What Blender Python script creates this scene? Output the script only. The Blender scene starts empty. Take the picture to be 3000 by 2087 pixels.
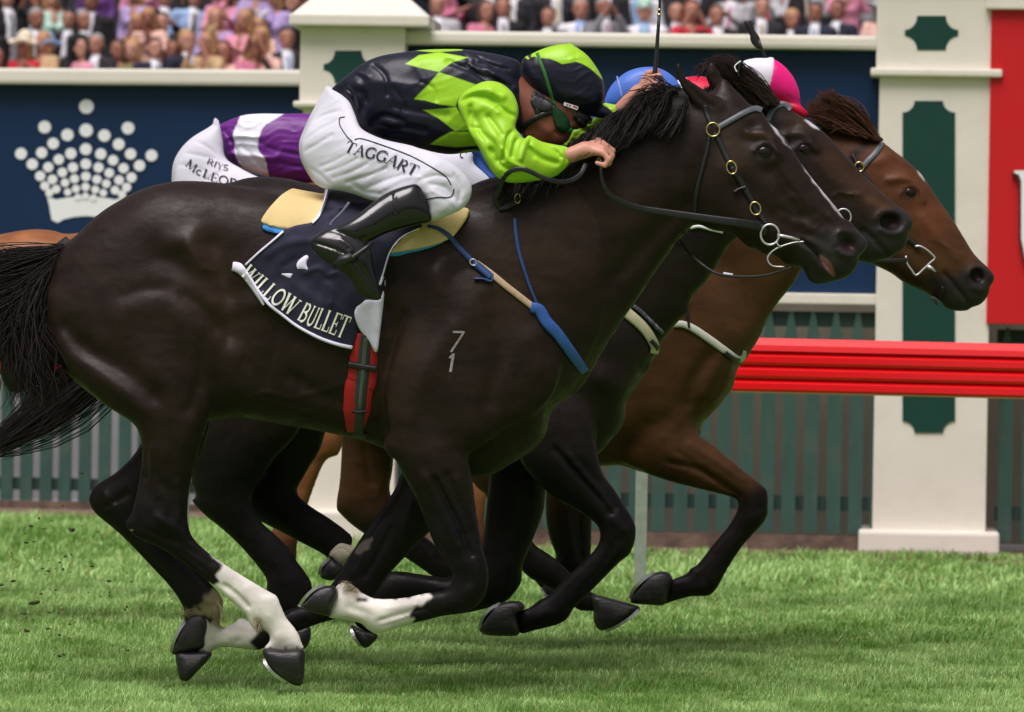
import bpy, bmesh, math, random
import numpy as np
from mathutils import Vector, Matrix
from mathutils.bvhtree import BVHTree
from mathutils import geometry as mgeo
random.seed(7); RNG = np.random.default_rng(7)
SC = bpy.context.scene
COL = SC.collection
# ------------------------------------------------------------------ camera
FPX = 14640.0                       # focal length in photograph pixels (3000 wide)
CAM = np.array([0.0, -16.0, 1.155])
PITCH = -60.5 / FPX
ROLL = 0.016
_r0 = np.array([1.0, 0, 0]); _f = np.array([0, math.cos(PITCH), math.sin(PITCH)])
_u0 = np.cross(_r0, _f)
_R = math.cos(ROLL) * _r0 + math.sin(ROLL) * _u0
_U = -math.sin(ROLL) * _r0 + math.cos(ROLL) * _u0
cd = bpy.data.cameras.new("camera"); cam = bpy.data.objects.new("camera", cd); COL.objects.link(cam)
cam.matrix_world = Matrix(((_R[0], _U[0], -_f[0], CAM[0]), (_R[1], _U[1], -_f[1], CAM[1]), (_R[2], _U[2], -_f[2], CAM[2]), (0, 0, 0, 1)))
cd.sensor_width = 36.0; cd.lens = FPX / 3000.0 * 36.0; cd.clip_start = 0.5; cd.clip_end = 600
cd.dof.use_dof = True; cd.dof.focus_distance = 16.4; cd.dof.aperture_fstop = 6.4
SC.camera = cam
# ------------------------------------------------------------------ light
SUN_EL, SUN_AZ = math.radians(64), math.radians(202)     # azimuth: direction the light comes from, clockwise from +Y
w = bpy.data.worlds.new("World"); SC.world = w; w.use_nodes = True
nt = w.node_tree; bg = nt.nodes["Background"]
sky = nt.nodes.new("ShaderNodeTexSky"); sky.sky_type = 'NISHITA'; sky.sun_disc = False
sky.sun_elevation = SUN_EL; sky.sun_rotation = SUN_AZ; sky.dust_density = 6.0; sky.air_density = 1.0; sky.ozone_density = 1.0
hs = nt.nodes.new("ShaderNodeHueSaturation"); hs.inputs['Saturation'].default_value = 0.22
nt.links.new(sky.outputs[0], hs.inputs['Color']); tn = nt.nodes.new("ShaderNodeMix"); tn.data_type = 'RGBA'; tn.blend_type = 'MULTIPLY'; tn.inputs['Factor'].default_value = 1.0; tn.inputs['B'].default_value = (1.03, 0.955, 0.99, 1)
nt.links.new(hs.outputs[0], tn.inputs['A']); nt.links.new(tn.outputs['Result'], bg.inputs[0])
bg.inputs[1].default_value = 0.080
sl = bpy.data.lights.new("sun", 'SUN'); so = bpy.data.objects.new("sun", sl); COL.objects.link(so)
sl.energy = 2.7; sl.angle = math.radians(36); sl.color = (1.0, 0.935, 0.93)
so.rotation_euler = (math.radians(90) - SUN_EL, 0, -SUN_AZ + math.pi)
_sd = Vector((math.sin(SUN_AZ) * math.cos(SUN_EL), math.cos(SUN_AZ) * math.cos(SUN_EL), math.sin(SUN_EL)))
so.rotation_euler = _sd.to_track_quat('Z', 'Y').to_euler()
vs = SC.view_settings; vs.view_transform = 'Standard'; vs.look = 'None'; vs.gamma = 1.0; vs.use_curve_mapping = False
vs.exposure = 0.08
# ------------------------------------------------------------------ pixel -> world
REG = dict(A=(0, 0, 2.281), B=(850, 0, 2.281), C=(1700, 0, 2.281), E=(0, 500, 2.281), F=(650, 500, 2.281), G=(1500, 500, 2.281),
           H=(2000, 500, 2.281), I=(0, 1200, 2.281), J=(500, 1300, 2.281), K=(1300, 1200, 2.281), L=(2000, 1300, 2.281),
           D=(2200, 0, 2.8513), M=(1960, 180, 3.2586), N=(2100, 440, 3.8946), O=(1100, 1050, 2.8513), Q=(350, 1100, 2.8513),
           R=(450, 1600, 3.8017), S=(0, 640, 2.102), T=(2750, 0, 2.128), U=(1300, 50, 3.8017), P=(0, 0, 1.0))
def Z(s):
    """points measured in the photograph: a letter names the enlarged region they were read from"""
    out = []; r = REG['P']
    for t in s.split():
        if t[0].isalpha(): r = REG[t[0]]; t = t[1:]
        x, y = t.split(',')[:2]
        out.append((r[0] + float(x) / r[2], r[1] + float(y) / r[2]))
    return np.array(out)
def W(p, Y):
    p = np.atleast_2d(np.asarray(p, float))
    d = _f[None] + _R[None] * ((p[:, :1] - 1500) / FPX) + _U[None] * ((1043.5 - p[:, 1:2]) / FPX)
    t = (np.asarray(Y) - CAM[1]) / d[:, 1]
    return CAM[None] + d * np.reshape(t, (-1, 1))
def W1(px, py, Y): return W([(px, py)], Y)[0]
def WtoP(P):
    d = np.asarray(P) - CAM[None]
    zf = d @ _f
    return np.stack([1500 + FPX * (d @ _R) / zf, 1043.5 - FPX * (d @ _U) / zf], 1)
def spl(P, closed=True, n=6):
    P = np.asarray(P, float); m = len(P); out = []
    rng = range(m) if closed else range(m - 1)
    for i in rng:
        if closed: a, b, c, d = P[i - 1], P[i], P[(i + 1) % m], P[(i + 2) % m]
        else: a, b, c, d = P[max(i - 1, 0)], P[i], P[i + 1], P[min(i + 2, m - 1)]
        for k in range(n):
            t = k / n
            out.append(0.5 * ((2 * b) + (-a + c) * t + (2 * a - 5 * b + 4 * c - d) * t * t + (-a + 3 * b - 3 * c + d) * t ** 3))
    if not closed: out.append(P[-1])
    return np.array(out)
# ------------------------------------------------------------------ tags and objects
def tag(o, label=None, cat=None, group=None, kind=None):
    if label: o['label'] = label
    if cat: o['category'] = cat
    if group: o['group'] = group
    if kind: o['kind'] = kind
    return o
def wloc(o):
    v = np.zeros(3)
    while o is not None: v = v + np.array(o.location); o = o.parent
    return v
def empty(name, loc, label, cat, group=None):
    o = bpy.data.objects.new(name, None); COL.objects.link(o); o.location = loc; o.empty_display_size = 0.1
    return tag(o, label, cat, group)
def mk(name, V, Fc, mat, parent=None, loc=None, smooth=True, colors=None, local=False):
    """link vertices (world coordinates) as one mesh object"""
    V = np.asarray(V, dtype=np.float64).reshape(-1, 3)
    me = bpy.data.meshes.new(name)
    org = wloc(parent) if parent is not None else (np.array(loc, float) if loc is not None else np.zeros(3))
    if local: org = np.zeros(3)
    V = V - org[None]
    if isinstance(Fc, np.ndarray) and Fc.ndim == 2 and len(Fc):
        k = Fc.shape[1]; n = len(Fc)
        me.vertices.add(len(V)); me.vertices.foreach_set('co', V.astype(np.float32).ravel())
        me.loops.add(n * k); me.loops.foreach_set('vertex_index', Fc.astype(np.int32).ravel())
        me.polygons.add(n); me.polygons.foreach_set('loop_start', np.arange(0, n * k, k, dtype=np.int32))
        me.update(calc_edges=True); me.validate()
    else:
        me.from_pydata([tuple(v) for v in V], [], [tuple(int(i) for i in f) for f in Fc]); me.update()
    if smooth is True: me.polygons.foreach_set('use_smooth', np.ones(len(me.polygons), dtype=bool))
    if colors is not None:
        ca = me.color_attributes.new("Col", 'FLOAT_COLOR', 'POINT')
        c4 = np.ones((len(V), 4), np.float32); c4[:, :3] = colors
        ca.data.foreach_set('color', c4.ravel())
    if mat is not None: me.materials.append(mat)
    o = bpy.data.objects.new(name, me); COL.objects.link(o)
    if parent is not None: o.parent = parent
    elif loc is not None and not local: o.location = loc
    return o
class MB:
    """collects simple shapes as one mesh"""
    def __init__(s): s.v = []; s.f = []
    def add(s, V, Fc):
        n = len(s.v); s.v += [tuple(v) for v in V]; s.f += [tuple(i + n for i in f) for f in Fc]; return s
    def box(s, c, sz, M=None, bev=0.0):
        c = np.array(c, float); h = np.array(sz, float) / 2
        if bev <= 0:
            V = np.array([(x, y, z) for x in (-1, 1) for y in (-1, 1) for z in (-1, 1)], float) * h
            Fc = [(0, 1, 3, 2), (4, 6, 7, 5), (0, 4, 5, 1), (2, 3, 7, 6), (0, 2, 6, 4), (1, 5, 7, 3)]
        else:
            bm = bmesh.new(); bmesh.ops.create_cube(bm, size=1.0)
            for v in bm.verts: v.co = Vector((v.co.x * 2 * h[0], v.co.y * 2 * h[1], v.co.z * 2 * h[2]))
            bmesh.ops.bevel(bm, geom=list(bm.edges), offset=bev, segments=2, profile=0.6, affect='EDGES')
            V = np.array([v.co[:] for v in bm.verts]); bm.verts.index_update()
            Fc = [tuple(v.index for v in f.verts) for f in bm.faces]; bm.free()
        if M is not None: V = V @ np.array(M).T
        return s.add(V + c, Fc)
    def tube(s, pts, rad, n=8, flat=1.0, cap=True):
        pts = np.array(pts, float); m = len(pts); rad = np.broadcast_to(np.asarray(rad, float), (m,))
        tg = np.gradient(pts, axis=0); tg /= (np.linalg.norm(tg, axis=1, keepdims=True) + 1e-9)
        up = np.array([0.13, -0.99, 0.05]); V = []
        for i in range(m):
            a = np.cross(tg[i], up); a /= np.linalg.norm(a) + 1e-9; b = np.cross(tg[i], a)
            for k in range(n):
                t = 2 * math.pi * k / n
                V.append(pts[i] + rad[i] * (a * math.cos(t) + b * math.sin(t) * flat))
        Fc = [(i * n + k, i * n + (k + 1) % n, (i + 1) * n + (k + 1) % n, (i + 1) * n + k) for i in range(m - 1) for k in range(n)]
        if cap: Fc += [tuple(range(n))[::-1], tuple((m - 1) * n + k for k in range(n))]
        return s.add(V, Fc)
    def prism(s, poly, dvec):
        """polygon (n,3) extruded by dvec"""
        poly = np.array(poly, float); n = len(poly); d = np.array(dvec, float)
        return s.add(list(poly) + list(poly + d), [tuple(range(n)), tuple(range(2 * n - 1, n - 1, -1))] + [(i, i + n, (i + 1) % n + n, (i + 1) % n) for i in range(n)])
    def build(s, name, mat, parent=None, loc=None, smooth=False, local=False):
        o = mk(name, s.v, s.f, mat, parent, loc, smooth=smooth, local=local)
        bm = bmesh.new(); bm.from_mesh(o.data); bmesh.ops.recalc_face_normals(bm, faces=bm.faces); bm.to_mesh(o.data); bm.free()
        return o
# ------------------------------------------------------------------ materials
def lin(r, g, b):
    f = lambda c: (c / 255 / 12.92) if c / 255 <= 0.04045 else ((c / 255 + 0.055) / 1.055) ** 2.4
    return (f(r), f(g), f(b))
def mat(name, col=(0.5, 0.5, 0.5), rough=0.5, metal=0.0, attr=False, var=0.0, vscale=8.0, bump=0.0, bscale=60.0, bdist=0.01, sheen=0.0,
        spec=0.5, coat=0.0, stretch=None, dirt=None, dirt_scale=3.0, dirt_amt=0.3, sss=0.0, bump2=None, rvar=0.0):
    m = bpy.data.materials.new(name); m.use_nodes = True; t = m.node_tree; b = t.nodes["Principled BSDF"]
    b.inputs['Roughness'].default_value = rough; b.inputs['Metallic'].default_value = metal
    b.inputs['Specular IOR Level'].default_value = spec; b.inputs['Sheen Weight'].default_value = sheen; b.inputs['Sheen Roughness'].default_value = 0.4
    b.inputs['Coat Weight'].default_value = coat; b.inputs['Coat Roughness'].default_value = 0.15
    if sss: b.inputs['Subsurface Weight'].default_value = sss; b.inputs['Subsurface Radius'].default_value = (0.01, 0.004, 0.002); b.inputs['Subsurface Scale'].default_value = 0.6
    tc = t.nodes.new("ShaderNodeTexCoord"); src = tc.outputs['Object']
    if stretch:
        mp = t.nodes.new("ShaderNodeMapping"); mp.inputs['Scale'].default_value = stretch; t.links.new(src, mp.inputs[0]); src = mp.outputs[0]
    if attr:
        a = t.nodes.new("ShaderNodeAttribute"); a.attribute_name = "Col"; cs = a.outputs['Color']
    else:
        a = t.nodes.new("ShaderNodeRGB"); a.outputs[0].default_value = (*col, 1); cs = a.outputs[0]
    if var > 0:
        n = t.nodes.new("ShaderNodeTexNoise"); n.inputs['Scale'].default_value = vscale; n.inputs['Detail'].default_value = 6; t.links.new(src, n.inputs['Vector'])
        mr = t.nodes.new("ShaderNodeMapRange"); mr.inputs[1].default_value = 0.3; mr.inputs[2].default_value = 0.7
        mr.inputs[3].default_value = 1 - var; mr.inputs[4].default_value = 1 + var; t.links.new(n.outputs[0], mr.inputs[0])
        mx = t.nodes.new("ShaderNodeVectorMath"); mx.operation = 'SCALE'; t.links.new(cs, mx.inputs[0]); t.links.new(mr.outputs[0], mx.inputs['Scale']); cs = mx.outputs[0]
    if dirt:
        n = t.nodes.new("ShaderNodeTexNoise"); n.inputs['Scale'].default_value = dirt_scale; n.inputs['Detail'].default_value = 8; n.inputs['Roughness'].default_value = 0.7
        t.links.new(tc.outputs['Object'], n.inputs['Vector'])
        mr = t.nodes.new("ShaderNodeMapRange"); mr.inputs[1].default_value = 0.5; mr.inputs[2].default_value = 0.75; mr.inputs[4].default_value = dirt_amt; t.links.new(n.outputs[0], mr.inputs[0])
        mx = t.nodes.new("ShaderNodeMix"); mx.data_type = 'RGBA'; t.links.new(mr.outputs[0], mx.inputs['Factor']); t.links.new(cs, mx.inputs['A']); mx.inputs['B'].default_value = (*dirt, 1); cs = mx.outputs['Result']
    t.links.new(cs, b.inputs['Base Color'])
    if rvar > 0:
        n = t.nodes.new("ShaderNodeTexNoise"); n.inputs['Scale'].default_value = 14; n.inputs['Detail'].default_value = 7; n.inputs['Roughness'].default_value = 0.65; t.links.new(src, n.inputs['Vector'])
        mr = t.nodes.new("ShaderNodeMapRange"); mr.inputs[1].default_value = 0.32; mr.inputs[2].default_value = 0.68; mr.inputs[3].default_value = rough - rvar; mr.inputs[4].default_value = rough + rvar; t.links.new(n.outputs[0], mr.inputs[0]); t.links.new(mr.outputs[0], b.inputs['Roughness'])
    if bump > 0:
        n = t.nodes.new("ShaderNodeTexNoise"); n.inputs['Scale'].default_value = bscale; n.inputs['Detail'].default_value = 4; t.links.new(src, n.inputs['Vector'])
        bp = t.nodes.new("ShaderNodeBump"); bp.inputs['Strength'].default_value = bump; bp.inputs['Distance'].default_value = bdist
        t.links.new(n.outputs[0], bp.inputs['Height']); last = bp
        if bump2:
            n2 = t.nodes.new("ShaderNodeTexNoise"); n2.inputs['Scale'].default_value = bump2[1]; n2.inputs['Detail'].default_value = 3; t.links.new(tc.outputs['Object'], n2.inputs['Vector'])
            b2 = t.nodes.new("ShaderNodeBump"); b2.inputs['Strength'].default_value = bump2[0]; b2.inputs['Distance'].default_value = bump2[2]
            t.links.new(n2.outputs[0], b2.inputs['Height']); t.links.new(bp.outputs[0], b2.inputs['Normal']); last = b2
        t.links.new(last.outputs[0], b.inputs['Normal'])
    return m
# ------------------------------------------------------------------ implicit bodies
def sd_poly(P, X, Zc):
    """signed distance to a closed polygon, positive inside"""
    d2 = np.full(X.shape, 1e9, np.float32); ins = np.zeros(X.shape, bool); n = len(P)
    for i in range(n):
        ax, az = P[i]; bx, bz = P[(i + 1) % n]; ex, ez = bx - ax, bz - az; L = ex * ex + ez * ez
        if L < 1e-14: continue
        wx = X - ax; wz = Zc - az; t = np.clip((wx * ex + wz * ez) / L, 0, 1)
        dx = wx - ex * t; dz = wz - ez * t; np.minimum(d2, dx * dx + dz * dz, out=d2)
        c = (az > Zc) != (bz > Zc)
        if c.any():
            with np.errstate(divide='ignore', invalid='ignore'): xi = ax + ex * (Zc - az) / ez
            ins ^= c & (X < xi)
    d = np.sqrt(d2); return np.where(ins, d, -d)
def sd_line(P, X, Zc):
    d2 = np.full(X.shape, 1e9, np.float32)
    if len(P) == 1: return np.hypot(X - P[0][0], Zc - P[0][1])
    for i in range(len(P) - 1):
        ax, az = P[i]; bx, bz = P[i + 1]; ex, ez = bx - ax, bz - az; L = ex * ex + ez * ez + 1e-12
        wx = X - ax; wz = Zc - az; t = np.clip((wx * ex + wz * ez) / L, 0, 1)
        dx = wx - ex * t; dz = wz - ez * t; np.minimum(d2, dx * dx + dz * dz, out=d2)
    return np.sqrt(d2)
def bil(G, fx, fz):
    nx, nz = G.shape; fx = np.clip(fx, 0, nx - 1.001); fz = np.clip(fz, 0, nz - 1.001)
    ix = fx.astype(int); iz = fz.astype(int); tx = fx - ix; tz = fz - iz
    return (G[ix, iz] * (1 - tx) * (1 - tz) + G[ix + 1, iz] * tx * (1 - tz) + G[ix, iz + 1] * (1 - tx) * tz + G[ix + 1, iz + 1] * tx * tz)
def inflate_u(P, X, Zc, h):
    """smooth inflation height squared (Poisson) with an exact zero crossing on the outline"""
    D = sd_poly(P, X, Zc)
    x0, x1, z0, z1 = P[:, 0].min(), P[:, 0].max(), P[:, 1].min(), P[:, 1].max()
    hc = max(max(x1 - x0, z1 - z0) / 110, h)
    gx = np.arange(x0 - 3 * hc, x1 + 3 * hc, hc); gz = np.arange(z0 - 3 * hc, z1 + 3 * hc, hc)
    GX, GZ = np.meshgrid(gx, gz, indexing='ij'); Dc = sd_poly(P, GX, GZ); m = Dc > 0.35 * hc
    u = np.where(m, Dc * Dc, 0.0); II, JJ = np.indices(u.shape); red = ((II + JJ) % 2 == 0) & m; blk = ((II + JJ) % 2 == 1) & m
    for it in range(260):
        for mm in (red, blk):
            av = np.zeros_like(u); av[1:-1, 1:-1] = 0.25 * (u[2:, 1:-1] + u[:-2, 1:-1] + u[1:-1, 2:] + u[1:-1, :-2]) + hc * hc
            u[mm] += 1.88 * (av[mm] - u[mm])
    ok = Dc > 1.3 * hc; g = np.where(ok, u / np.maximum(Dc, 1e-6), 0.0); wgt = ok.astype(float)
    for it in range(14):
        gs = np.zeros_like(g); ws = np.zeros_like(g)
        for dx, dz in ((1, 0), (-1, 0), (0, 1), (0, -1)):
            gs += np.roll(g * wgt, (dx, dz), (0, 1)); ws += np.roll(wgt, (dx, dz), (0, 1))
        new = (wgt == 0) & (ws > 0); g[new] = gs[new] / ws[new]; wgt[new] = 1
    gmin = g[wgt > 0].min() if (wgt > 0).any() else 0.01; g[wgt == 0] = gmin
    G = bil(g, (X - gx[0]) / hc, (Zc - gz[0]) / hc)
    return D * G, D
def sminf(a, b, k):
    if k <= 0: return np.minimum(a, b)
    hh = np.clip(0.5 + 0.5 * (b - a) / k, 0, 1); return b + (a - b) * hh - k * hh * (1 - hh)
class Body:
    """implicit solid: outlines traced in the photograph inflated at their own depth, plus tapered limbs"""
    def __init__(s, Y, lo, hi, h):
        s.Y = Y; s.h = h; s.lo = np.array(lo, float); s.hi = np.array(hi, float)
        s.n = np.ceil((s.hi - s.lo) / h).astype(int) + 1
        s.F = np.full(tuple(s.n), 0.2, np.float32)
        s.ax = [s.lo[i] + h * np.arange(s.n[i]) for i in range(3)]
    def rngs(s, mn, mx):
        a = np.clip(np.floor((np.array(mn) - s.lo) / s.h).astype(int), 0, s.n - 1); b = np.clip(np.ceil((np.array(mx) - s.lo) / s.h).astype(int) + 1, 1, s.n)
        return a, b
    def layer(s, poly, sc, y=0.0, k=0.02, cap=None, relief=(), ymap=None, smooth=True, sub=False, pw=1.0, n=5, wr=None):
        """poly in pixels"""
        poly = Z(poly) if isinstance(poly, str) else np.asarray(poly)
        if smooth: poly = spl(poly, True, n)
        Yl = s.Y + (y if ymap is None else float(np.mean([q[2] for q in ymap])))
        P = W(poly, Yl)[:, [0, 2]]; pad = 0.06 + k
        mn = P.min(0) - pad; mx = P.max(0) + pad
        a, b = s.rngs((mn[0], s.lo[1], mn[1]), (mx[0], s.hi[1], mx[1]))
        X, Zc = np.meshgrid(s.ax[0][a[0]:b[0]], s.ax[2][a[2]:b[2]], indexing='ij')
        u, D = inflate_u(P, X, Zc, s.h)
        if pw != 1.0:
            um = max(u.max(), 1e-9); u = np.where(u > 0, um * (np.maximum(u, 1e-12) / um) ** pw, u)
        if cap: hh = np.sqrt(np.maximum(u, 0)) * sc; u = np.where(u > 0, (cap * np.tanh(hh / cap) / sc) ** 2, u)
        if relief:
            E = np.zeros_like(u)
            for (ln, wpx, amt) in relief:
                L = Z(ln) if isinstance(ln, str) else np.asarray(ln)
                if len(L) > 2: L = spl(L, False, 4)
                L = W(L, Yl)[:, [0, 2]]; wd = wpx / 900.0; E += amt * np.exp(-(sd_line(L, X, Zc) / wd) ** 2)
            E *= np.clip(D / 0.025, 0, 1)
            hh = np.sqrt(np.maximum(u, 0)) * sc; u = np.where(u > 0, (np.maximum(hh + E, 0.002) / sc) ** 2, u)
        if wr:
            amp, sc_, ang, seed = wr; ca, sa = math.cos(ang), math.sin(ang); a_ = (X * ca + Zc * sa) / sc_; b_ = (-X * sa + Zc * ca) / (sc_ * 0.42)
            r_ = np.random.default_rng(seed); E = np.zeros_like(u)
            for o_ in range(3):
                f_ = 1.7 ** o_; p1, p2, p3, p4 = r_.uniform(0, 6.28, 4)
                wx = a_ * f_ + 0.8 * np.sin(b_ * 0.45 * f_ + p1) + 0.6 * np.sin((a_ + b_ * .3) * 0.9 * f_ + p3); wz = b_ * f_ + 1.1 * np.sin(a_ * 0.7 * f_ + p2) + 0.5 * np.sin(b_ * .6 * f_ + p4)
                E += (1 - np.abs(np.sin(wz + 0.7 * np.sin(wx)))) ** 2 * (0.5 + 0.5 * np.sin(wx * 0.6 + p2)) / f_
            E = amp * (E - 0.45) * np.clip(D / 0.02, 0, 1); hh = np.sqrt(np.maximum(u, 0)) * sc; u = np.where(u > 0, (np.maximum(hh + E, 0.002) / sc) ** 2, u)
        if ymap is None: yc = np.full_like(X, s.Y + y)
        else:
            num = np.zeros_like(X); den = np.zeros_like(X)
            for (px, py, yo) in ymap:
                q = W1(px, py, s.Y); d = 1.0 / ((X - q[0]) ** 2 + (Zc - q[2]) ** 2 + 1e-4) ** 1.5; num += d * yo; den += d
            yc = s.Y + num / den
        gx, gz = np.gradient(u, s.h); g2 = np.minimum(gx * gx + gz * gz, 9.0)
        Yv = s.ax[1][None, :, None]; yy = (Yv - yc[:, None, :]) / sc
        y_ = np.abs(yy) * sc; c_ = (np.sqrt(g2) * sc * sc)[:, None, :]; h_ = (np.sqrt(np.maximum(u, 0)) * sc)[:, None, :]; Do = np.minimum(D, 0)[:, None, :]
        f = ((y_ - h_) * (y_ + h_) + np.maximum(-u, 0)[:, None, :] * sc * sc) / np.sqrt((y_ + h_) ** 2 + c_ * c_ + 1e-5)
        f = np.where(Do < 0, np.maximum(f, np.sqrt(Do * Do + y_ * y_) - 0.25 * c_), f).astype(np.float32)
        f = np.clip(f, -0.2, 0.2)
        V = s.F[a[0]:b[0], :, a[2]:b[2]]
        if sub: V[...] = np.maximum(V, -f)
        else: V[...] = sminf(V, f, k)
        return s
    def cap3(s, pts, k=0.01, flat=1.0, sub=False):
        """chain of (X,Y,Z,r) world points: tapered round limb"""
        pts = np.array(pts, float)
        for i in range(len(pts) - 1):
            A, B = pts[i], pts[i + 1]; r = max(A[3], B[3]) + k + 0.02
            a, b = s.rngs(np.minimum(A[:3], B[:3]) - r, np.maximum(A[:3], B[:3]) + r)
            if (b <= a).any(): continue
            X = s.ax[0][a[0]:b[0]][:, None, None]; Yv = s.ax[1][a[1]:b[1]][None, :, None]; Zc = s.ax[2][a[2]:b[2]][None, None, :]
            e = B[:3] - A[:3]; L = e @ e + 1e-12
            wx = X - A[0]; wy = (Yv - A[1]); wz = Zc - A[2]
            t = np.clip((wx * e[0] + wy * e[1] + wz * e[2]) / L, 0, 1)
            f = np.sqrt((wx - e[0] * t) ** 2 + ((wy - e[1] * t) / flat) ** 2 + (wz - e[2] * t) ** 2) - (A[3] + (B[3] - A[3]) * t)
            V = s.F[a[0]:b[0], a[1]:b[1], a[2]:b[2]]
            V[...] = np.maximum(V, -f) if sub else sminf(V, f.astype(np.float32), k)
        return s
    def capp(s, pts, k=0.01, flat=1.0, sub=False):
        """chain of (px,py,yoff,r_px)"""
        out = []
        for (px, py, yo, r) in pts:
            q = W1(px, py, s.Y + yo); out.append((q[0], q[1], q[2], r / FPX * (s.Y + yo - CAM[1])))
        return s.cap3(out, k, flat, sub)
    def ell(s, px, py, yo, r, k=0.01, rot=0.0, sub=False):
        """ellipsoid, radii metres (x,y,z), rot in the picture plane"""
        q = W1(px, py, s.Y + yo); R = max(r) + k + 0.02; a, b = s.rngs(q - R, q + R)
        X = s.ax[0][a[0]:b[0]][:, None, None] - q[0]; Yv = s.ax[1][a[1]:b[1]][None, :, None] - q[1]; Zc = s.ax[2][a[2]:b[2]][None, None, :] - q[2]
        c, sn = math.cos(rot), math.sin(rot); xr = X * c + Zc * sn; zr = -X * sn + Zc * c
        k0 = np.sqrt((xr / r[0]) ** 2 + (Yv / r[1]) ** 2 + (zr / r[2]) ** 2); k1 = np.sqrt((xr / r[0] ** 2) ** 2 + (Yv / r[1] ** 2) ** 2 + (zr / r[2] ** 2) ** 2) + 1e-9
        f = (k0 * (k0 - 1) / k1).astype(np.float32); V = s.F[a[0]:b[0], a[1]:b[1], a[2]:b[2]]
        if sub:
            hh = np.clip(0.5 + 0.5 * (-f - V) / max(k, 1e-6) * -1, 0, 1); V[...] = -sminf(-V, f, k)
        else: V[...] = sminf(V, f, k)
        return s
    def surf(s, F=None):
        F = s.F if F is None else F
        F = F.copy(); F[0] = F[-1] = 0.1; F[:, 0] = F[:, -1] = 0.1; F[:, :, 0] = F[:, :, -1] = 0.1
        I = F < 0; nx, ny, nz = F.shape
        c = np.zeros((nx - 1, ny - 1, nz - 1), np.int8)
        for dx in (0, 1):
            for dy in (0, 1):
                for dz in (0, 1): c += I[dx:nx - 1 + dx, dy:ny - 1 + dy, dz:nz - 1 + dz]
        idx = np.argwhere((c > 0) & (c < 8)); N = len(idx)
        if N == 0: return np.zeros((0, 3)), np.zeros((0, 4), int)
        vid = np.full(c.shape, -1, np.int32); vid[idx[:, 0], idx[:, 1], idx[:, 2]] = np.arange(N)
        cor = [(dx, dy, dz) for dx in (0, 1) for dy in (0, 1) for dz in (0, 1)]
        val = np.stack([F[idx[:, 0] + d[0], idx[:, 1] + d[1], idx[:, 2] + d[2]] for d in cor], 1).astype(np.float64)
        acc = np.zeros((N, 3)); cnt = np.zeros(N)
        for i in range(8):
            for j in range(i + 1, 8):
                di = np.array(cor[i]); dj = np.array(cor[j])
                if abs(di - dj).sum() != 1: continue
                cr = (val[:, i] < 0) != (val[:, j] < 0); t = np.where(cr, val[:, i] / np.where(cr, val[:, i] - val[:, j], 1), 0)
                p = di[None] + (dj - di)[None] * t[:, None]; acc += p * cr[:, None]; cnt += cr
        V = s.lo[None] + s.h * (idx + acc / cnt[:, None])
        Q = []
        for ax in range(3):
            sl0 = [slice(1, -1)] * 3; sl1 = [slice(1, -1)] * 3; sl0[ax] = slice(0, -1); sl1[ax] = slice(1, None)
            A = I[tuple(sl0)]; B = I[tuple(sl1)]; off = np.ones(3, int); off[ax] = 0
            for flip in (False, True):
                e = np.argwhere((A & ~B) if not flip else (~A & B)) + off
                if not len(e): continue
                o1, o2 = [(1, 2), (2, 0), (0, 1)][ax]; d1 = np.zeros(3, int); d1[o1] = 1; d2 = np.zeros(3, int); d2[o2] = 1
                q = np.stack([vid[tuple((e - d1 - d2).T)], vid[tuple((e - d2).T)], vid[tuple(e.T)], vid[tuple((e - d1).T)]], 1)
                Q.append(q if not flip else q[:, ::-1])
        return V, np.concatenate(Q)
def resample(g, b):
    ix = [(b.ax[i] - g.lo[i]) / g.h for i in range(3)]; ins = [(q >= 0) & (q <= g.n[i] - 1.001) for i, q in enumerate(ix)]
    out = np.full(tuple(b.n), 0.2, np.float32); sl = [np.where(q)[0] for q in ins]
    if any(len(q) == 0 for q in sl): return out
    i0 = [np.floor(ix[k][sl[k]]).astype(int) for k in range(3)]; t = [(ix[k][sl[k]] - i0[k]).astype(np.float32) for k in range(3)]
    G = g.F; G = G[i0[0]] * (1 - t[0])[:, None, None] + G[i0[0] + 1] * t[0][:, None, None]
    G = G[:, i0[1]] * (1 - t[1])[None, :, None] + G[:, i0[1] + 1] * t[1][None, :, None]; G = G[:, :, i0[2]] * (1 - t[2]) + G[:, :, i0[2] + 1] * t[2]
    out[np.ix_(*sl)] = G; return out
def carve(b, gs, m=0.006):
    # keep the covered parts of a body well inside the clothes that cover them
    G = resample(gs[0], b)
    for g in gs[1:]: G = np.minimum(G, resample(g, b))
    b.F = np.maximum(b.F, G + m)
def relax(V, Fq, it=2, lam=0.5):
    for _ in range(it):
        acc = np.zeros_like(V); cn = np.zeros(len(V))
        for i in range(4):
            a = Fq[:, i]; b = Fq[:, (i + 1) % 4]
            for k in range(3): acc[:, k] += np.bincount(a, V[b, k], len(V)) + np.bincount(b, V[a, k], len(V))
            cn += np.bincount(a, minlength=len(V)) + np.bincount(b, minlength=len(V))
        V = V + lam * (acc / np.maximum(cn, 1)[:, None] - V)
    return V
def inpoly(P, pts):
    P = Z(P) if isinstance(P, str) else np.asarray(P)
    x, y = pts[:, 0], pts[:, 1]; ins = np.zeros(len(pts), bool); n = len(P)
    for i in range(n):
        ax, ay = P[i]; bx, by = P[(i + 1) % n]; c = (ay > y) != (by > y)
        with np.errstate(divide='ignore', invalid='ignore'): xi = ax + (bx - ax) * (y - ay) / (by - ay)
        ins ^= c & (x < xi)
    return ins
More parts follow.
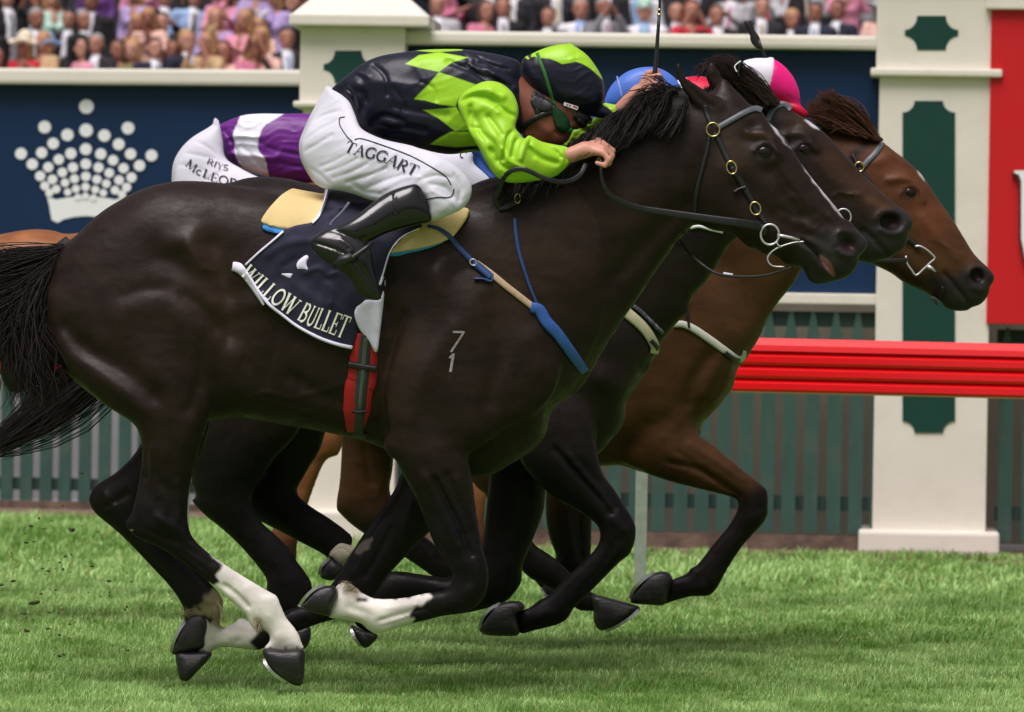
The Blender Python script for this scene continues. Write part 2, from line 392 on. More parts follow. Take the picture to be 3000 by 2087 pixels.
def pmask(P, pts, soft=4.0, jag=0.0, seed=0):
    """soft mask of a traced polygon, evaluated at pixel positions"""
    P = Z(P) if isinstance(P, str) else np.asarray(P); P = spl(P, True, 4)
    q = pts
    if jag:
        r = np.random.default_rng(seed); ph = r.uniform(0, 6.28, 8); fr = r.uniform(0.05, 0.25, 8)
        q = pts + jag * np.stack([sum(np.sin(pts[:, 1] * fr[i] + ph[i]) for i in range(4)), sum(np.sin(pts[:, 0] * fr[i] + ph[i]) for i in range(4, 8))], 1) / 2
    mn = P.min(0) - 3 * soft; mx = P.max(0) + 3 * soft; out = np.zeros(len(pts)); s_ = ((q > mn) & (q < mx)).all(1)
    if s_.any(): d = sd_poly(P, q[s_, 0].copy(), q[s_, 1].copy()); out[s_] = np.clip(0.5 + d / (2 * soft), 0, 1)
    return out
def lmask(L, pts, wd):
    L = Z(L) if isinstance(L, str) else np.asarray(L); 
    if len(L) > 2: L = spl(L, False, 4)
    return np.exp(-(sd_line(L, pts[:, 0], pts[:, 1]) / wd) ** 2)
def mixc(c, col, m): return c * (1 - m[:, None]) + np.array(col)[None] * m[:, None]
# ------------------------------------------------------------------ laying flat goods on bodies
class Drape:
    def __init__(s, meshes):
        V = []; Fc = []; n = 0
        for (v, f) in meshes: V.append(v); Fc.append(f + n); n += len(v)
        s.bvh = BVHTree.FromPolygons([Vector(v) for v in np.concatenate(V)], np.concatenate(Fc).tolist())
    def depth(s, pts, default=None):
        out = np.full(len(pts), np.nan)
        for i, (x, y) in enumerate(pts):
            q = W1(x, y, 5.0); d = q - CAM; d /= np.linalg.norm(d)
            hit = s.bvh.ray_cast(Vector(CAM), Vector(d))
            if hit[0] is not None: out[i] = hit[0][1]
        bad = np.isnan(out)
        if bad.all(): out[:] = default if default is not None else 0
        elif bad.any():
            g = np.where(~bad)[0]
            for i in np.where(bad)[0]:
                dd = np.hypot(*(pts[g] - pts[i]).T); out[i] = out[g[dd.argmin()]]
        return out
def strap(name, path, width, dr, mat_, parent, lift=0.006, thick=0.003, n=6, smooth=True, prof=None, yfix=None, sm=3):
    P = Z(path) if isinstance(path, str) else np.asarray(path, float)
    if smooth and len(P) > 2: P = spl(P, False, n)
    elif len(P) == 2: P = np.linspace(P[0], P[1], 10)
    m = len(P); tg = np.gradient(P, axis=0); tg /= np.linalg.norm(tg, axis=1, keepdims=True) + 1e-9
    nr = np.stack([-tg[:, 1], tg[:, 0]], 1); wd = np.broadcast_to(np.asarray(width if prof is None else np.interp(np.linspace(0, 1, m), np.linspace(0, 1, len(prof)), prof), float), (m,))
    if yfix is not None: yc = np.interp(np.linspace(0, 1, m), np.linspace(0, 1, len(yfix)), yfix); yl = yr = yc
    else:
        yl = dr.depth(P - nr * wd[:, None] / 2); yr = dr.depth(P + nr * wd[:, None] / 2); yc = dr.depth(P)
        lo = np.minimum(np.minimum(yl, yr), yc)
        for a in (yl, yr, yc):
            for _ in range(sm): a[1:-1] = np.minimum(a[1:-1], (a[:-2] + a[1:-1] + a[2:]) / 3)
    rows = []
    for (off, yy, lf) in ((-0.5, yl, 0.6), (-0.28, (yl + yc) / 2, 1), (0, np.minimum(yc, (yl + yr) / 2), 1.1), (0.28, (yr + yc) / 2, 1), (0.5, yr, 0.6)):
        rows.append(W(P + nr * (wd * off)[:, None], yy - lift * lf - (thick if lf >= 1 else thick * 0.7)))
    back = [r + np.array([0, thick + 0.0005, 0]) for r in (rows[0], rows[4])]
    rr = rows + [back[1], back[0]]; k = len(rr); V = np.stack(rr, 1).reshape(-1, 3)
    Fc = [(i * k + j, i * k + (j + 1) % k, (i + 1) * k + (j + 1) % k, (i + 1) * k + j) for i in range(m - 1) for j in range(k)]
    Fc += [tuple(range(k)), tuple((m - 1) * k + j for j in range(k))[::-1]]
    mb = MB(); mb.add(V, Fc); return mb.build(name, mat_, parent, smooth=True)
def ring(name, c, rx, ry, rot, tube_px, Y, mat_, parent, arc=(0, 1), tilt=0.0):
    t = np.linspace(arc[0], arc[1], 29) * 2 * math.pi; x = rx * np.cos(t); y = ry * np.sin(t)
    P = np.stack([c[0] + x * math.cos(rot) - y * math.sin(rot), c[1] + x * math.sin(rot) + y * math.cos(rot)], 1)
    V = W(P, Y + tilt * x / 900); mb = MB(); mb.tube(V, tube_px / FPX * (Y - CAM[1]), 8, cap=(arc != (0, 1))); return mb.build(name, mat_, parent, smooth=True)
# ------------------------------------------------------------------ hair
def strands(name, curves, r0, mat_, parent, seg=7, cols=None, flat=0.5):
    """curves: (N,seg,3) -> thin tapered three-sided locks in one mesh"""
    C_ = np.asarray(curves); N, S_, _ = C_.shape
    tg = np.gradient(C_, axis=1); tg /= np.linalg.norm(tg, axis=2, keepdims=True) + 1e-9
    a = np.cross(tg, np.array([0.1, 1.0, 0.2])); a /= np.linalg.norm(a, axis=2, keepdims=True) + 1e-9; b = np.cross(tg, a)
    rr = np.broadcast_to(np.asarray(r0).reshape(-1, 1), (N, 1)) * np.interp(np.linspace(0, 1, S_), [0, 0.3, 0.8, 1], [0.8, 1, 0.7, 0.12])[None]
    ring_ = [C_ + rr[..., None] * (math.cos(t) * a + math.sin(t) * b) for t in (0, 2.09, 4.19)]
    V = np.stack(ring_, 2).reshape(-1, 3)
    base = (np.arange(N) * S_ * 3)[:, None, None] + (np.arange(S_ - 1) * 3)[None, :, None] + np.arange(3)[None, None]
    nx = (np.arange(N) * S_ * 3)[:, None, None] + (np.arange(S_ - 1) * 3)[None, :, None] + ((np.arange(3) + 1) % 3)[None, None]
    Fq = np.stack([base, nx, nx + 3, base + 3], -1).reshape(-1, 4)
    cc = None if cols is None else np.repeat(cols, S_ * 3, axis=0)
    return mk(name, V, Fq, mat_, parent, colors=cc)
# ================================================================== THE SETTING
CREAM = mat("cream_paint", lin(226, 221, 209), 0.45, var=0.03, vscale=3, dirt=lin(178, 168, 142), dirt_scale=5, dirt_amt=0.2, bump=0.05, bscale=30, bdist=0.003)
NAVYB = mat("navy_board", lin(8, 41, 76), 0.5, var=0.06, vscale=2, spec=0.3)
GREENP = mat("dark_green_paint", lin(18, 62, 54), 0.5, var=0.08, vscale=6, spec=0.3)
PICK = mat("picket_green", lin(46, 80, 71), 0.6, var=0.12, vscale=5, stretch=(3, 3, 0.6), dirt=lin(110, 105, 90), dirt_scale=6, dirt_amt=0.3)
PICKD = mat("fence_rail_dark", lin(28, 52, 46), 0.7, var=0.2, vscale=6)
REDP = mat("red_paint", lin(222, 8, 18), 0.28, var=0.05, vscale=2, coat=0.3, bump=0.03, bscale=20, bdist=0.004)
REDS = mat("red_sign", lin(200, 4, 18), 0.5, var=0.03, vscale=2)
WHITE = mat("white_paint", lin(235, 238, 240), 0.5)
KERBM = mat("muddy_board", lin(104, 86, 74), .95, var=.4, vscale=9, bump=.6, bscale=30, bdist=.01, dirt=lin(52, 46, 40), dirt_scale=7, dirt_amt=.8)
STEEL = mat("galvanised", lin(150, 160, 148), 0.5, 0.2, var=0.12, vscale=30, bump=0.1, bscale=60, bdist=0.002)
DIRT = mat("dirt", lin(120, 100, 84), 0.95, var=0.35, vscale=14, bump=0.8, bscale=25, bdist=0.03, dirt=lin(80, 70, 60), dirt_scale=9, dirt_amt=0.7)
CONC = mat("concourse_pave", lin(165, 162, 165), 0.9, var=0.1, vscale=2)
WALLM = mat("pale_wall", lin(168, 168, 170), 0.9, var=0.08, vscale=1.5, dirt=lin(130, 122, 120), dirt_scale=2, dirt_amt=0.5)
WALLM2 = mat("buff_wall", lin(128, 124, 108), 0.9, var=0.12, vscale=2.5, dirt=lin(110, 95, 85), dirt_scale=3, dirt_amt=0.5)
DARKC = mat("stand_dark", lin(52, 50, 54), 0.9, var=0.2, vscale=1)
TURFG = mat("turf_ground", lin(104, 136, 62), 0.95, var=0.3, vscale=5, dirt=lin(60, 84, 36), dirt_scale=2.2, dirt_amt=0.8, bump=0.6, bscale=40, bdist=0.02)
gx = 150.0
mk("ground", [(-gx, -40, 0), (gx, -40, 0), (gx, 260, 0), (-gx, 260, 0)], [(0, 1, 2, 3)], TURFG, smooth=False); tag(bpy.data.objects['ground'], kind='structure')
def sheet(name, x0, x1, y0, y1, z, m):
    return tag(mk(name, [(x0, y0, z), (x1, y0, z), (x1, y1, z), (x0, y1, z)], [(0, 1, 2, 3)], m, smooth=False), kind='structure')
class Sec:
    def __init__(s, px, dist, yaw):
        s.yaw = yaw; q = W1(px, 983, dist - 16.0); s.q = q; s.t = np.array([math.cos(yaw), -math.sin(yaw), 0]); s.nn = np.array([-math.sin(yaw), -math.cos(yaw), 0])   # nn: towards the camera
    def uz(s, px, py, off=0.0):
        d = _f + _R * ((px - 1500) / FPX) + _U * ((1043.5 - py) / FPX); o = s.q + s.nn * off
        t = ((o - CAM) @ s.nn) / (d @ s.nn); p = CAM + d * t - o; return p @ s.t, CAM[2] + d[2] * t
    def pt(s, u, z, off=0.0): p = s.q + s.t * u + s.nn * off; return np.array([p[0], p[1], z])
    def rect(s, x0, y0, x1, y1, off):
        xm, ym = (x0 + x1) / 2, (y0 + y1) / 2
        return s.uz(x0, ym, off)[0], s.uz(x1, ym, off)[0], s.uz(xm, y1, off)[1], s.uz(xm, y0, off)[1]
    def box(s, mb, u0, u1, z0, z1, off, th, bev=0.0):
        """front face at off towards the camera, th deep"""
        c = s.pt((u0 + u1) / 2, (z0 + z1) / 2, off - th / 2)
        M = np.stack([s.t, -s.nn, np.array([0, 0, 1.0])], 1); return mb.box(c, (u1 - u0, th, z1 - z0), M, bev)
    def poly(s, mb, P, off, th):
        """P pixel outline -> prism"""
        V = [s.pt(*s.uz(x, y, off), off) for x, y in P]; return mb.prism(V, -s.nn * th)
SR = Sec(2560, 27.4, math.radians(4)); SL = Sec(400, 31.7, math.radians(10))
# dirt strips and concourse behind the fences
for (nm, S_, u0, u1, zz) in (("dirt_path", SR, -3.3, 9, 0.004), ("dirt_path", SL, -12, 2.4, 0.006)):
    V = [S_.pt(u0, zz, 1.35), S_.pt(u1, zz, 1.35), S_.pt(u1, zz, -0.3), S_.pt(u0, zz, -0.3)]
    tag(mk(nm, V, [(0, 1, 2, 3)], DIRT, smooth=False), kind='structure')
tag(mk("concourse", [SL.pt(-14, 0.006, -0.3), SL.pt(2.4, 0.006, -0.3), SR.pt(-3.3, 0.006, -0.3), SR.pt(11, 0.006, -0.3), (16, 40, 0.006), (-20, 40, 0.006)], [(0, 1, 2, 3, 4, 5)], CONC, smooth=False), kind='structure')
mb = MB(); SL.box(mb, -14, 3.0, 0, 1.5, -1.6, 0.15); tag(mb.build("low_wall", WALLM, loc=SL.pt(0, 0, -1.6)), "long low pale wall behind the left picket fence, below the crown board", "wall")
mb = MB(); SR.box(mb, -2.95, 6.5, 0, 1.6, -1.2, 0.15); tag(mb.build("low_wall", WALLM2, loc=SR.pt(0, 0, -1.2)), "long low buff wall glimpsed between the pickets beside the tall right pillar", "wall")
# ---------------- picket fence with board, per section
def fence_section(S_, x_from, x_to, rail, board_bot, beam, pk_y, period, pw, lbl, cat_lbl, band, top_z_px, tips):
    """rail=(y0,y1) etc. measured at the reference pixel column xr"""
    xr = (x_from + x_to) / 2
    u0 = S_.uz(x_from, 500)[0]; u1 = S_.uz(x_to, 500)[0]
    root = empty("picket_fence", S_.pt((u0 + u1) / 2, 0), lbl, "fence")
    zt = lambda y: S_.uz(xr, y)[1]
    mbp = MB(); n = 0; u = u0 + 0.02; zb = zt(pk_y)
    while u < u1 - pw:
        n += 1; zz0 = zb + RNG.uniform(-0.006, 0.006); du = RNG.uniform(-0.004, 0.004)
        a = u + du; b = a + pw; zt_ = zt(top_z_px)
        if tips:
            V = [S_.pt(a, zz0, 0.02), S_.pt(b, zz0, 0.02), S_.pt(b, zt_ - 0.17, 0.02), S_.pt((a + b) / 2 + pw * .14, zt_, 0.02), S_.pt((a + b) / 2 - pw * .14, zt_, 0.02), S_.pt(a, zt_ - 0.17, 0.02)]
        else: V = [S_.pt(a, zz0, 0.02), S_.pt(b, zz0, 0.02), S_.pt(b, zt_, 0.02), S_.pt(a, zt_, 0.02)]
        if n <= 95:
            m1 = MB(); m1.prism(V, -S_.nn * 0.02); m1.build("picket", PICK, root)
        else: mbp.prism(V, -S_.nn * 0.02)
        u += period
    if mbp.v: tag(mbp.build("picket", PICK, root), kind='stuff')
    for (ya, yb, dark) in band:
        m1 = MB(); S_.box(m1, u0, u1, zt(yb), zt(ya), -0.005, 0.05); m1.build("cross_rail", PICKD, root)
    return root, u0, u1, zt
# right section (between the pillars and beyond)
fr, ur0, ur1, ztr = fence_section(SR, 1150, 2610, None, None, None, 1552, 0.1198, 0.077, "tall green picket fence under the plain navy board, between the two cream pillars", "fence", [(1445, 1487, 1), (905, 950, 1)], 905, True)
m1 = MB(); SR.box(m1, ur0, ur1, 0.004, ztr(1560) , 0.04, 0.06); m1.build("plinth_board", KERBM, fr)
m1 = MB(); SR.box(m1, ur0, ur1, ztr(884), ztr(852), 0.06, 0.12, 0.008); m1.build("lower_beam", CREAM, fr)
m1 = MB(); SR.box(m1, ur0, ur1, ztr(851), ztr(135), 0.0, 0.03); m1.build("navy_board", NAVYB, fr)
m1 = MB(); SR.box(m1, ur0, ur1, ztr(141), ztr(100), 0.10, 0.16, 0.022); m1.build("top_rail", CREAM, fr)
# left section
fl, ul0, ul1, ztl = fence_section(SL, -2200, 930, None, None, None, 1492, 0.1277, 0.080, "green picket fence under the navy board with the white crown, left of the cream pillar", "fence", [(1384, 1420, 1)], 905, False)
m1 = MB(); SL.box(m1, ul0, ul1, 0.004, 0.055, 0.06, 0.06); m1.build("plinth_board", KERBM, fl)
m1 = MB(); SL.box(m1, ul0, ul1, ztl(900), ztl(865), 0.06, 0.12, 0.008); m1.build("lower_beam", CREAM, fl)
crown_board = MB(); SL.box(crown_board, ul0, ul1, ztl(864), ztl(240), 0.0, 0.03); cb = crown_board.build("navy_board", NAVYB, fl)
m1 = MB(); SL.box(m1, ul0, ul1, ztl(243), ztl(197), 0.10, 0.16, 0.022); m1.build("top_rail", CREAM, fl)
dots = [(577,713,54),(298,850,47),(855,857,47),(575,872,50),(450,903,46),(697,907,46),(355,960,43),(793,965,44),(573,998,44),(140,1028,44),(278,1022,42),(473,1027,42),(673,1030,42),(872,1030,42),(1012,1040,44),(392,1067,39),(755,1072,39),(215,1098,42),(932,1108,42),(322,1118,38),(487,1120,38),(573,1097,40),(658,1120,38),(825,1125,38),(416,1153,36),(730,1157,36),(268,1177,38),(878,1187,38),(573,1180,36),(497,1196,34),(647,1200,34),(350,1200,36),(795,1205,36),(434,1222,32),(710,1228,32),(300,1243,34),(845,1252,34),(571,1250,32),(507,1263,30),(636,1268,30),(375,1265,32),(768,1272,32),(452,1285,28),(690,1290,28),(330,1290,30),(815,1300,30),(571,1310,26),(520,1318,25),(625,1322,25)]
mb = MB()
for i, (x, y, r) in enumerate(dots):
    r *= 0.89
    P = [((x + r * math.cos(t)) / 2.281, (y + r * math.sin(t)) / 2.281) for t in np.linspace(0, 2 * math.pi, 20, endpoint=False)]
    SL.poly(mb, P, 0.006 + 0.0001 * i, 0.005)
Pb = np.array([(312,1310),(330,1380),(345,1470),(385,1490),(430,1465),(500,1450),(573,1444),(650,1450),(720,1462),(765,1488),(800,1475),(818,1380),(838,1310),(770,1335),(690,1320),(573,1312),(455,1320),(375,1335)]) / 2.281
SL.poly(mb, Pb, 0.0055, 0.0045); mb.build("crown_emblem", WHITE, cb)
# ---------------- pillars
def star(S_, cx, cy, hw, hh, off, long_=0):
    c = 0.45; r = []
    for sx, sy in ((1, -1), (1, 1), (-1, 1), (-1, -1)):
        ct = (cx + sx * hw * 1.02, cy + sy * hh * 1.02)
    P = []
    rr = 0.52 * hh if not long_ else 34; rx = hw * 0.46
    def arc(cxx, cyy, a0, a1): return [(cxx + rx * math.cos(a), cyy + rr * math.sin(a)) for a in np.linspace(a0, a1, 7)]
    x0, x1, y0, y1 = cx - hw, cx + hw, cy - hh, cy + hh
    if not long_: rr = hh * 0.82
    P += arc(x0, y0, math.pi / 2, 0); P += arc(x1, y0, math.pi, math.pi / 2); P += arc(x1, y1, -math.pi / 2, -math.pi); P += arc(x0, y1, 0, -math.pi / 2)
    return P
def pillar(S_, xl, xr, depth, y_ledge, ledge, cap, base, ytop, lbl, off=0.18, x_back=None):
    xm = (xl + xr) / 2; zt = lambda y: S_.uz(xm, y, off)[1]
    root = empty("gate_pillar", S_.pt(S_.uz(xm, 900, off)[0], 0, off - depth / 2), lbl, "pillar")
    u0, u1 = S_.uz(xl, 900, off)[0], S_.uz(xr, 900, off)[0]
    m = MB(); S_.box(m, u0, u1, zt(base[0]) - 0.01, zt(ledge[1]) , off, depth, 0.006); m.build("shaft", CREAM, root)
    m = MB(); S_.box(m, u0 - 0.02, u1 + 0.02, zt(ledge[0]), zt(ytop), off + 0.004, depth + 0.008, 0.006); m.build("head_block", CREAM, root)
    m = MB(); S_.box(m, u0 - 0.05, u1 + 0.05, zt(ledge[1]), zt(ledge[0]), off + 0.05, depth + 0.1, 0.012); m.build("ledge", CREAM, root)
    m = MB(); S_.box(m, u0 - 0.075, u1 + 0.075, 0.0, zt(base[0]), off + 0.075, depth + 0.15, 0.02); m.build("plinth", CREAM, root)
    return root, u0, u1, zt
pr, pu0, pu1, zt = pillar(SR, 2566, 2898, 0.62, None, (202, 226), None, (1556, 1626), -140, "tall cream pillar with long dark green inset panel, beside the red sign")
m = MB(); SR.poly(m, star(SR, 2729, 97, 78, 50, 0), 0.188, 0.01); m.build("inset_panel", GREENP, pr)
m = MB(); SR.poly(m, star(SR, 2721, 782, 77, 486, 0, 1), 0.188, 0.01); m.build("inset_panel", GREENP, pr)
m = MB(); SR.box(m, pu0 - 0.11, pu1 + 0.11, zt(-140), zt(-180), 0.29, 0.84, 0.015); m.build("cap", CREAM, pr)
pl, qu0, qu1, zt2 = pillar(SR, 878, 1164, 0.62, None, (299, 317), None, (1496, 1566), 80, "cream pillar with pyramid cap standing behind the green and navy rider")
m = MB(); SR.box(m, qu0 - 0.075, qu1 + 0.16, zt2(79), zt2(44), 0.27, 0.78, 0.012)
uc0, uc1 = qu0 - 0.06, qu1 + 0.145; zc = zt2(45); o0, o1 = 0.255, -0.495
A_ = [SR.pt(uc0, zc, o0), SR.pt(uc1, zc, o0), SR.pt(uc1, zc, o1), SR.pt(uc0, zc, o1)]; apx = SR.pt((uc0 + uc1) / 2 - 0.02, zc + 0.34, (o0 + o1) / 2)
B_ = [a + (apx - a) * 0.55 for a in A_]; m.add(A_ + B_, [(0, 1, 5, 4), (1, 2, 6, 5), (2, 3, 7, 6), (3, 0, 4, 7), (4, 5, 6, 7), (3, 2, 1, 0)]); m.build("cap", CREAM, pl)
m = MB(); SR.poly(m, star(SR, 1020, 197, 72, 48, 0), 0.188, 0.01); m.build("inset_panel", GREENP, pl)
# ---------------- red sign and the fence piece under it
rs = empty("red_sign", SR.pt(1.9, 1.2, 0.1), "big red board with the edge of a white letter, right of the tall pillar", "sign")
u0, u1, z0, z1 = SR.rect(2897, 33, 3700, 955, 0.2)
m = MB(); SR.box(m, u0, u1, z0, z1, 0.2, 0.06, 0.004); m.build("board", REDS, rs)
m = MB(); SR.box(m, u0 - 0.03, u1, z1, z1 + 0.14, 0.24, 0.12, 0.01); m.build("header", CREAM, rs)
def u_letter(mb, off, dx, dy, th):
    P = [(2972, 500), (3120, 500), (3120, 512), (3085, 522), (3085, 700), (3110, 760), (3170, 775), (3225, 755), (3245, 700), (3245, 522), (3210, 512), (3210, 500), (3310, 500), (3310, 512), (3275, 522), (3275, 705), (3250, 780), (3160, 810), (3050, 795), (3005, 765), (2992, 700), (2992, 530), (2985, 512), (2972, 508)]
    SR.poly(mb, [(x + dx, y + dy) for x, y in P], off, th)
m = MB(); u_letter(m, 0.235, 0, 0, 0.004); m.build("letter_face", WHITE, rs)
m = MB(); u_letter(m, 0.2305, -7, 6, 0.03); m.build("letter_side", mat("letter_side", lin(90, 10, 14), 0.6), rs)
fr2, a0, a1, ztq = fence_section(SR, 2930, 3500, None, None, None, 1590, 0.1198, 0.077, "short run of green pickets under the red sign at the right edge", "fence", [(1490, 1530, 1), (970, 1010, 1)], 965, True)
# ---------------- running rail
RL = Sec(2200, 21.2, math.radians(1.5)); 
rr = empty("running_rail", RL.pt(0, 0), "glossy red ribbed running rail on slim grey posts, behind the bay horse", "rail")
u0 = RL.uz(-900, 1000)[0]; u1 = RL.uz(3900, 1000)[0]
zT = RL.uz(2200, 991)[1]; zB = RL.uz(2200, 1148)[1]; Hh = zT - zB
prof = [(0.00, 0.0), (0.085, 0.01), (0.10, -0.035), (0.10, -0.052)]
yo, zz = [], []
prof = [(-0.07, 0.0), (-0.03, 0.012), (0.0, 0.0), (0.02, -0.03)]
def ribs():
    out = [(-0.075, -0.012), (-0.05, 0.0), (0.0, 0.002), (0.028, -0.028 ), (0.034, -0.052)]
    z = -0.056; st = (Hh - 0.056) / 3
    for i in range(3):
        out += [(0.016, z - 0.002), (0.018, z - 0.006), (0.034, z - 0.020), (0.036, z - st + 0.012), (0.030, z - st + 0.002)]; z -= st
    out += [(0.0, -Hh - 0.004), (-0.05, -Hh + 0.0), (-0.075, -Hh + 0.02)]
    return out
pf = ribs(); n = len(pf); us = np.linspace(u0, u1, 13); V = []
for ui in us:
    tl = -(ui) * 0.0075
    for (o_, z_) in pf: V.append(RL.pt(ui, zT + z_ + tl, o_))
Fc = [(i * n + j, i * n + (j + 1) % n, (i + 1) * n + (j + 1) % n, (i + 1) * n + j) for i in range(len(us) - 1) for j in range(n)]
mb = MB(); mb.add(V, Fc); rl = mb.build("beam", REDP, rr)
uj = RL.uz(2750, 1000)[0]
for px in (-810, 535, 1880, 3225):
    up = RL.uz(px, 1400)[0]; m = MB(); RL.box(m, up - 0.026, up + 0.026, 0.0, zB + 0.05, -0.01, 0.04, 0.004); m.build("post", STEEL, rr)
# ---------------- turf
def grass():
    parts = []
    def band(y0, y1, dens, hgt, wd):
        hw = lambda y: 0.108 * (y + 16) + 1.3
        A = (y1 - y0) * 2 * hw((y0 + y1) / 2); n = int(A * dens)
        y = RNG.uniform(y0, y1, n); x = RNG.uniform(-1, 1, n) * hw(y); return np.stack([x, y], 1), hgt, wd
    for a in (band(-1.9, 0.3, 9500, 0.019, 0.0022), band(0.3, 3, 6000, 0.021, 0.0030), band(3, 7, 3200, 0.025, 0.0046), band(7, 15.6, 1100, 0.036, 0.009)): parts.append(a)
    def ns(P, s, seed):
        r = np.random.default_rng(seed); o = np.zeros(len(P))
        for i in range(10):
            an = r.uniform(0, 6.28); f = s * r.uniform(0.5, 2.2); o += np.sin((P[:, 0] * math.cos(an) + P[:, 1] * math.sin(an)) * f + r.uniform(0, 6.28))
        return o / 10 ** 0.5
    Vs = []; Cs = []
    for P, hg, wd in parts:
        # keep off the strip at the foot of the fences and out of the pillars
        keep = ~((P[:, 0] < -0.6) & (P[:, 1] > 14.35 + 0.18 * (-2.2 - P[:, 0]))) & ~((P[:, 0] > -0.6) & (P[:, 1] > 10.9)); P = P[keep]; n = len(P)
        tuft = ns(P, 6, 1) * 0.5 + ns(P, 17, 2) * 0.5; h = hg * (1 + 0.6 * tuft) * RNG.uniform(0.6, 1.35, n); h = np.maximum(h, 0.012)
        ang = RNG.uniform(0, 6.28, n); w_ = wd * RNG.uniform(0.7, 1.3, n)
        ld = RNG.normal(0, 0.8, n) + 0.3; la = RNG.uniform(0, 6.28, n); dx = np.cos(la) * h * np.abs(ld) * 0.8 + 0.15 * h; dy = np.sin(la) * h * np.abs(ld) * 0.8
        cx, sx = np.cos(ang) * w_, np.sin(ang) * w_; b = np.stack([P[:, 0], P[:, 1], np.zeros(n)], 1)
        mid = b + np.stack([dx * 0.35, dy * 0.35, h * 0.6], 1); tip = b + np.stack([dx, dy, h], 1); sd = np.stack([cx, sx, np.zeros(n)], 1) / 2
        V = np.stack([b - sd, b + sd, mid + sd * 0.85, mid - sd * 0.85, tip], 1)
        pc = ns(P, 2.1, 3) * 0.35 + ns(P, 7, 4) * 0.4 + ns(P, 19, 6) * 0.35; t = np.clip(0.5 + 0.62 * pc + RNG.normal(0, 0.2, n), 0, 1)[:, None]
        c = np.array(lin(112, 158, 68))[None] * (1 - t) + np.array(lin(198, 234, 154))[None] * t
        dry = RNG.random(n) < 0.07; c[dry] = np.array(lin(176, 176, 104)); dk = RNG.random(n) < 0.12; c[dk] *= 0.55
        cc = np.repeat(c[:, None], 5, 1); cc[:, 0:2] *= 0.8; Vs.append(V.reshape(-1, 3)); Cs.append(cc.reshape(-1, 3))
    V = np.concatenate(Vs); C = np.concatenate(Cs); n = len(V) // 5; base = np.arange(n)[:, None] * 5
    Fc = np.concatenate([base + np.array([[0, 1, 2]]), base + np.array([[0, 2, 3]]), base + np.array([[3, 2, 4]])])
    m = mat("grass_blade", attr=True, rough=0.55, spec=0.35); t = m.node_tree
    b = t.nodes["Principled BSDF"]; tr = t.nodes.new("ShaderNodeBsdfTranslucent"); mx = t.nodes.new("ShaderNodeMixShader"); mx.inputs[0].default_value = 0.3
    at = t.nodes.new("ShaderNodeAttribute"); at.attribute_name = "Col"; t.links.new(at.outputs[0], tr.inputs[0])
    t.links.new(b.outputs[0], mx.inputs[1]); t.links.new(tr.outputs[0], mx.inputs[2]); t.links.new(mx.outputs[0], t.nodes["Material Output"].inputs[0])
    o = mk("grass", V, Fc, m, colors=C, smooth=True); tag(o, "short bright green racecourse turf", "grass", kind='stuff')
grass()
# ================================================================== SPECTATORS ON THE TERRACES
def col_mat(n, c, rough=0.8, **k): return mat(n, lin(*c), rough, **k)
PAL = dict(charcoal=(34, 34, 40), black=(20, 19, 23), navy=(28, 32, 52), pink=(226, 150, 178), rose=(205, 120, 150), lilac=(176, 156, 205), mint=(180, 216, 200), cream=(226, 215, 190),
           white=(225, 226, 232), grey=(120, 120, 126), sand=(190, 160, 120), red=(196, 40, 58), skyblue=(150, 180, 220), brown=(96, 66, 52), peach=(232, 190, 176), olive=(120, 118, 70), purple=(110, 70, 140), silver=(178, 178, 182))
GM = {k: col_mat("cloth_" + k, v, 0.85, var=0.12, vscale=12) for k, v in PAL.items()}
SK = [col_mat("skin_tone", c, 0.55, var=0.08, vscale=20) for c in ((172, 120, 100), (150, 98, 80), (188, 138, 118), (105, 68, 54))]
HR = {k: col_mat("hair_" + k, v, 0.7, var=0.3, vscale=40) for k, v in dict(dark=(30, 22, 20), brown=(74, 50, 36), fair=(170, 132, 84), grey=(140, 136, 132), auburn=(96, 48, 30)).items()}
EYE_D = mat("eye_dark", (0.01, 0.008, 0.008), 0.3)
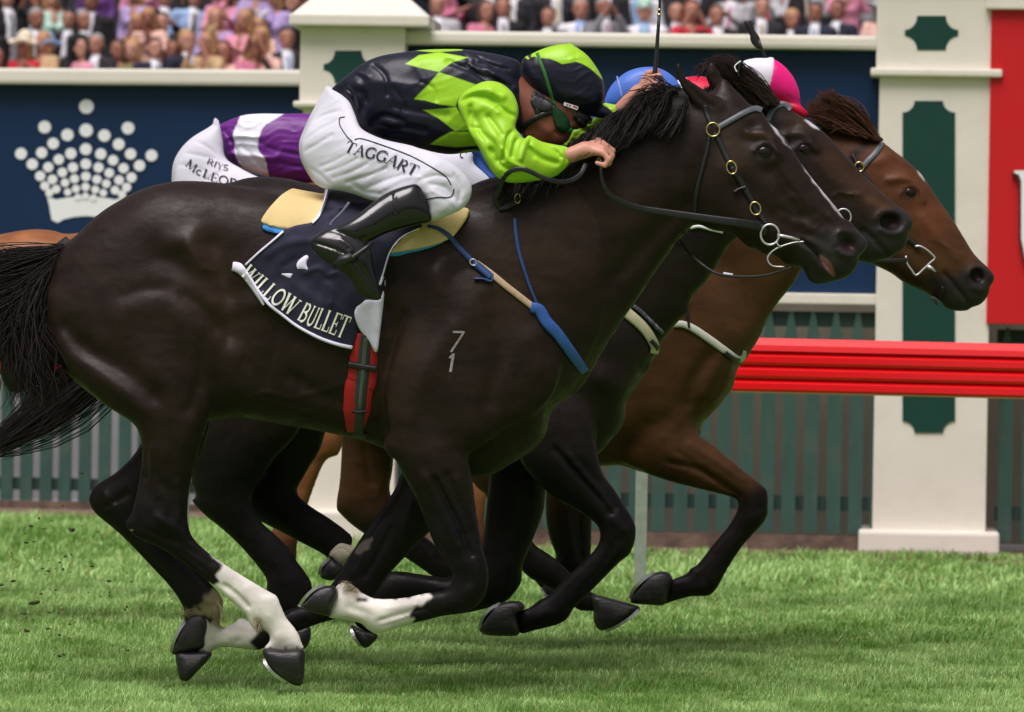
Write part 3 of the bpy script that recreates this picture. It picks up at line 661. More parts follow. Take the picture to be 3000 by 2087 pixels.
def person_proto(kind, arms):
    """local coordinates, feet at the origin, facing -Y; returns dict of (verts, faces)"""
    fem = kind == 'dress'; k = 0.93 if fem else 1.0; hv = 0.016
    def B(lo=(-0.42, -0.5, -0.03), hi=(0.42, 0.35, 1.9)): b = Body(0, lo, hi, hv); return b
    hz = 1.62 * k; sh = (0.165 if fem else 0.195); out = {}
    P = {}
    if arms == 'down': P['el'] = (sh + 0.05, 0.02, 1.13 * k); P['wr'] = (sh + 0.02, -0.08, 0.88 * k)
    elif arms == 'clap': P['el'] = (sh + 0.06, -0.08, 1.14 * k); P['wr'] = (0.05, -0.33, 1.26 * k)
    elif arms == 'face': P['el'] = (sh + 0.07, -0.14, 1.24 * k); P['wr'] = (0.09, -0.2, 1.52 * k)
    else: P['el'] = (sh + 0.12, -0.02, 1.56 * k); P['wr'] = (sh + 0.05, -0.1, 1.86 * k)
    b = B()
    b.cap3([(0, 0, hz + 0.03, 0.088), (0, -0.022, hz - 0.055, 0.066)], 0.02); b.cap3([(0, -0.095, hz - 0.005, 0.012), (0, -0.108, hz - 0.028, 0.017)], 0.012)
    b.cap3([(0, 0.01, hz - 0.08, 0.05), (0, 0.02, hz - 0.2, 0.056)], 0.02)
    for s_ in (-1, 1):
        b.cap3([(s_ * 0.086, 0.01, hz + 0.0, 0.016), (s_ * 0.082, 0.005, hz - 0.03, 0.012)], 0.006)
        b.cap3([(0, 0.01, 1.40 * k, 0.07), (s_ * sh, 0.01, 1.38 * k, 0.05), (s_ * P['el'][0], P['el'][1], P['el'][2], 0.038), (s_ * P['wr'][0], P['wr'][1], P['wr'][2], 0.027)], 0.02)
        w_ = np.array((s_ * P['wr'][0], P['wr'][1], P['wr'][2])); e_ = np.array((s_ * P['el'][0], P['el'][1], P['el'][2])); d = (w_ - e_) / np.linalg.norm(w_ - e_)
        pe = w_ + d * 0.08; b.cap3([(*w_, 0.026), (*pe, 0.028)], 0.01); sd = np.array([0.0, 0.03, 0.0]) if abs(d[1]) < 0.8 else np.array([0, 0, 0.03])
        for q in (-1, -0.33, 0.33, 1): b.cap3([(*(pe + sd * q * 0.8), 0.011), (*(pe + sd * q + d * (0.075 - 0.01 * abs(q))), 0.009)], 0.004)
        b.cap3([(*(w_ + d * 0.02), 0.013), (*(w_ + d * 0.06 + np.array([-s_ * 0.04, -0.02, 0.01])), 0.01)], 0.006)
        b.cap3([(s_ * 0.085, 0, 0.92 * k, 0.075), (s_ * 0.09, -0.01, 0.5 * k, 0.052), (s_ * 0.09, 0.02, 0.1, 0.036)], 0.02); b.cap3([(s_ * 0.09, 0.02, 0.05, 0.036), (s_ * 0.1, -0.12, 0.03, 0.03)], 0.01)
    b.cap3([(0, 0.01, 1.32 * k, 0.10), (0, 0.01, 1.0 * k, 0.10)], 0.03)
    out['body'] = b.surf()
    g = B(); sleeve_end = 0.9 if kind == 'suit' else 0.35
    for s_ in (-1, 1):
        S0 = np.array((s_ * sh, 0.01, 1.38 * k)); e_ = np.array((s_ * P['el'][0], P['el'][1], P['el'][2])); w_ = np.array((s_ * P['wr'][0], P['wr'][1], P['wr'][2]))
        if kind == 'suit': g.cap3([(0, 0.015, 1.40 * k, 0.085), (*S0, 0.072), (*e_, 0.056), (*(e_ + (w_ - e_) * 0.88), 0.042)], 0.02)
        else: g.cap3([(0, 0.015, 1.37 * k, 0.085), (*S0, 0.062), (*e_, 0.047), (*(e_ + (w_ - e_) * 0.55), 0.04)], 0.02)
        g.cap3([(s_ * 0.085, 0.01, 1.28 * k, 0.105), (s_ * 0.06, 0.01, 1.08 * k, 0.095), (s_ * 0.085, 0.0, 0.86 * k, 0.11)], 0.04)
    if kind == 'dress':
        g.cap3([(0, 0, 0.9 * k, 0.15), (0, 0, 0.5, 0.21)], 0.05)
        for s_ in (-1, 1): g.cap3([(s_ * 0.06, -0.08, 1.24 * k, 0.055), (s_ * 0.06, -0.07, 1.2 * k, 0.05)], 0.03)
        g.cap3([(0, -0.13, 1.50 * k, 0.06), (0, -0.11, 1.42 * k, 0.03)], 0.01, sub=True)
    else:
        g.cap3([(0, -0.15, 1.44 * k, 0.055), (0, -0.165, 1.18 * k, 0.035)], 0.01, sub=True)
    out['garment'] = g.surf()
    if kind == 'suit':
        s2 = B(); s2.cap3([(0, -0.01, 1.40 * k, 0.085), (0, -0.035, 1.15 * k, 0.085)], 0.02); s2.cap3([(0, 0.0, 1.43 * k, 0.066), (0, 0.0, 1.46 * k, 0.062)], 0.01); out['shirt'] = s2.surf()
        t = B(); t.cap3([(0, -0.095, 1.41 * k, 0.02), (0, -0.118, 1.36 * k, 0.016), (0, -0.124, 1.16 * k, 0.028)], 0.004); out['tie'] = t.surf()
        tr = B()
        for s_ in (-1, 1): tr.cap3([(s_ * 0.08, 0, 0.92 * k, 0.1), (s_ * 0.095, -0.01, 0.5 * k, 0.08), (s_ * 0.095, 0.02, 0.09, 0.07)], 0.03)
        out['trousers'] = tr.surf()
    h_ = B()
    if fem: h_.cap3([(0, 0.03, hz + 0.05, 0.098), (0, 0.05, hz - 0.05, 0.085), (0, 0.055, hz - 0.15, 0.05)], 0.02); h_.cap3([(-0.075, 0.02, hz - 0.0, 0.03), (-0.08, 0.02, hz - 0.12, 0.03)], 0.02); h_.cap3([(0.075, 0.02, hz - 0.0, 0.03), (0.08, 0.02, hz - 0.12, 0.03)], 0.02)
    else: h_.cap3([(0, 0.02, hz + 0.052, 0.091), (0, 0.045, hz - 0.01, 0.075)], 0.02)
    h_.ell(0, 0, 0, (0.001, 0.001, 0.001)); q = Body(0, (-0.42, -0.5, -0.03), (0.42, 0.35, 1.9), hv)
    q.cap3([(0, -0.105, hz - 0.015, 0.062), (0, -0.12, hz - 0.12, 0.066)], 0.0); h_.F = np.maximum(h_.F, -q.F); out['hair'] = h_.surf()
    return out, hz
def hat_geo(style, hz):
    b = Body(0, (-0.3, -0.3, hz - 0.1), (0.3, 0.3, hz + 0.35), 0.014)
    if style == 'brim':
        b.cap3([(0, 0.02, hz + 0.06, 0.098), (0, 0.02, hz + 0.12, 0.09)], 0.02); X = b.ax[0][:, None, None]; Yv = b.ax[1][None, :, None]; Zc = b.ax[2][None, None, :]
        r = np.sqrt(X ** 2 + (Yv - 0.01) ** 2); f = np.maximum(r - 0.19, np.abs(Zc - (hz + 0.062 - 0.02 * np.cos(3 * np.arctan2(Yv, X)))) - 0.013); b.F = sminf(b.F, f.astype(np.float32), 0.02)
    elif style == 'fascinator':
        b.cap3([(0.05, 0.0, hz + 0.12, 0.04), (0.02, 0.02, hz + 0.14, 0.045)], 0.02)
        for i in range(7):
            a = i * 0.9; b.cap3([(0.05, 0, hz + 0.13, 0.02), (0.05 + 0.09 * math.cos(a), 0.06 * math.sin(a), hz + 0.2 + 0.03 * math.sin(2 * a), 0.012)], 0.01)
    else:
        b.cap3([(0, 0.02, hz + 0.055, 0.1), (0, 0.0, hz + 0.09, 0.095)], 0.02); b.cap3([(0, -0.09, hz + 0.06, 0.03), (0, -0.14, hz + 0.045, 0.02)], 0.02)
    return b.surf()
def crowd():
    protos = {}
    for kind in ('suit', 'dress'):
        for arms in ('down', 'clap', 'face', 'up'):
            parts, hz = person_proto(kind, arms)
            me = {}
            for nm, (v, f) in parts.items():
                o = mk(nm, v, f, SK[0], local=True); me[nm] = o.data; bpy.data.objects.remove(o)
            protos[kind, arms] = (me, hz)
    hats = {}
    for kind in ('suit', 'dress'):
        for st in ('brim', 'fascinator', 'cap'):
            v, f = hat_geo(st, protos[kind, 'down'][1]); o = mk('hat', v, f, SK[0], local=True); hats[kind, st] = o.data; bpy.data.objects.remove(o)
    eyes = {}
    for kind in ('suit', 'dress'):
        hz = protos[kind, 'down'][1]; eyes[kind] = []
        for s_ in (-1, 1):
            m = MB(); m.tube([(s_ * 0.032, -0.072, hz + 0.008), (s_ * 0.032, -0.086, hz + 0.008)], 0.011, 8)
            o = m.build('eye', EYE_D, local=True); eyes[kind].append(o.data); bpy.data.objects.remove(o)
    def put(me, nm, par, m_):
        o = bpy.data.objects.new(nm, me); COL.objects.link(o)
        if par is not None: o.parent = par
        o.material_slots[0].link = 'OBJECT'; o.material_slots[0].material = m_; return o
    ORD = "first second third fourth fifth sixth seventh eighth ninth tenth eleventh twelfth thirteenth fourteenth fifteenth sixteenth seventeenth eighteenth nineteenth twentieth".split()
    rows = [(140, 0), (62, 1), (-16, 2), (-94, 3)]
    MOVE = True
    RN = ["front", "second", "third", "fourth", "fifth", "rear"]
    r = np.random.default_rng(21)
    # front-row and other people read off the photograph: (px, kind, garment, tie/hat colour, hair, hat, arms)
    SPEC = {0: [(-160, 'suit', 'charcoal', 'lilac', 'dark', None, 'down'), (-70, 'dress', 'rose', None, 'fair', None, 'clap'), (8, 'dress', 'brown', None, 'dark', None, 'down'), (66, 'dress', 'red', 'cream', 'fair', 'brim', 'down'), (118, 'dress', 'sand', None, 'fair', None, 'clap'), (166, 'suit', 'black', 'skyblue', 'dark', 'brim', 'down'),
                (226, 'dress', 'pink', None, 'dark', None, 'down'), (297, 'suit', 'charcoal', 'white', 'grey', None, 'clap'), (352, 'dress', 'olive', None, 'brown', None, 'down'), (400, 'dress', 'peach', None, 'fair', None, 'clap'), (440, 'suit', 'navy', 'charcoal', 'brown', None, 'down'), (492, 'suit', 'charcoal', 'lilac', 'brown', None, 'clap'),
                (556, 'suit', 'navy', 'skyblue', 'fair', None, 'down'), (612, 'dress', 'sand', 'sand', 'fair', 'fascinator', 'face'), (672, 'dress', 'peach', None, 'auburn', None, 'clap'), (730, 'dress', 'rose', None, 'fair', None, 'clap'), (788, 'dress', 'peach', None, 'fair', None, 'face'), (850, 'suit', 'charcoal', 'skyblue', 'dark', None, 'down')],
            1: [(-200, 'suit', 'grey', 'pink', 'grey', None, 'down'), (-110, 'dress', 'mint', None, 'fair', None, 'clap'), (-30, 'suit', 'black', 'red', 'dark', None, 'down'), (38, 'dress', 'rose', 'pink', 'brown', 'fascinator', 'clap'), (100, 'suit', 'grey', 'lilac', 'grey', None, 'down'), (190, 'suit', 'black', 'white', 'dark', None, 'down'),
                (258, 'suit', 'charcoal', 'white', 'grey', None, 'down'), (342, 'dress', 'olive', 'black', 'brown', 'brim', 'down'), (412, 'dress', 'sand', None, 'fair', None, 'face'), (455, 'dress', 'peach', None, 'fair', None, 'clap'), (528, 'suit', 'black', 'grey', 'dark', None, 'down'), (582, 'dress', 'lilac', 'black', 'dark', 'brim', 'down'),
                (640, 'dress', 'lilac', 'pink', 'fair', 'fascinator', 'clap'), (700, 'dress', 'pink', None, 'fair', None, 'clap'), (768, 'dress', 'peach', 'white', 'fair', 'fascinator', 'clap'), (836, 'suit', 'charcoal', 'skyblue', 'dark', None, 'down')],
            2: [(46, 'suit', 'black', 'grey', 'dark', None, 'down'), (100, 'suit', 'charcoal', 'skyblue', 'grey', None, 'face'), (158, 'dress', 'mint', None, 'fair', None, 'down'), (262, 'suit', 'black', 'white', 'grey', None, 'down'), (392, 'dress', 'lilac', 'white', 'fair', 'fascinator', 'down'), (458, 'suit', 'black', 'pink', 'dark', None, 'clap'),
                (534, 'suit', 'skyblue', None, 'brown', None, 'down'), (640, 'dress', 'pink', None, 'brown', None, 'clap'), (722, 'dress', 'lilac', 'olive', 'brown', 'brim', 'clap'), (800, 'dress', 'lilac', None, 'fair', None, 'down'), (866, 'suit', 'black', 'pink', 'dark', None, 'down'), (1300, 'suit', 'silver', 'white', 'grey', None, 'down'),
                (1404, 'dress', 'rose', None, 'brown', None, 'clap'), (1480, 'suit', 'black', 'grey', 'dark', None, 'down'), (1600, 'suit', 'charcoal', 'sand', 'brown', None, 'clap'), (1702, 'suit', 'white', 'white', 'grey', None, 'down'), (1790, 'suit', 'grey', 'pink', 'grey', None, 'face'), (1900, 'suit', 'white', 'mint', 'grey', 'cap', 'down'), (1975, 'suit', 'navy', 'grey', 'dark', None, 'down'),
                (2032, 'dress', 'red', 'peach', 'auburn', None, 'face'), (2120, 'suit', 'black', 'cream', 'brown', None, 'down'), (2215, 'suit', 'charcoal', 'sand', 'dark', None, 'down'), (2313, 'suit', 'black', 'grey', 'fair', None, 'down'), (2388, 'suit', 'navy', 'skyblue', 'dark', None, 'down'), (2450, 'suit', 'navy', 'red', 'brown', None, 'down'), (2548, 'dress', 'peach', 'silver', 'grey', 'brim', 'down')]}
    SPEC[1] = SPEC[1] + [q for q in SPEC[2] if q[0] > 1200]; SPEC[2] = [q for q in SPEC[2] if q[0] < 1200]
    used = {}
    for (yh, ri) in rows:
        L = list(SPEC.get(ri, []))
        if ri == 1: L = [q for i_, q in enumerate(L) if q[0] > 1200 or i_ % 4 != 3]
        if ri >= 2:
            xs = [q[0] for q in L]; x = -260.0
            while x < 3260:
                if all(abs(x - q) > 62 for q in xs) and True:
                    fem = r.random() < (0.62 if x < 1000 else 0.3); g = r.choice(['pink', 'rose', 'lilac', 'mint', 'cream', 'white', 'black', 'brown', 'purple', 'navy', 'black', 'silver']) if fem else r.choice(['charcoal', 'black', 'navy', 'grey', 'charcoal', 'silver', 'white'])
                    L.append((x, 'dress' if fem else 'suit', g, r.choice(['pink', 'lilac', 'skyblue', 'red', 'cream', 'black']), r.choice(['dark', 'brown', 'fair', 'grey']) if not fem else r.choice(['dark', 'brown', 'fair', 'auburn']), (r.choice(['brim', 'fascinator']) if r.random() < 0.4 else None) if fem else (r.choice(['cap', 'brim']) if r.random() < 0.12 else None), r.choice(['down', 'down', 'clap', 'face'] + (['up'] if r.random() < 0.2 else []))))
                x += r.uniform(104, 150)
        L.sort(key=lambda q: q[0]); cntL = {}
        for (x, kind, g, acc, hr, hat, arms) in L:
            Yp = 42 + 0.8 * ri; yh_ = yh + (-26 if x > 1200 else 0); jit = r.normal(0, 13)
            me, hz = protos[kind, arms]; q = W1(x + r.uniform(-3, 3), yh_ + jit, Yp + r.uniform(-0.1, 0.1))
            acc = None if acc is None else str(acc); g = str(g); hr = str(hr)
            body = put(me['body'], 'person', None, SK[int(r.choice([0, 0, 1, 1, 2, 2, 3], p=[.2, .2, .15, .15, .14, .14, .02]))])
            base = 4.40 - hz + 0.29 * 0 ; s_ = r.uniform(.92, 1.06); body.location = (q[0], q[1], q[2] - hz * s_); body.rotation_euler = (r.normal(0, .03), r.normal(0, .05), r.normal(-.1, .55)); body.scale = (s_, s_, s_)
            if kind == 'suit':
                put(me['garment'], 'jacket', body, GM[g]); put(me['shirt'], 'shirt', body, GM['white'] if g != 'white' else GM['skyblue']); put(me['tie'], 'tie', body, GM[acc or 'charcoal']); put(me['trousers'], 'trousers', body, GM['charcoal'])
            else: put(me['garment'], 'dress', body, GM[g])
            put(me['hair'], 'hair', body, HR[hr]); [put(e_, 'eye', body, EYE_D) for e_ in eyes[kind]]
            if hat: put(hats[kind, str(hat)], 'hat', body, GM[acc or 'black'])
            gw = ("man in a %s jacket%s" % (g, (" and %s tie" % acc) if acc else "")) if kind == 'suit' else "woman in a %s dress" % g
            aw = {'down': '', 'clap': ', clapping', 'face': ', hand raised to face', 'up': ', arm up'}[arms]
            hw = {'brim': ' and %s brimmed hat' % (acc or 'black'), 'fascinator': ' and %s fascinator' % (acc or 'black'), 'cap': ' and flat cap'}[hat] if hat else ''
            side = "above the crown board" if x < 860 else ("above the cream pillar" if x < 1200 else ("above the plain navy board" if x < 2570 else "above the red sign end"))
            key = (gw, ri, side); cntL[key] = cntL.get(key, 0) + 1
            lab = "%s%s, %s row %s" % (gw, hw, RN[ri], side)
            if cntL[key] > 1: lab += ", %s such from the left" % ORD[cntL[key] - 1]
            words = lab.split()
            if len(words) > 16: lab = " ".join(lab.replace(" brimmed hat", " hat").replace(" and flat cap", "").replace(" such from the left", " such").split()[:16])
            tag(body, lab, "person", "spectators on the terraces")
    # terraces they stand on
    m = MB()
    q0 = W1(1500, 140, 42.0); z0 = q0[2] - 1.56
    for i in range(7):
        zt_ = z0 + 0.325 * i; m.box((0, 42.0 + 0.8 * i + (0 if i < 6 else 2), zt_ / 2), (30, 0.8 if i < 6 else 4, zt_))
    tag(m.build("terrace", DARKC, loc=(0, 42, 0)), "stepped dark grandstand terrace carrying the crowd", "grandstand")
    m = MB(); m.box((0, 50.0, 6), (34, 0.3, 12)); tag(m.build("stand_wall", DARKC, loc=(0, 50, 0)), "dark back wall of the grandstand behind the crowd", "wall")
crowd()
# ================================================================== THE NEAR HORSE
COAT = mat("horse_coat", attr=True, rough=0.42, rvar=0.15, dirt=(0.055, 0.034, 0.026), dirt_scale=24, dirt_amt=0.16, var=0.28, vscale=7, bump=0.35, bscale=260, bdist=0.0012, spec=0.16, sheen=0.0, bump2=(0.35, 34, 0.004), stretch=(1, 1, 2.2))
HOOFM = mat("hoof_horn", lin(30, 28, 31), 0.45, var=0.3, vscale=30, bump=0.5, bscale=40, bdist=0.003, stretch=(1, 1, 4), dirt=lin(110, 100, 80), dirt_scale=25, dirt_amt=0.25)
SHOE = mat("horseshoe_alloy", lin(190, 192, 190), 0.35, 0.8, var=0.15, vscale=60)
EYEM = mat("horse_eye", (0.006, 0.004, 0.003), 0.12, spec=0.35)
HAIRM = mat("horse_hair_black", attr=True, rough=0.5, spec=0.25)
DARKHOLE = mat("nostril_inside", lin(58, 18, 20), 0.6, var=0.3, vscale=30)
def hoof(name, poly, rim, Y, hw, parent, mat_=None, shoe=True):
    """solid hoof from its outline: a bevelled thick block; rim: polyline of the ground edge with the shoe"""
    P = spl(Z(poly) if isinstance(poly, str) else poly, True, 4); c = P.mean(0); n = len(P); V = []
    for (t, sc) in ((-1, 0.72), (-0.82, 0.88), (-0.45, 0.98), (0, 1.0), (0.45, 0.98), (0.82, 0.88), (1, 0.72)):
        V.append(W(c + (P - c) * sc, Y + t * hw))
    k = len(V); V = np.concatenate(V); Fc = [(i * n + j, i * n + (j + 1) % n, (i + 1) * n + (j + 1) % n, (i + 1) * n + j) for i in range(k - 1) for j in range(n)]
    Fc += [tuple(range(n)), tuple((k - 1) * n + j for j in range(n))[::-1]]
    mb = MB(); mb.add(V, Fc); o = mb.build(name, mat_ or HOOFM, parent, smooth=True)
    if shoe and rim is not None:
        L = spl(Z(rim) if isinstance(rim, str) else rim, False, 4); m = len(L); out = L - c; out /= np.linalg.norm(out, axis=1, keepdims=True)
        tg = np.gradient(L, axis=0); tg /= np.linalg.norm(tg, axis=1, keepdims=True); nr = np.stack([-tg[:, 1], tg[:, 0]], 1); sg = np.sign((nr * out).sum(1).mean()); nr *= sg
        V = []
        for (dn, dy) in ((-2, -1.0), (7, -1.0), (7, 1.0), (-2, 1.0)):
            tap = np.sin(np.linspace(0.25, math.pi - 0.25, m)) ** 0.5
            V.append(W(L + nr * dn, Y + dy * hw * 0.98 * tap))
        V = np.stack(V, 1).reshape(-1, 3); Fc = [(i * 4 + j, i * 4 + (j + 1) % 4, (i + 1) * 4 + (j + 1) % 4, (i + 1) * 4 + j) for i in range(m - 1) for j in range(4)] + [(0, 1, 2, 3), tuple((m - 1) * 4 + j for j in (3, 2, 1, 0))]
        mb = MB(); mb.add(V, Fc); mb.build("horseshoe", SHOE, o)
    return o
def eye_on(px, py, rx, ry, rot, Yd, parent, r=0.021):
    q = W1(px, py, Yd); bm = bmesh.new(); bmesh.ops.create_uvsphere(bm, u_segments=24, v_segments=16, radius=1.0)
    c, s_ = math.cos(rot), math.sin(rot); V = np.array([v.co[:] for v in bm.verts]) * np.array([rx / 915, r * 0.42, ry / 915])
    bm.verts.index_update(); Fc = [tuple(v.index for v in f.verts) for f in bm.faces]; bm.free()
    V = np.stack([V[:, 0] * c + V[:, 2] * s_, V[:, 1], -V[:, 0] * s_ + V[:, 2] * c], 1) + q
    return mk("eye", V, Fc, EYEM, parent)
def eye_in(horse, VF, px, py, rx, ry, rot, proud=0.0035, th=0.012):
    """sets the eyeball just proud of the skin at that spot, on both sides"""
    dr = Drape([VF]); Ys = dr.depth(np.array([(px, py)]))[0]; Yc = horse.location[1]
    for yy in (Ys + th - proud, 2 * Yc - (Ys + th - proud)): eye_on(px, py, rx, ry, rot, yy, horse, th / 0.42)
def amp(rel, k): return [(a, w_, v * k) for a, w_, v in rel]
def mkhorse(name, b, loc, label, group, colf):
    V, Fq = b.surf(); V = relax(V, Fq, 2, 0.5); px = WtoP(V); C = colf(px, V)
    o = mk(name, V, Fq, COAT, loc=loc, colors=C); tag(o, label, "horse", group); return o, V, Fq
# ---- near horse
b = Body(0.0, (-1.75, -0.42, 0.0), (1.30, 0.42, 2.15), 0.0058)
HG = "racehorses galloping abreast on the turf"
# trunk
b.layer("P168,745 P188,715 P219,694 P263,650 P307,615 P351,588 P395,564 P438,547 P482,537 P526,531 P592,532 P658,538 P745,551 P824,566 P960,590 P1100,596 P1240,585 P1380,560 P1480,532 P1600,500 P1700,560 P1760,680 P1775,820 P1760,950 P1720,1050 P1675,1140 P1620,1200 P1606,1240 P1601,1268 P1580,1300 P1552,1326 P1496,1360 P1433,1394 P1350,1398 P1250,1370 P1150,1325 P1060,1290 P930,1262 P800,1240 P700,1225 P560,1240 P420,1240 P328,1197 P266,1154 P209,1106 P176,1063 P147,1016 P131,968 P126,906 P133,845 P150,785", 0.58, 0, 0.03, cap=0.275, pw=0.92,
        relief=amp([("E1430,520 1460,650 1500,760 1540,880 1560,1000 1550,1080", 44, -0.024), ("E1330,480 1370,640 1410,760 1450,900", 44, 0.012), ("E1370,230", 34, 0.005), ("E1000,300 1200,420 1330,520", 60, 0.006), ("E1250,850 1330,930 1400,1000 1450,1090", 26, -0.012), ("S340,480 370,600 420,720", 40, 0.012), ("S390,760 480,860 620,950 760,1050 900,1160", 36, 0.02), ("S420,690 520,800 660,880 800,960", 34, -0.022), ("S700,560 800,700 900,760 1000,800", 26, 0.007),
                ("E1600,930 1750,880 1850,900", 30, 0.008), ("P700,1130 P850,1180 P1000,1200", 40, 0.008), ("P1560,1000 P1600,1120 P1560,1220", 40, 0.015), ("F1500,620 1440,800 1400,1000 1330,1200", 40, 0.008), ("P1130,900 P1150,1050 P1120,1250", 26, -0.012), ("P1280,800 P1330,900 P1350,1000", 30, 0.008), ("E1150,500 1250,490 1330,540 1400,640", 34, 0.010), ("E1100,560 1200,620 1260,760", 46, -0.010), ("E860,850 1000,800 1150,800 1280,850 1400,930 1480,1040", 20, -0.012), ("E900,930 1100,900 1250,960 1380,1080", 46, 0.010), ("E1600,560 1560,700 1600,860", 40, -0.006), ("F1080,700 1120,900 1180,1100 1180,1300", 30, -0.008), ("P900,640 P1000,800 P1020,1000", 60, 0.006), ("P860,1100 P960,1160 P1050,1200", 20, -0.006), ("P780,1180 P900,1215", 14, 0.006), ("P1060,700 P1200,760 P1300,900", 40, 0.006), ("P700,1190 P780,1150 P860,1165 P960,1140 P1030,1120", 7, .003), ("P1230,1010 P1270,1100 P1250,1200 P1290,1280", 6, .003), ("P1400,820 P1440,900 P1420,1000 P1460,1100", 6, .0025), ("P560,720 P600,780 P640,800", 7, .0025), ("P760,880 P745,1000 P700,1120", 12, -.0022), ("P830,900 P815,1020 P770,1150", 12, -.0022), ("P900,1080 P870,1180", 10, -.002), ("F1230,960 1200,1080 1160,1250", 12, -.008)], 1.2))
# neck
b.layer("P1400,560 P1480,530 P1560,495 P1640,450 P1720,400 P1800,350 P1880,300 P1960,268 P2030,262 P2110,330 P2140,440 P2110,560 P2060,620 P2022,668 P1987,704 P1956,746 P1912,808 P1864,882 P1807,957 P1763,1014 P1724,1076 P1690,1120 P1640,1120 P1560,1040 P1440,940 P1360,800 P1340,660", 0.36, 0, 0.09, cap=0.155,
        relief=[("P1960,640 P1850,760 P1700,900 P1600,980", 30, -0.012), ("P1900,560 P1780,700 P1640,860", 60, 0.008), ("P1500,600 P1600,560 P1750,470 P1900,380", 50, -0.006), ("P2040,330 P2060,480 P2020,600", 24, -0.010), ("M300,640 250,800 180,1000 120,1200", 30, 0.006)])
# head
b.layer("P1992,320 M280,380 400,300 500,170 560,190 620,260 700,340 760,405 820,430 885,480 960,590 1080,690 1160,815 1220,910 1300,1030 1400,1160 1500,1280 1600,1400 1660,1490 N1450,780 1530,820 1590,895 1650,955 1700,1005 1722,1065 1695,1140 1645,1185 1615,1260 1590,1340 1530,1415 1450,1465 1370,1488 1300,1508 1200,1528 1120,1530 1050,1485 1012,1405 975,1345 880,1325 790,1310 720,1240 640,1190 560,1195 450,1130 370,1110 300,1060 240,1000 P2130,682 P2080,672 P2030,640 P1990,580 P1968,500 P1965,420", 0.47, 0, 0.035, cap=0.112, n=4,
        relief=[("M1020,960 1180,1180 1330,1370 N1150,760", 14, 0.006), ("M960,1060 1100,1230 N760,560 950,760", 22, -0.009), ("M760,700 880,690 960,730 1010,800 1040,900", 14, 0.014), ("M800,870 850,810 920,790 990,835 1030,890", 6, 0.007), ("M850,960 930,985 1000,950", 7, 0.002), ("M760,740 800,650", 22, -0.012), ("M1000,1080 1080,1200 1180,1300 1240,1420 N900,700", 4, .0035), ("M900,1100 960,1240 1080,1340", 4, .003), ("N1180,830 1100,900 1000,930", 4, .003),
                ("M540,1050 480,1250 600,1480 N400,900 600,960", 40, 0.008), ("M700,1180 850,1400 N700,800 900,950", 26, -0.008), ("N960,1050 1060,1110 1130,1180 1180,1260 1260,1340 1340,1430", 7, -0.016), ("N1000,1040 1100,1060 1250,1150", 10, 0.005), ("N900,1090 1050,1130 1150,1250 1250,1380", 22, 0.010),
                ("N1340,1080 1360,960 1480,930 1620,960 1700,1050 1660,1150 1560,1210 1440,1200 1360,1140", 9, 0.011), ("N1400,880 1300,760", 16, 0.007), ("N1270,850 1100,700", 10, -0.005), ("N1200,960 1050,900 900,820", 12, 0.006), ("N960,880 850,760 700,680", 9, -0.005)])
for yo in (-0.062, 0.062): b.ell(*Z("N1530,1075")[0], yo, (0.036, 0.032, 0.024), 0.006, rot=-0.25, sub=True)
# ears
b.layer("M80,5 110,40 135,110 190,175 300,245 400,310 500,380 545,450 500,500 420,500 350,480 250,420 150,300 90,195 64,80", 0.42, -0.045, 0.012, ymap=[(1983, 185, -0.062), (2090, 320, -0.05)], relief=[("M120,120 220,260 330,380 420,440", 9, -0.008)])
b.layer("M350,150 358,60 400,5 440,30 470,90 510,160 560,200 640,280 600,340 480,330 400,250", 0.42, 0.05, 0.012)
# near fore: shoulder, forearm, knee, cannon, fetlock
b.layer("P1160,1290 P1130,1180 P1150,1050 P1220,900 P1340,800 P1460,800 P1560,900 P1625,1020 P1635,1110 P1590,1190 P1480,1260 P1390,1320 P1300,1350 P1220,1340", 0.26, -0.185, 0.022, relief=[("P1200,1230 P1240,1100 P1330,960", 30, 0.008), ("P1440,880 P1470,1000 P1430,1180", 24, -0.008), ("P1530,980 P1580,1080", 40, 0.008)], ymap=[(1160, 1290, -.20), (1150, 1100, -.20), (1340, 850, -.19), (1560, 950, -.15), (1600, 1150, -.16), (1300, 1300, -.19)])
b.layer("P1130,1280 P1135,1330 O170,850 225,960 330,1150 430,1400 P1275,1600 P1307,1646 J1875,850 1885,900 1850,965 1780,990 1690,1002 1600,1025 1500,1038 1400,1040 1340,1030 1290,1005 1240,970 1200,945 1150,930 1100,960 1065,1050 1050,1120 1055,1165 1150,1180 1210,1190 1270,1205 1315,1245 1372,1272 1450,1258 1600,1208 1700,1185 1800,1158 1980,1122 2080,1052 2118,960 2122,840 2085,700 O890,1585 862,1400 832,1200 812,1020 790,900 770,780 740,640 P1330,1200 P1220,1180", 0.50, -0.15, 0.022, n=4,
        relief=[("O500,1000 600,1200 700,1400 760,1560 800,1640", 9, -0.014), ("O600,960 680,1150 760,1330 840,1540", 9, -0.010), ("O420,1000 520,1200 620,1400 700,1560", 16, 0.008), ("O700,1000 760,1200 820,1400", 14, 0.006), ("O300,1080 430,1300 560,1560", 12, 0.005), ("J1990,800 2040,900 2010,990", 20, 0.006), ("J1700,1100 1500,1150 1400,1180", 6, -0.007), ("J1640,1070 1450,1100", 7, 0.004), ("J1330,1130 1300,1060", 16, 0.006), ("J1290,1040 1260,1045", 8, -0.008), ("J1340,1140 1200,1090", 12, -0.006), ("J1600,1170 1400,1230", 5, -0.004), ("O330,1200 500,1540", 6, -0.006), ("J1900,720 1880,800", 10, -0.005), ("J2090,760 2060,830", 12, 0.004)],
        ymap=[(1250, 1300, -.18), (1330, 1600, -.16), (1400, 1720, -.15), (1150, 1800, -.13), (1000, 1780, -.13)])
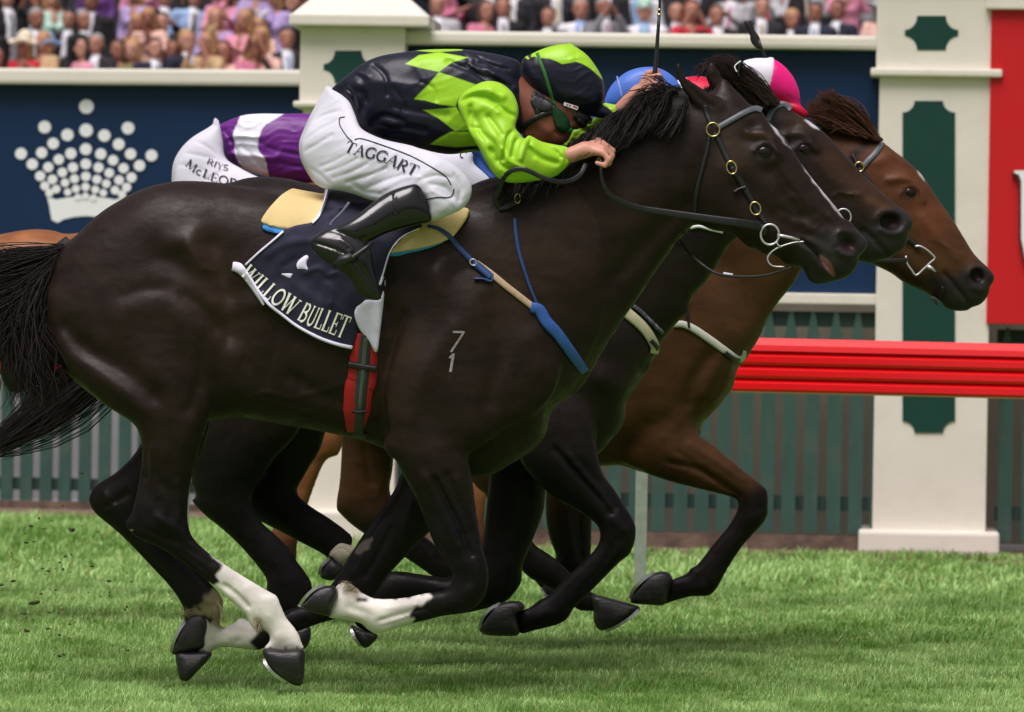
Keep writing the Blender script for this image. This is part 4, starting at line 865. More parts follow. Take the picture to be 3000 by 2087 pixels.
# far fore
b.layer("P1250,1300 P1180,1380 P1158,1431 P1112,1500 P1066,1563 P1020,1635 P975,1706 P940,1745 P905,1768 P876,1776 P850,1784 P820,1800 P790,1818 P750,1822 R1040,830 1000,805 940,815 890,862 820,898 740,905 680,890 620,900 580,960 560,1060 570,1140 700,1132 800,1128 900,1132 1020,1150 1120,1160 1200,1150 1290,1105 1450,1035 1600,960 1720,912 P940,1826 P1010,1806 P1060,1785 P1102,1740 P1149,1673 P1254,1563 P1330,1480 P1370,1400", 0.50, 0.13, 0.022, n=4,
        relief=[("J1400,500 1300,700 1220,850", 14, 0.008), ("J1480,560 1400,720 1300,880", 9, -.008), ("J1600,420 1560,560", 14, .007), ("R1290,1050 1500,950 1700,830", 7, -0.006), ("R900,1090 950,1050", 10, -0.006)])
# near hind
b.layer("P300,800 P450,760 P580,800 P640,880 P658,960 P659,1004 P645,1061 P629,1114 P623,1200 P616,1215 P597,1275 P575,1345 P558,1416 P552,1465 P550,1521 P557,1559 P578,1591 P627,1633 P660,1655 P713,1689 P779,1729 P810,1747 P822,1774 P839,1810 P871,1852 P884,1884 P887,1905 P829,1910 P772,1903 P789,1879 P785,1858 P765,1846 P747,1846 P734,1834 P723,1810 P713,1798 P674,1761 P624,1716 P560,1668 P480,1612 P410,1580 P377,1556 P368,1530 P386,1500 P405,1420 P417,1345 P414,1290 P390,1240 P300,1180 P200,1080 P170,1000 P170,900 P220,820", 0.34, -0.13, 0.03, cap=0.15, n=4, 
        relief=[("Q280,600 280,800 330,1000", 12, 0.007), ("Q230,640 225,850", 9, -0.010), ("P480,1340 P500,1450 P480,1540", 30, 0.006), ("Q320,1180 500,1300 760,1480", 12, 0.007), ("P440,1555 P520,1590 P620,1650", 9, -0.005), ("E1250,850 1350,930 1430,1050", 26, -0.012), ("S420,690 520,800 660,880 800,960 950,1100", 36, -0.020), ("S390,760 480,860 620,950 760,1050 900,1160", 30, 0.012),
                ("R800,440 950,560 1060,680", 6, -0.010), ("R720,470 860,600 1000,730", 6, 0.006), ("R1250,600 1300,760", 20, 0.005), ("R1160,860 1200,920", 14, -0.012), ("R1400,1000 1300,1040", 18, 0.005), ("R300,60 500,200 640,330", 6, -.005), ("R200,120 420,320 620,470", 6, -.004), ("Q380,900 430,1050 420,1180", 9, -.006), ("Q500,900 520,1080 500,1200", 9, .006), ("P600,1000 P590,1100 P560,1200", 16, -.007), ("P560,1240 P520,1400", 26, 0.008)],
        ymap=[(300, 900, -.11), (400, 900, -.13), (600, 900, -.17), (500, 1200, -.16), (480, 1500, -.13), (800, 1800, -.12)])
# far hind
b.layer("P440,1180 P412,1300 P351,1375 P285,1419 P264,1446 P262,1475 P281,1506 P329,1546 P377,1590 P438,1655 P495,1716 P526,1760 P540,1790 P538,1812 P560,1850 P540,1900 P530,1925 P600,1925 P622,1905 P632,1870 P642,1829 P650,1795 P654,1768 P650,1750 P634,1728 P600,1690 P540,1620 P480,1560 P470,1480 P540,1400 P600,1300 P600,1200", 0.42, 0.12, 0.025, n=4, relief=[("I720,640 800,600 860,560", 9, -0.008), ("I900,900 1050,1050 1180,1200", 9, -0.009), ("I980,900 1140,1060", 7, .006), ("I700,560 760,640", 9, .006), ("R560,600 650,620", 9, .006)])
SOCK = np.array(lin(224, 219, 212)); SOCKD = lin(150, 135, 105)
def h1col(p, V):
    C = np.tile(np.array([0.0175, 0.0106, 0.0082]), (len(p), 1))
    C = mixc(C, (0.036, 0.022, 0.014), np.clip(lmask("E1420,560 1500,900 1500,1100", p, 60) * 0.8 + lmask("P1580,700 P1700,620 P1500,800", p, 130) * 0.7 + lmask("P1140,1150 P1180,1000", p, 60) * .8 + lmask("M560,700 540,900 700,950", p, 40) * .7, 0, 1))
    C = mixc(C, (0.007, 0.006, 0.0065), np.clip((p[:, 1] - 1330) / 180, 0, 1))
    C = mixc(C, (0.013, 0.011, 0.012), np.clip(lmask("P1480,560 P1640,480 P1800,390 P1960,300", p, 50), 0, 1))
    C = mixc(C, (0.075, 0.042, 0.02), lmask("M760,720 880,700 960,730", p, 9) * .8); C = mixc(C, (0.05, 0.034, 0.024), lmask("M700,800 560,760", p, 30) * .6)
    C = mixc(C, (0.012, 0.009, 0.009), lmask("M900,880", p, 36) * .97)
    mz = pmask("N1250,900 1450,900 1750,980 1760,1180 1600,1500 1100,1560 960,1350 900,1100 1050,1020", p, 22); C = mixc(C, (0.03, 0.026, 0.027), mz * .9)
    C = mixc(C, (0.006, 0.004, 0.004), lmask("N1530,1075", p, 24)); C = mixc(C, (0.05, 0.008, 0.008), lmask("N1510,1090", p, 12) * .7)
    near = V[:, 1] < 0.03; C = mixc(C, (0.34, 0.15, 0.15), pmask("N1170,1200 1230,1225 1300,1300 1345,1400 1335,1440 1280,1395 1215,1305", p, 3) * near)
    C = mixc(C, (0.004, 0.003, 0.003), lmask("N980,1050 1060,1110 1130,1180 1165,1215", p, 4.5) * .9)
    top = np.clip((0.045 - np.abs(V[:, 1])) / 0.012, 0, 1)
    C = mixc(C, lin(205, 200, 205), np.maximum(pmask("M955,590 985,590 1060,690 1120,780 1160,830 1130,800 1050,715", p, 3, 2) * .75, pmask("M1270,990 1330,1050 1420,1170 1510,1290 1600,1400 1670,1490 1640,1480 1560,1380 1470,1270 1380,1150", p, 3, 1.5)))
    C = mixc(C, (0.07, 0.06, 0.06), lmask("F1200,820 1270,950 1420,920", p, 40) * 0)
    # white freeze brand
    # socks
    legN = V[:, 1] < -0.02; legF = V[:, 1] > 0.02
    C = mixc(C, SOCK, pmask("R655,90 720,170 760,230 700,320 720,400 650,450 640,560 1100,1000 1200,1200 1720,1200 1720,1000 1450,500 1000,300", p, 4, 3, 1) * legN)
    C = mixc(C, lin(175, 160, 135), lmask("R1140,840 1200,930", p, 14) * legN * .9); C = mixc(C, (.03, .025, .025), np.maximum.reduce([lmask("R%d,1130 %d,1150" % (x, x), p, 4) for x in (1300, 1470, 1600)]) * legN * .8)
    C = mixc(C, SOCK, pmask("J1000,920 1130,930 1240,960 1340,1020 1500,1035 1700,1000 1745,1035 1640,1090 1600,1150 1620,1190 1450,1290 1040,1200", p, 4, 4, 2) * legN)
    C = mixc(C, lin(150, 135, 110), lmask("J1180,960 1230,1010", p, 16) * legN * .7)
    C = mixc(C, (.02, .018, .018), lmask("J1100,980 1060,1080 1050,1150", p, 9) * legN * .8); C = mixc(C, (.01, .009, .009), lmask("J1255,1045 1300,1045", p, 8) * legN)
    fa = pmask("R540,860 700,860 820,880 920,790 1060,800 1150,960 1080,1060 1100,1180 540,1180", p, 5, 4, 3) * legF; C = mixc(C, SOCK * .8, fa)
    fb = pmask("R540,600 660,500 800,540 800,900 660,900 640,780 340,800 330,740 420,700 520,690", p, 6, 6, 4) * legF; C = mixc(C, np.array(lin(135, 125, 95)), fb * .85)
    C = mixc(C, lin(96, 88, 82), pmask("J1240,700 1290,650 1340,620 1330,680 1300,725 1250,735", p, 3, 3, 5) * legF)
    return C
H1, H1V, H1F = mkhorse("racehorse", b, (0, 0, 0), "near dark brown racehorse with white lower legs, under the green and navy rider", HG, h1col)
H1F_field = b
hoof("hoof", "J862,1092 898,1040 958,982 1040,950 1100,955 1120,1010 1085,1070 1060,1150 1000,1142 900,1115", "J862,1092 898,1038 958,980 1030,948", -0.13, 0.056, H1)
hoof("hoof", "R200,1190 230,1060 300,920 360,830 430,760 540,745 600,800 610,900 580,1020 560,1140 400,1190 270,1215", "R205,1180 235,1060 300,930 370,830", 0.13, 0.056, H1)
hoof("hoof", "R1225,1148 1450,1160 1665,1158 1682,1300 1676,1450 1655,1540 1600,1558 1500,1520 1350,1425 1262,1322 1232,1245", "R1232,1250 1270,1330 1360,1430 1500,1525", -0.12, 0.056, H1)
hoof("hoof", "R250,1190 400,1180 640,1180 606,1272 500,1385 400,1490 340,1505 290,1480 262,1350", None, 0.12, 0.052, H1, shoe=False)
eye_in(H1, (H1V, H1F), *Z("M905,880")[0], 27, 21, 0.2, 0.0045)

# ================================================================== THE OTHER HORSES
LEG = 0.50
def simplecol(base, leg, y0, tint=None, tc=(0.05, 0.03, 0.02)):
    def f(p, V):
        C = np.tile(np.array(base), (len(p), 1))
        if tint: C = mixc(C, tc, np.clip(sum(lmask(l, p, w_) * a for (l, w_, a) in tint), 0, 1))
        return mixc(C, leg, np.clip((p[:, 1] - y0) / 120, 0, 1))
    return f
# ---- second horse
Y2 = 1.15
b = Body(Y2, (-1.5, Y2 - 0.4, 0.1), (1.5, Y2 + 0.4, 2.2), 0.0072)
b.layer("P480,640 P540,580 P600,552 P675,535 P723,522 P767,518 P811,520 P855,526 P900,537 P1000,552 P1150,570 P1300,575 P1420,570 P1520,565 P1640,560 P1720,620 P1800,760 P1860,900 P1900,1030 P1881,1090 P1868,1125 P1836,1180 P1833,1218 P1819,1257 P1791,1288 P1756,1327 P1700,1362 P1600,1382 P1500,1370 P1400,1330 P1250,1290 P1100,1250 P950,1230 P800,1215 P700,1180 P600,1130 P520,1060 P460,980 P430,900 P430,780", 0.58, 0, 0.03, cap=0.27, relief=[("O2080,260 1900,160", 40, 0.02), ("O1450,450 1500,620 1700,760", 30, 0.01), ("P1740,900 P1700,1050 P1640,1200", 30, -0.01)])
b.layer("P1560,600 P1640,560 P1720,500 P1850,400 P1980,310 P2100,250 P2180,300 P2200,450 P2190,620 P2160,690 P2131,728 P2105,772 P2070,824 P2030,870 P2017,916 P1987,943 P1938,1000 P1934,1017 P1903,1044 P1870,1080 P1760,1050 P1600,900", 0.36, 0, 0.07, cap=0.15)
b.layer("P2110,260 P2190,250 M1000,390 1100,432 1160,465 1250,520 1340,570 1480,680 1600,800 1720,930 1850,1080 1980,1200 2100,1310 2200,1390 P2653,618 P2672,642 P2673,665 P2663,682 P2660,704 P2649,728 P2627,744 P2609,756 P2592,760 P2577,764 P2552,773 P2530,768 P2500,765 P2450,750 P2390,725 P2330,700 P2280,690 P2230,690 P2170,690 P2120,640 P2080,560 P2070,460 P2080,340", 0.47, 0, 0.03, cap=0.11, n=4,
        relief=[("M1100,720 1230,690 1330,740 1400,830", 14, 0.013), ("M1180,860 1240,790 1320,790 1390,860", 6, 0.007), ("M1420,960 1560,1150 1800,1300", 16, 0.005), ("H1280,330 1320,280 1400,268 1470,280 1500,330 1480,400 1400,430 1310,400", 8, 0.009), ("H1190,400 1260,450 1330,530 1370,570", 7, -0.012), ("M1550,1300 1600,1260 1700,1275 1830,1270", 4, 0.006), ("M1150,760 1180,640", 20, -0.01)])
for yo in (-0.05, 0.05): b.ell(*Z("H1395,345")[0], yo, (0.042, 0.03, 0.028), 0.006, sub=True)
b.layer("M350,150 358,60 400,5 440,30 470,90 510,160 560,240 520,330 420,300", 0.4, -0.05, 0.01)
b.layer("P1540,1200 P1620,1110 P1720,1180 P1750,1330 P1766,1387 P1801,1436 P1837,1492 P1861,1536 P1862,1575 P1857,1598 P1844,1625 P1817,1647 P1773,1691 P1721,1744 P1681,1783 P1664,1812 P1633,1831 P1563,1849 P1524,1858 P1512,1820 P1510,1792 P1546,1783 P1581,1757 P1607,1744 P1659,1691 P1716,1638 P1752,1595 P1757,1560 P1743,1533 P1695,1498 P1633,1463 P1570,1410 P1520,1330", LEG, -0.14, 0.02, n=4, relief=[("O1500,760 1700,980 1900,1200 1960,1290", 9, -0.012), ("O1700,850 1900,1080 2000,1250", 8, -0.010), ("O1600,800 1800,1040 1950,1230", 10, 0.006), ("K1160,860 1040,1060 900,1220", 6, -.006), ("K1230,880 1100,1080", 6, .005), ("K700,1350 620,1380", 14, .006), ("K1150,740 1200,800", 14, .006)])
b.layer("P1440,1300 P1433,1397 P1426,1471 P1419,1545 P1410,1600 P1380,1650 P1320,1690 P1250,1685 P1153,1673 P1110,1700 P1080,1740 P1050,1780 P1040,1830 P1095,1855 P1130,1800 P1153,1770 P1250,1765 P1300,1801 P1388,1792 P1475,1766 P1506,1739 P1528,1704 P1532,1656 P1559,1587 P1591,1502 P1600,1420 P1600,1300", LEG, 0.13, 0.02, n=4)
b.layer("P480,1050 P515,1200 P548,1330 P560,1410 P575,1455 P562,1468 P600,1510 P650,1550 P708,1605 P776,1689 P781,1726 P790,1790 P830,1830 P862,1858 P868,1880 P892,1878 P900,1840 P905,1790 P912,1747 P912,1705 P863,1634 P840,1600 P800,1560 P760,1520 P740,1450 P800,1350 P880,1250 P880,1100 P760,1000", 0.44, -0.12, 0.03, n=4)
b.layer("P700,1050 P760,1350 P700,1420 P665,1470 P700,1505 P753,1524 P869,1584 P957,1633 P945,1660 P970,1690 P1005,1675 P1025,1620 P1030,1575 P1016,1556 P960,1515 P904,1479 P870,1440 P900,1380 P950,1280 P950,1100", 0.44, 0.12, 0.03, n=4)
def h2col(p, V):
    C = simplecol((0.0150, 0.0102, 0.009), (0.007, 0.006, 0.0065), 1250, [("M1500,900 1750,1150 2050,1350", 44, .8), ("M1200,600 1300,560", 30, .5)], (0.050, 0.025, 0.013))(p, V)
    C = mixc(C, (0.09, 0.045, 0.02), lmask("M1900,1320 2050,1370 2130,1400", p, 12) * .6); C = mixc(C, (0.010, 0.008, 0.008), lmask("M1290,860", p, 34) * .9)
    C = mixc(C, (0.028, 0.025, 0.026), pmask("H1180,420 1280,350 1400,250 1540,290 1520,500 1400,600 1220,630 1150,560", p, 14)); C = mixc(C, (0.006, 0.004, 0.004), lmask("H1395,345", p, 26)); C = mixc(C, (0.05, 0.008, 0.008), lmask("H1400,355", p, 11) * .7)
    return mixc(C, lin(205, 205, 212), pmask("M1295,565 1330,570 1400,620 1430,655 1370,625", p, 3, 1))
H2, H2V, H2F = mkhorse("racehorse", b, (0, Y2, 0), "very dark horse in the middle, one leg booted, its head between the other two heads", HG, h2col)
hoof("hoof", "K238,1475 245,1430 300,1350 370,1300 450,1280 520,1288 540,1330 490,1370 505,1500 400,1515 280,1507", "K240,1470 262,1400 310,1340 380,1302", Y2 - .14, .055, H2)
hoof("hoof", "J1205,1212 1290,1250 1385,1280 1345,1340 1300,1366 1265,1345 1230,1290", "J1210,1225 1235,1300 1275,1350", Y2 + .13, .055, H2)
hoof("hoof", "R1980,140 1905,195 1855,300 1870,360 1960,385 2025,370 2090,280 2120,240 2050,180", "R1855,320 1880,225 1970,140", Y2 + .12, .052, H2)
hoof("hoof", "P858,1850 P905,1835 P910,1870 P895,1900 P870,1898", None, Y2 - .12, .05, H2, shoe=False)
eye_in(H2, (H2V, H2F), *Z("M1285,850")[0], 27, 21, 0.25, 0.0045)
bb = Body(Y2, (-0.75, Y2 - .05, 0.2), (-0.3, Y2 + 0.25, 0.8), 0.004)
bb.layer("R1925,95 1990,0 2060,-60 2130,-40 2240,20 2260,60 2180,160 2105,240 2040,195 1985,135", 0.85, 0.11, 0.004, relief=[("R1925,120 2010,50 2110,20 2200,110", 3, -0.006), ("R1980,60 2080,10", 3, 0.003)])
v, f = bb.surf(); o = mk("fetlock_boot", v, f, mat("boot_leather_cream", lin(196, 184, 168), 0.7, var=0.15, vscale=30, dirt=lin(120, 105, 85), dirt_scale=25, dirt_amt=0.5), loc=(-0.5, Y2 + .12, 0.5)); tag(o, "worn cream fetlock boot strapped on the middle horse's hind leg", "horse boot")
# ---- third horse (bay)
Y3 = 2.3
b = Body(Y3, (-1.1, Y3 - 0.4, 0.15), (2.0, Y3 + 0.4, 2.1), 0.0075)
b.layer("P900,700 P960,650 P1050,625 P1150,625 P1300,635 P1500,650 P1700,640 P1850,610 P1980,650 P2080,760 P2190,900 P2215,975 P2195,1015 P2179,1044 P2158,1083 P2149,1131 P2122,1171 P2100,1197 P2058,1244 P2045,1290 P1958,1395 P1883,1384 P1817,1364 P1752,1366 P1650,1345 P1500,1300 P1300,1260 P1150,1230 P1000,1180 P920,1080 P880,960 P870,820", 0.58, 0, 0.03, cap=0.27, relief=[("G1300,1250 1200,1400 1160,1550", 24, -0.014), ("K1560,80 1500,180 1400,260", 24, 0.012), ("G1380,1250 1300,1500", 24, 0.01), ("K1350,120 1200,260", 30, -0.010), ("G1450,1300 1420,1450 1350,1560", 20, 0.010)])
b.layer("P1850,640 P1950,590 P2100,500 P2250,430 P2380,385 P2440,375 P2500,440 P2500,560 P2440,690 P2385,755 P2350,789 P2324,833 P2280,886 P2245,938 P2210,982 P2150,1050 P2000,1000 P1900,850", 0.36, 0, 0.07, cap=0.15)
b.layer("P2420,385 P2487,394 P2551,412 P2592,422 P2617,441 P2658,472 P2693,504 P2712,528 P2747,581 P2789,640 P2824,697 P2855,746 P2886,776 P2908,798 P2914,818 P2901,842 P2895,866 P2874,892 P2846,902 P2833,911 P2802,912 P2772,904 P2755,884 P2741,877 P2701,852 P2649,829 P2614,803 P2570,781 P2526,763 P2470,750 P2420,735 P2390,690 P2375,620 P2375,500 P2385,430", 0.47, 0, 0.03, cap=0.11, n=4,
        relief=[("P2600,530 P2650,525 P2690,555 P2700,590", 12, 0.012), ("P2632,572 P2650,550 P2680,552 P2700,578", 5, 0.006), ("P2700,640 P2760,720 P2800,760", 14, 0.006), ("H1640,460 1700,480 1800,540 1880,570", 4, 0.005), ("H1740,690 1800,760 1870,840 1905,905", 7, -0.012), ("H1900,700 1920,660 1990,650 2060,690 2070,740 2000,800 1930,780", 8, 0.009), ("P2560,620 P2620,700 P2680,740", 16, -0.007), ("P2560,480 P2600,460", 16, 0.006)])
for yo in (-0.05, 0.05): b.ell(*Z("H1975,705")[0], yo, (0.030, 0.03, 0.026), 0.005, rot=-0.5, sub=True)
b.layer("P2000,1180 P2041,1268 P2080,1296 P2133,1340 P2190,1388 P2225,1415 P2247,1437 P2250,1472 P2247,1516 P2225,1546 P2177,1599 P2133,1665 P2102,1722 P2076,1746 P2028,1748 P1980,1760 P1940,1770 P1955,1715 P1972,1697 P2010,1682 P2023,1665 P2045,1652 P2089,1595 P2133,1542 P2158,1498 P2159,1467 P2133,1454 P2045,1432 P1958,1410 P1883,1380 P1830,1340 P1880,1200", LEG, -0.10, 0.02, n=4, relief=[("K1500,350 1700,400 1900,520 1980,580", 9, -0.012), ("K1650,230 1850,360 2000,470", 12, 0.007), ("K1560,280 1750,420 1900,540", 10, -0.006), ("K2060,760 1940,960 1820,1100", 6, -.006), ("K2100,700 2110,760", 12, .005), ("K1740,1180 1640,1210", 10, .006)])
b.layer("P1640,1280 P1605,1400 P1598,1480 P1605,1560 P1629,1634 P1600,1640 P1570,1650 P1560,1690 P1600,1735 P1640,1735 P1650,1705 P1680,1690 P1720,1690 P1730,1640 P1733,1560 P1735,1480 P1740,1400 P1740,1300", LEG, 0.12, 0.02, n=4, relief=[("K900,650 910,850 920,1000", 8, -0.012), ("K820,700 850,900", 10, 0.006)])
b.layer("P1330,1100 P1320,1300 P1390,1420 P1425,1455 P1455,1540 P1533,1678 P1616,1726 P1686,1783 P1737,1803 P1770,1790 P1797,1757 P1730,1733 P1629,1638 P1559,1586 P1540,1500 P1560,1400 P1560,1200", 0.44, -0.12, 0.03, n=4)
b.layer("P980,1150 P1000,1270 P996,1400 P985,1482 P1000,1510 P1060,1560 P1184,1633 P1267,1690 P1340,1745 P1400,1720 P1330,1640 P1245,1572 P1180,1520 P1143,1444 P1150,1380 P1160,1300 P1200,1200", 0.44, 0.12, 0.03, n=4, relief=[("Q2050,600 2100,900", 10, -0.008), ("Q2180,900 2150,1000", 9, 0.006)])
def h3col(p, V):
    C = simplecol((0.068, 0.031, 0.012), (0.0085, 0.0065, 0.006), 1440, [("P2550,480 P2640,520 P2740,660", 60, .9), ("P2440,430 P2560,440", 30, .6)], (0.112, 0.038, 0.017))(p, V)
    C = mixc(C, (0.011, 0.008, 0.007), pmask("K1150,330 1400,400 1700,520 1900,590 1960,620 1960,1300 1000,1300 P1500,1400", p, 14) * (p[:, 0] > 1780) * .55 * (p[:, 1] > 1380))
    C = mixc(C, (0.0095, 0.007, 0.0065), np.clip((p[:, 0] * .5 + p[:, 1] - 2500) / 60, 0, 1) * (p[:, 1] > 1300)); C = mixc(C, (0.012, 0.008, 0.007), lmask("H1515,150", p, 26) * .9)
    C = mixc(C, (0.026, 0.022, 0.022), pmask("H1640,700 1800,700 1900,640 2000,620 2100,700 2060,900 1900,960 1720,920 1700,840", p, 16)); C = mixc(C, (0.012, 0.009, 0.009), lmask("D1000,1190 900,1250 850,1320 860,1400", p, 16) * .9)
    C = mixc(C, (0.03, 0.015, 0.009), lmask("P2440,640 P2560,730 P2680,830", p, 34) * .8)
    C = mixc(C, (0.006, 0.004, 0.004), lmask("H1975,705", p, 18)); C = mixc(C, (0.05, 0.01, 0.01), lmask("H1970,715", p, 8) * .7); return mixc(C, lin(200, 195, 190), pmask("D1390,1430 1420,1450 1450,1510 1420,1480", p, 3))
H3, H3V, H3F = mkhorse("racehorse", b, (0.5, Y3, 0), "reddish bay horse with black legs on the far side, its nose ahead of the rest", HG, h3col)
hoof("hoof", "K1248,1278 1262,1228 1330,1150 1410,1092 1490,1085 1530,1130 1512,1200 1480,1302 1380,1306 1270,1297", "K1252,1265 1275,1205 1335,1143 1410,1090", Y3 - .10, .055, H3)
hoof("hoof", "K985,1240 1130,1266 1290,1312 1308,1326 1260,1378 1160,1440 1070,1478 1025,1462 1002,1410 1000,1350", "K1306,1326 1250,1382 1160,1442 1080,1478", Y3 - .12, .055, H3)
hoof("hoof", "P1590,1715 P1640,1700 P1655,1730 P1640,1752 P1600,1750", "P1590,1725 P1610,1752 P1640,1754", Y3 + .12, .05, H3)
eye_in(H3, (H3V, H3F), *Z("H1515,152")[0], 24, 18, 0.3, 0.0045)
# ---- fourth horse (chestnut), mostly hidden
Y4 = 3.4
b = Body(Y4, (-2.9, Y4 - 0.36, 0.2), (1.0, Y4 + 0.36, 2.0), 0.011)
b.layer("P-250,790 P-200,740 P-100,705 P0,687 P60,676 P109,672 P157,676 P214,685 P400,650 P600,610 P800,565 P880,538 P940,528 P1000,540 P1100,620 P1250,800 P1300,1000 P1280,1150 P1200,1250 P1000,1280 P700,1220 P400,1130 P150,1060 P-50,1040 P-200,980 P-300,900", 0.55, 0, 0.03, cap=0.27)
b.layer("P1000,560 P1100,590 P1250,620 P1400,700 P1480,800 P1450,950 P1350,1000 P1200,1000", 0.4, 0, 0.06, cap=0.13); b.layer("P1400,690 P1460,740 P1560,880 P1620,960 P1600,1010 P1540,1020 P1440,960 P1360,860 P1360,740", 0.45, 0, 0.03)
b.layer("P820,1150 P860,1280 P850,1400 P800,1540 P775,1640 P770,1760 P830,1770 P868,1640 P872,1590 P904,1475 P953,1352 P995,1328 P1010,1200", 0.45, -0.1, 0.03)
b.layer("P1120,1150 P1180,1300 P1280,1380 P1360,1460 P1380,1560 P1385,1640 P1425,1640 P1421,1540 P1424,1470 P1433,1432 P1410,1402 P1385,1380 P1300,1250 P1280,1120", 0.45, -0.1, 0.03)
b.layer("P-250,1000 P-200,1200 P-240,1400 P-200,1440 P-100,1600 P-60,1640 P-20,1620 P-80,1520 P-120,1420 P-60,1250 P0,1100", 0.45, -0.1, 0.03); b.layer("P-150,1000 P-300,1250 P-420,1400 P-400,1440 P-330,1640 P-290,1640 P-340,1440 P-200,1300 P-60,1100", 0.45, 0.1, 0.03)
H4, H4V, H4F = mkhorse("racehorse", b, (-1, Y4, 0), "orange chestnut horse farthest away, only its rump showing at the left edge", HG, simplecol((0.27, 0.105, 0.042), (0.05, 0.022, 0.012), 1480, [("P870,1300 P860,1500", 50, .5)], (0.09, 0.045, 0.015)))
# ================================================================== MANES AND TAILS
def flow(rootp, yo, ends, n0, Yc, jit=6, ejit=14, seg=7, bow=0.0, yj=0.02, curl=0.0, rng=RNG):
    """locks from a root polyline to an end polyline (pixels)"""
    n = int(n0 * 2.2)
    Rp = spl(Z(rootp), False, 8); Ep = spl(Z(ends), False, 8)
    t = rng.random(n); def_ = lambda P, t: np.stack([np.interp(t * (len(P) - 1), np.arange(len(P)), P[:, i]) for i in (0, 1)], 1)
    te = np.clip(t + rng.normal(0, 0.07, n), 0, 1); a = def_(Rp, t) + rng.normal(0, jit, (n, 2)); e = def_(Ep, te) + rng.normal(0, ejit, (n, 2))
    y0 = Yc + yo + rng.normal(0, yj, n); y1 = y0 + rng.normal(0, yj * 1.5, n); out = np.zeros((n, seg, 3)); d = e - a; L = np.linalg.norm(d, axis=1, keepdims=True); nr = np.stack([-d[:, 1], d[:, 0]], 1) / L
    bw = bow + rng.normal(0, 0.05, n); ph = rng.uniform(0, 6.28, n)
    for k in range(seg):
        s_ = k / (seg - 1); p = a + d * s_ + nr * L * (bw * math.sin(math.pi * s_) + curl * np.sin(ph + 5 * s_) * s_ * 0.1)[:, None]
        out[:, k] = W(p, y0 + (y1 - y0) * s_)
    return out
def hcols(n, a, b_, rng=RNG): t = rng.random(n)[:, None]; return np.array(a)[None] * (1 - t) + np.array(b_)[None] * t
BK, BK2 = (0.006, 0.005, 0.006), (0.038, 0.026, 0.026)
c1 = np.concatenate([flow("P190,722 P178,750 P165,790", 0.0, "P-60,790 P-90,920 P-80,1060", 320, 0, 6, 30, bow=-0.05, yj=0.03), flow("P185,735 P165,780", 0, "P60,900 P60,1020 P20,1120", 280, 0, 6, 30, bow=0.10, curl=.8, yj=0.03), flow("P175,745 P160,800", 0, "P160,1020 P160,1110 P90,1200", 420, 0, 8, 30, bow=0.14, curl=1.2, yj=0.03),
                     flow("P190,722 P180,740", 0, "P-40,740 P-60,800", 160, 0, 4, 14, bow=-0.06, yj=0.02)])
o = strands("tail", c1, 0.0019, HAIRM, H1, cols=hcols(len(c1), BK, BK2))
m = MB(); m.tube(W(spl(Z("P215,715 P165,770 P110,860 P75,960 P60,1050 P40,1150"), False, 4), np.full(21, 0.03)), np.interp(np.linspace(0, 1, 21), [0, .2, .45, .7, .9, 1], [0.035, 0.045, 0.062, 0.072, 0.055, 0.015]), 12); tl_core = m.build("tail_dock", mat("tail_core", (0.008, 0.007, 0.007), 0.7), H1, smooth=True)
c2 = np.concatenate([flow("P430,900 P440,1000", 0.05, "P-60,1310 P-60,1350", 200, Y2, 7, 8, bow=-0.04), flow("P430,980 P420,1020", 0.05, "P60,1260 P-40,1330", 90, Y2, 7, 10, bow=0.03), flow("P420,1050 P400,1080", 0.05, "P180,1240 P60,1290", 70, Y2, 10, 12, bow=0.10)])
strands("tail", c2, 0.0020, HAIRM, H2, cols=hcols(len(c2), BK, BK2))
c4 = flow("P-260,800 P-260,860", 0, "P-420,1100 P-460,1000", 150, Y4, 8, 30); strands("tail", c4, 0.006, HAIRM, H4, cols=hcols(len(c4), (0.05, 0.02, 0.01), (0.12, 0.05, 0.02)))
c5 = flow("P880,760 P880,820", 0, "P640,1000 P660,1100", 150, Y3, 8, 30); strands("tail", c5, 0.006, HAIRM, H3, cols=hcols(len(c5), BK, BK2))
# near mane: a thick black fringe lying along the crest and lifting off near the poll
c = np.concatenate([flow("P1965,262 P1900,292 P1840,322 P1780,356 P1720,392", -0.06, "P1900,370 P1820,420 P1750,455 P1690,485 P1640,530", 700, 0, 5, 12, bow=-0.06, yj=0.03),
                    flow("P1720,392 P1640,445 P1560,490 P1480,526", -0.06, "P1640,545 P1560,590 P1500,610 P1430,620", 520, 0, 5, 9, bow=-0.06, yj=0.03),
                    flow("P2000,262 P1960,268 P1900,295", -0.02, "P1850,345 P1845,325 P1875,290", 80, 0, 6, 14, bow=0.12, curl=.6, yj=0.04), flow("P1990,268 P1940,280", 0.0, "P1905,310 P1880,265 P1930,225", 18, 0, 8, 18, bow=0.2, curl=1.2, yj=0.04),
                    flow("P2010,300 P1990,330 P1970,360", -0.09, "P1965,400 P1940,395 P1905,380", 130, 0, 6, 10, bow=-0.04, yj=0.015), flow("P1960,270 P1880,300 P1820,330", -0.05, "P1870,350 P1800,395 P1750,425", 260, 0, 5, 12, bow=0.08, yj=0.03)])
strands("mane", c, 0.0018, HAIRM, H1, cols=hcols(len(c), BK, (0.020, 0.013, 0.013)))
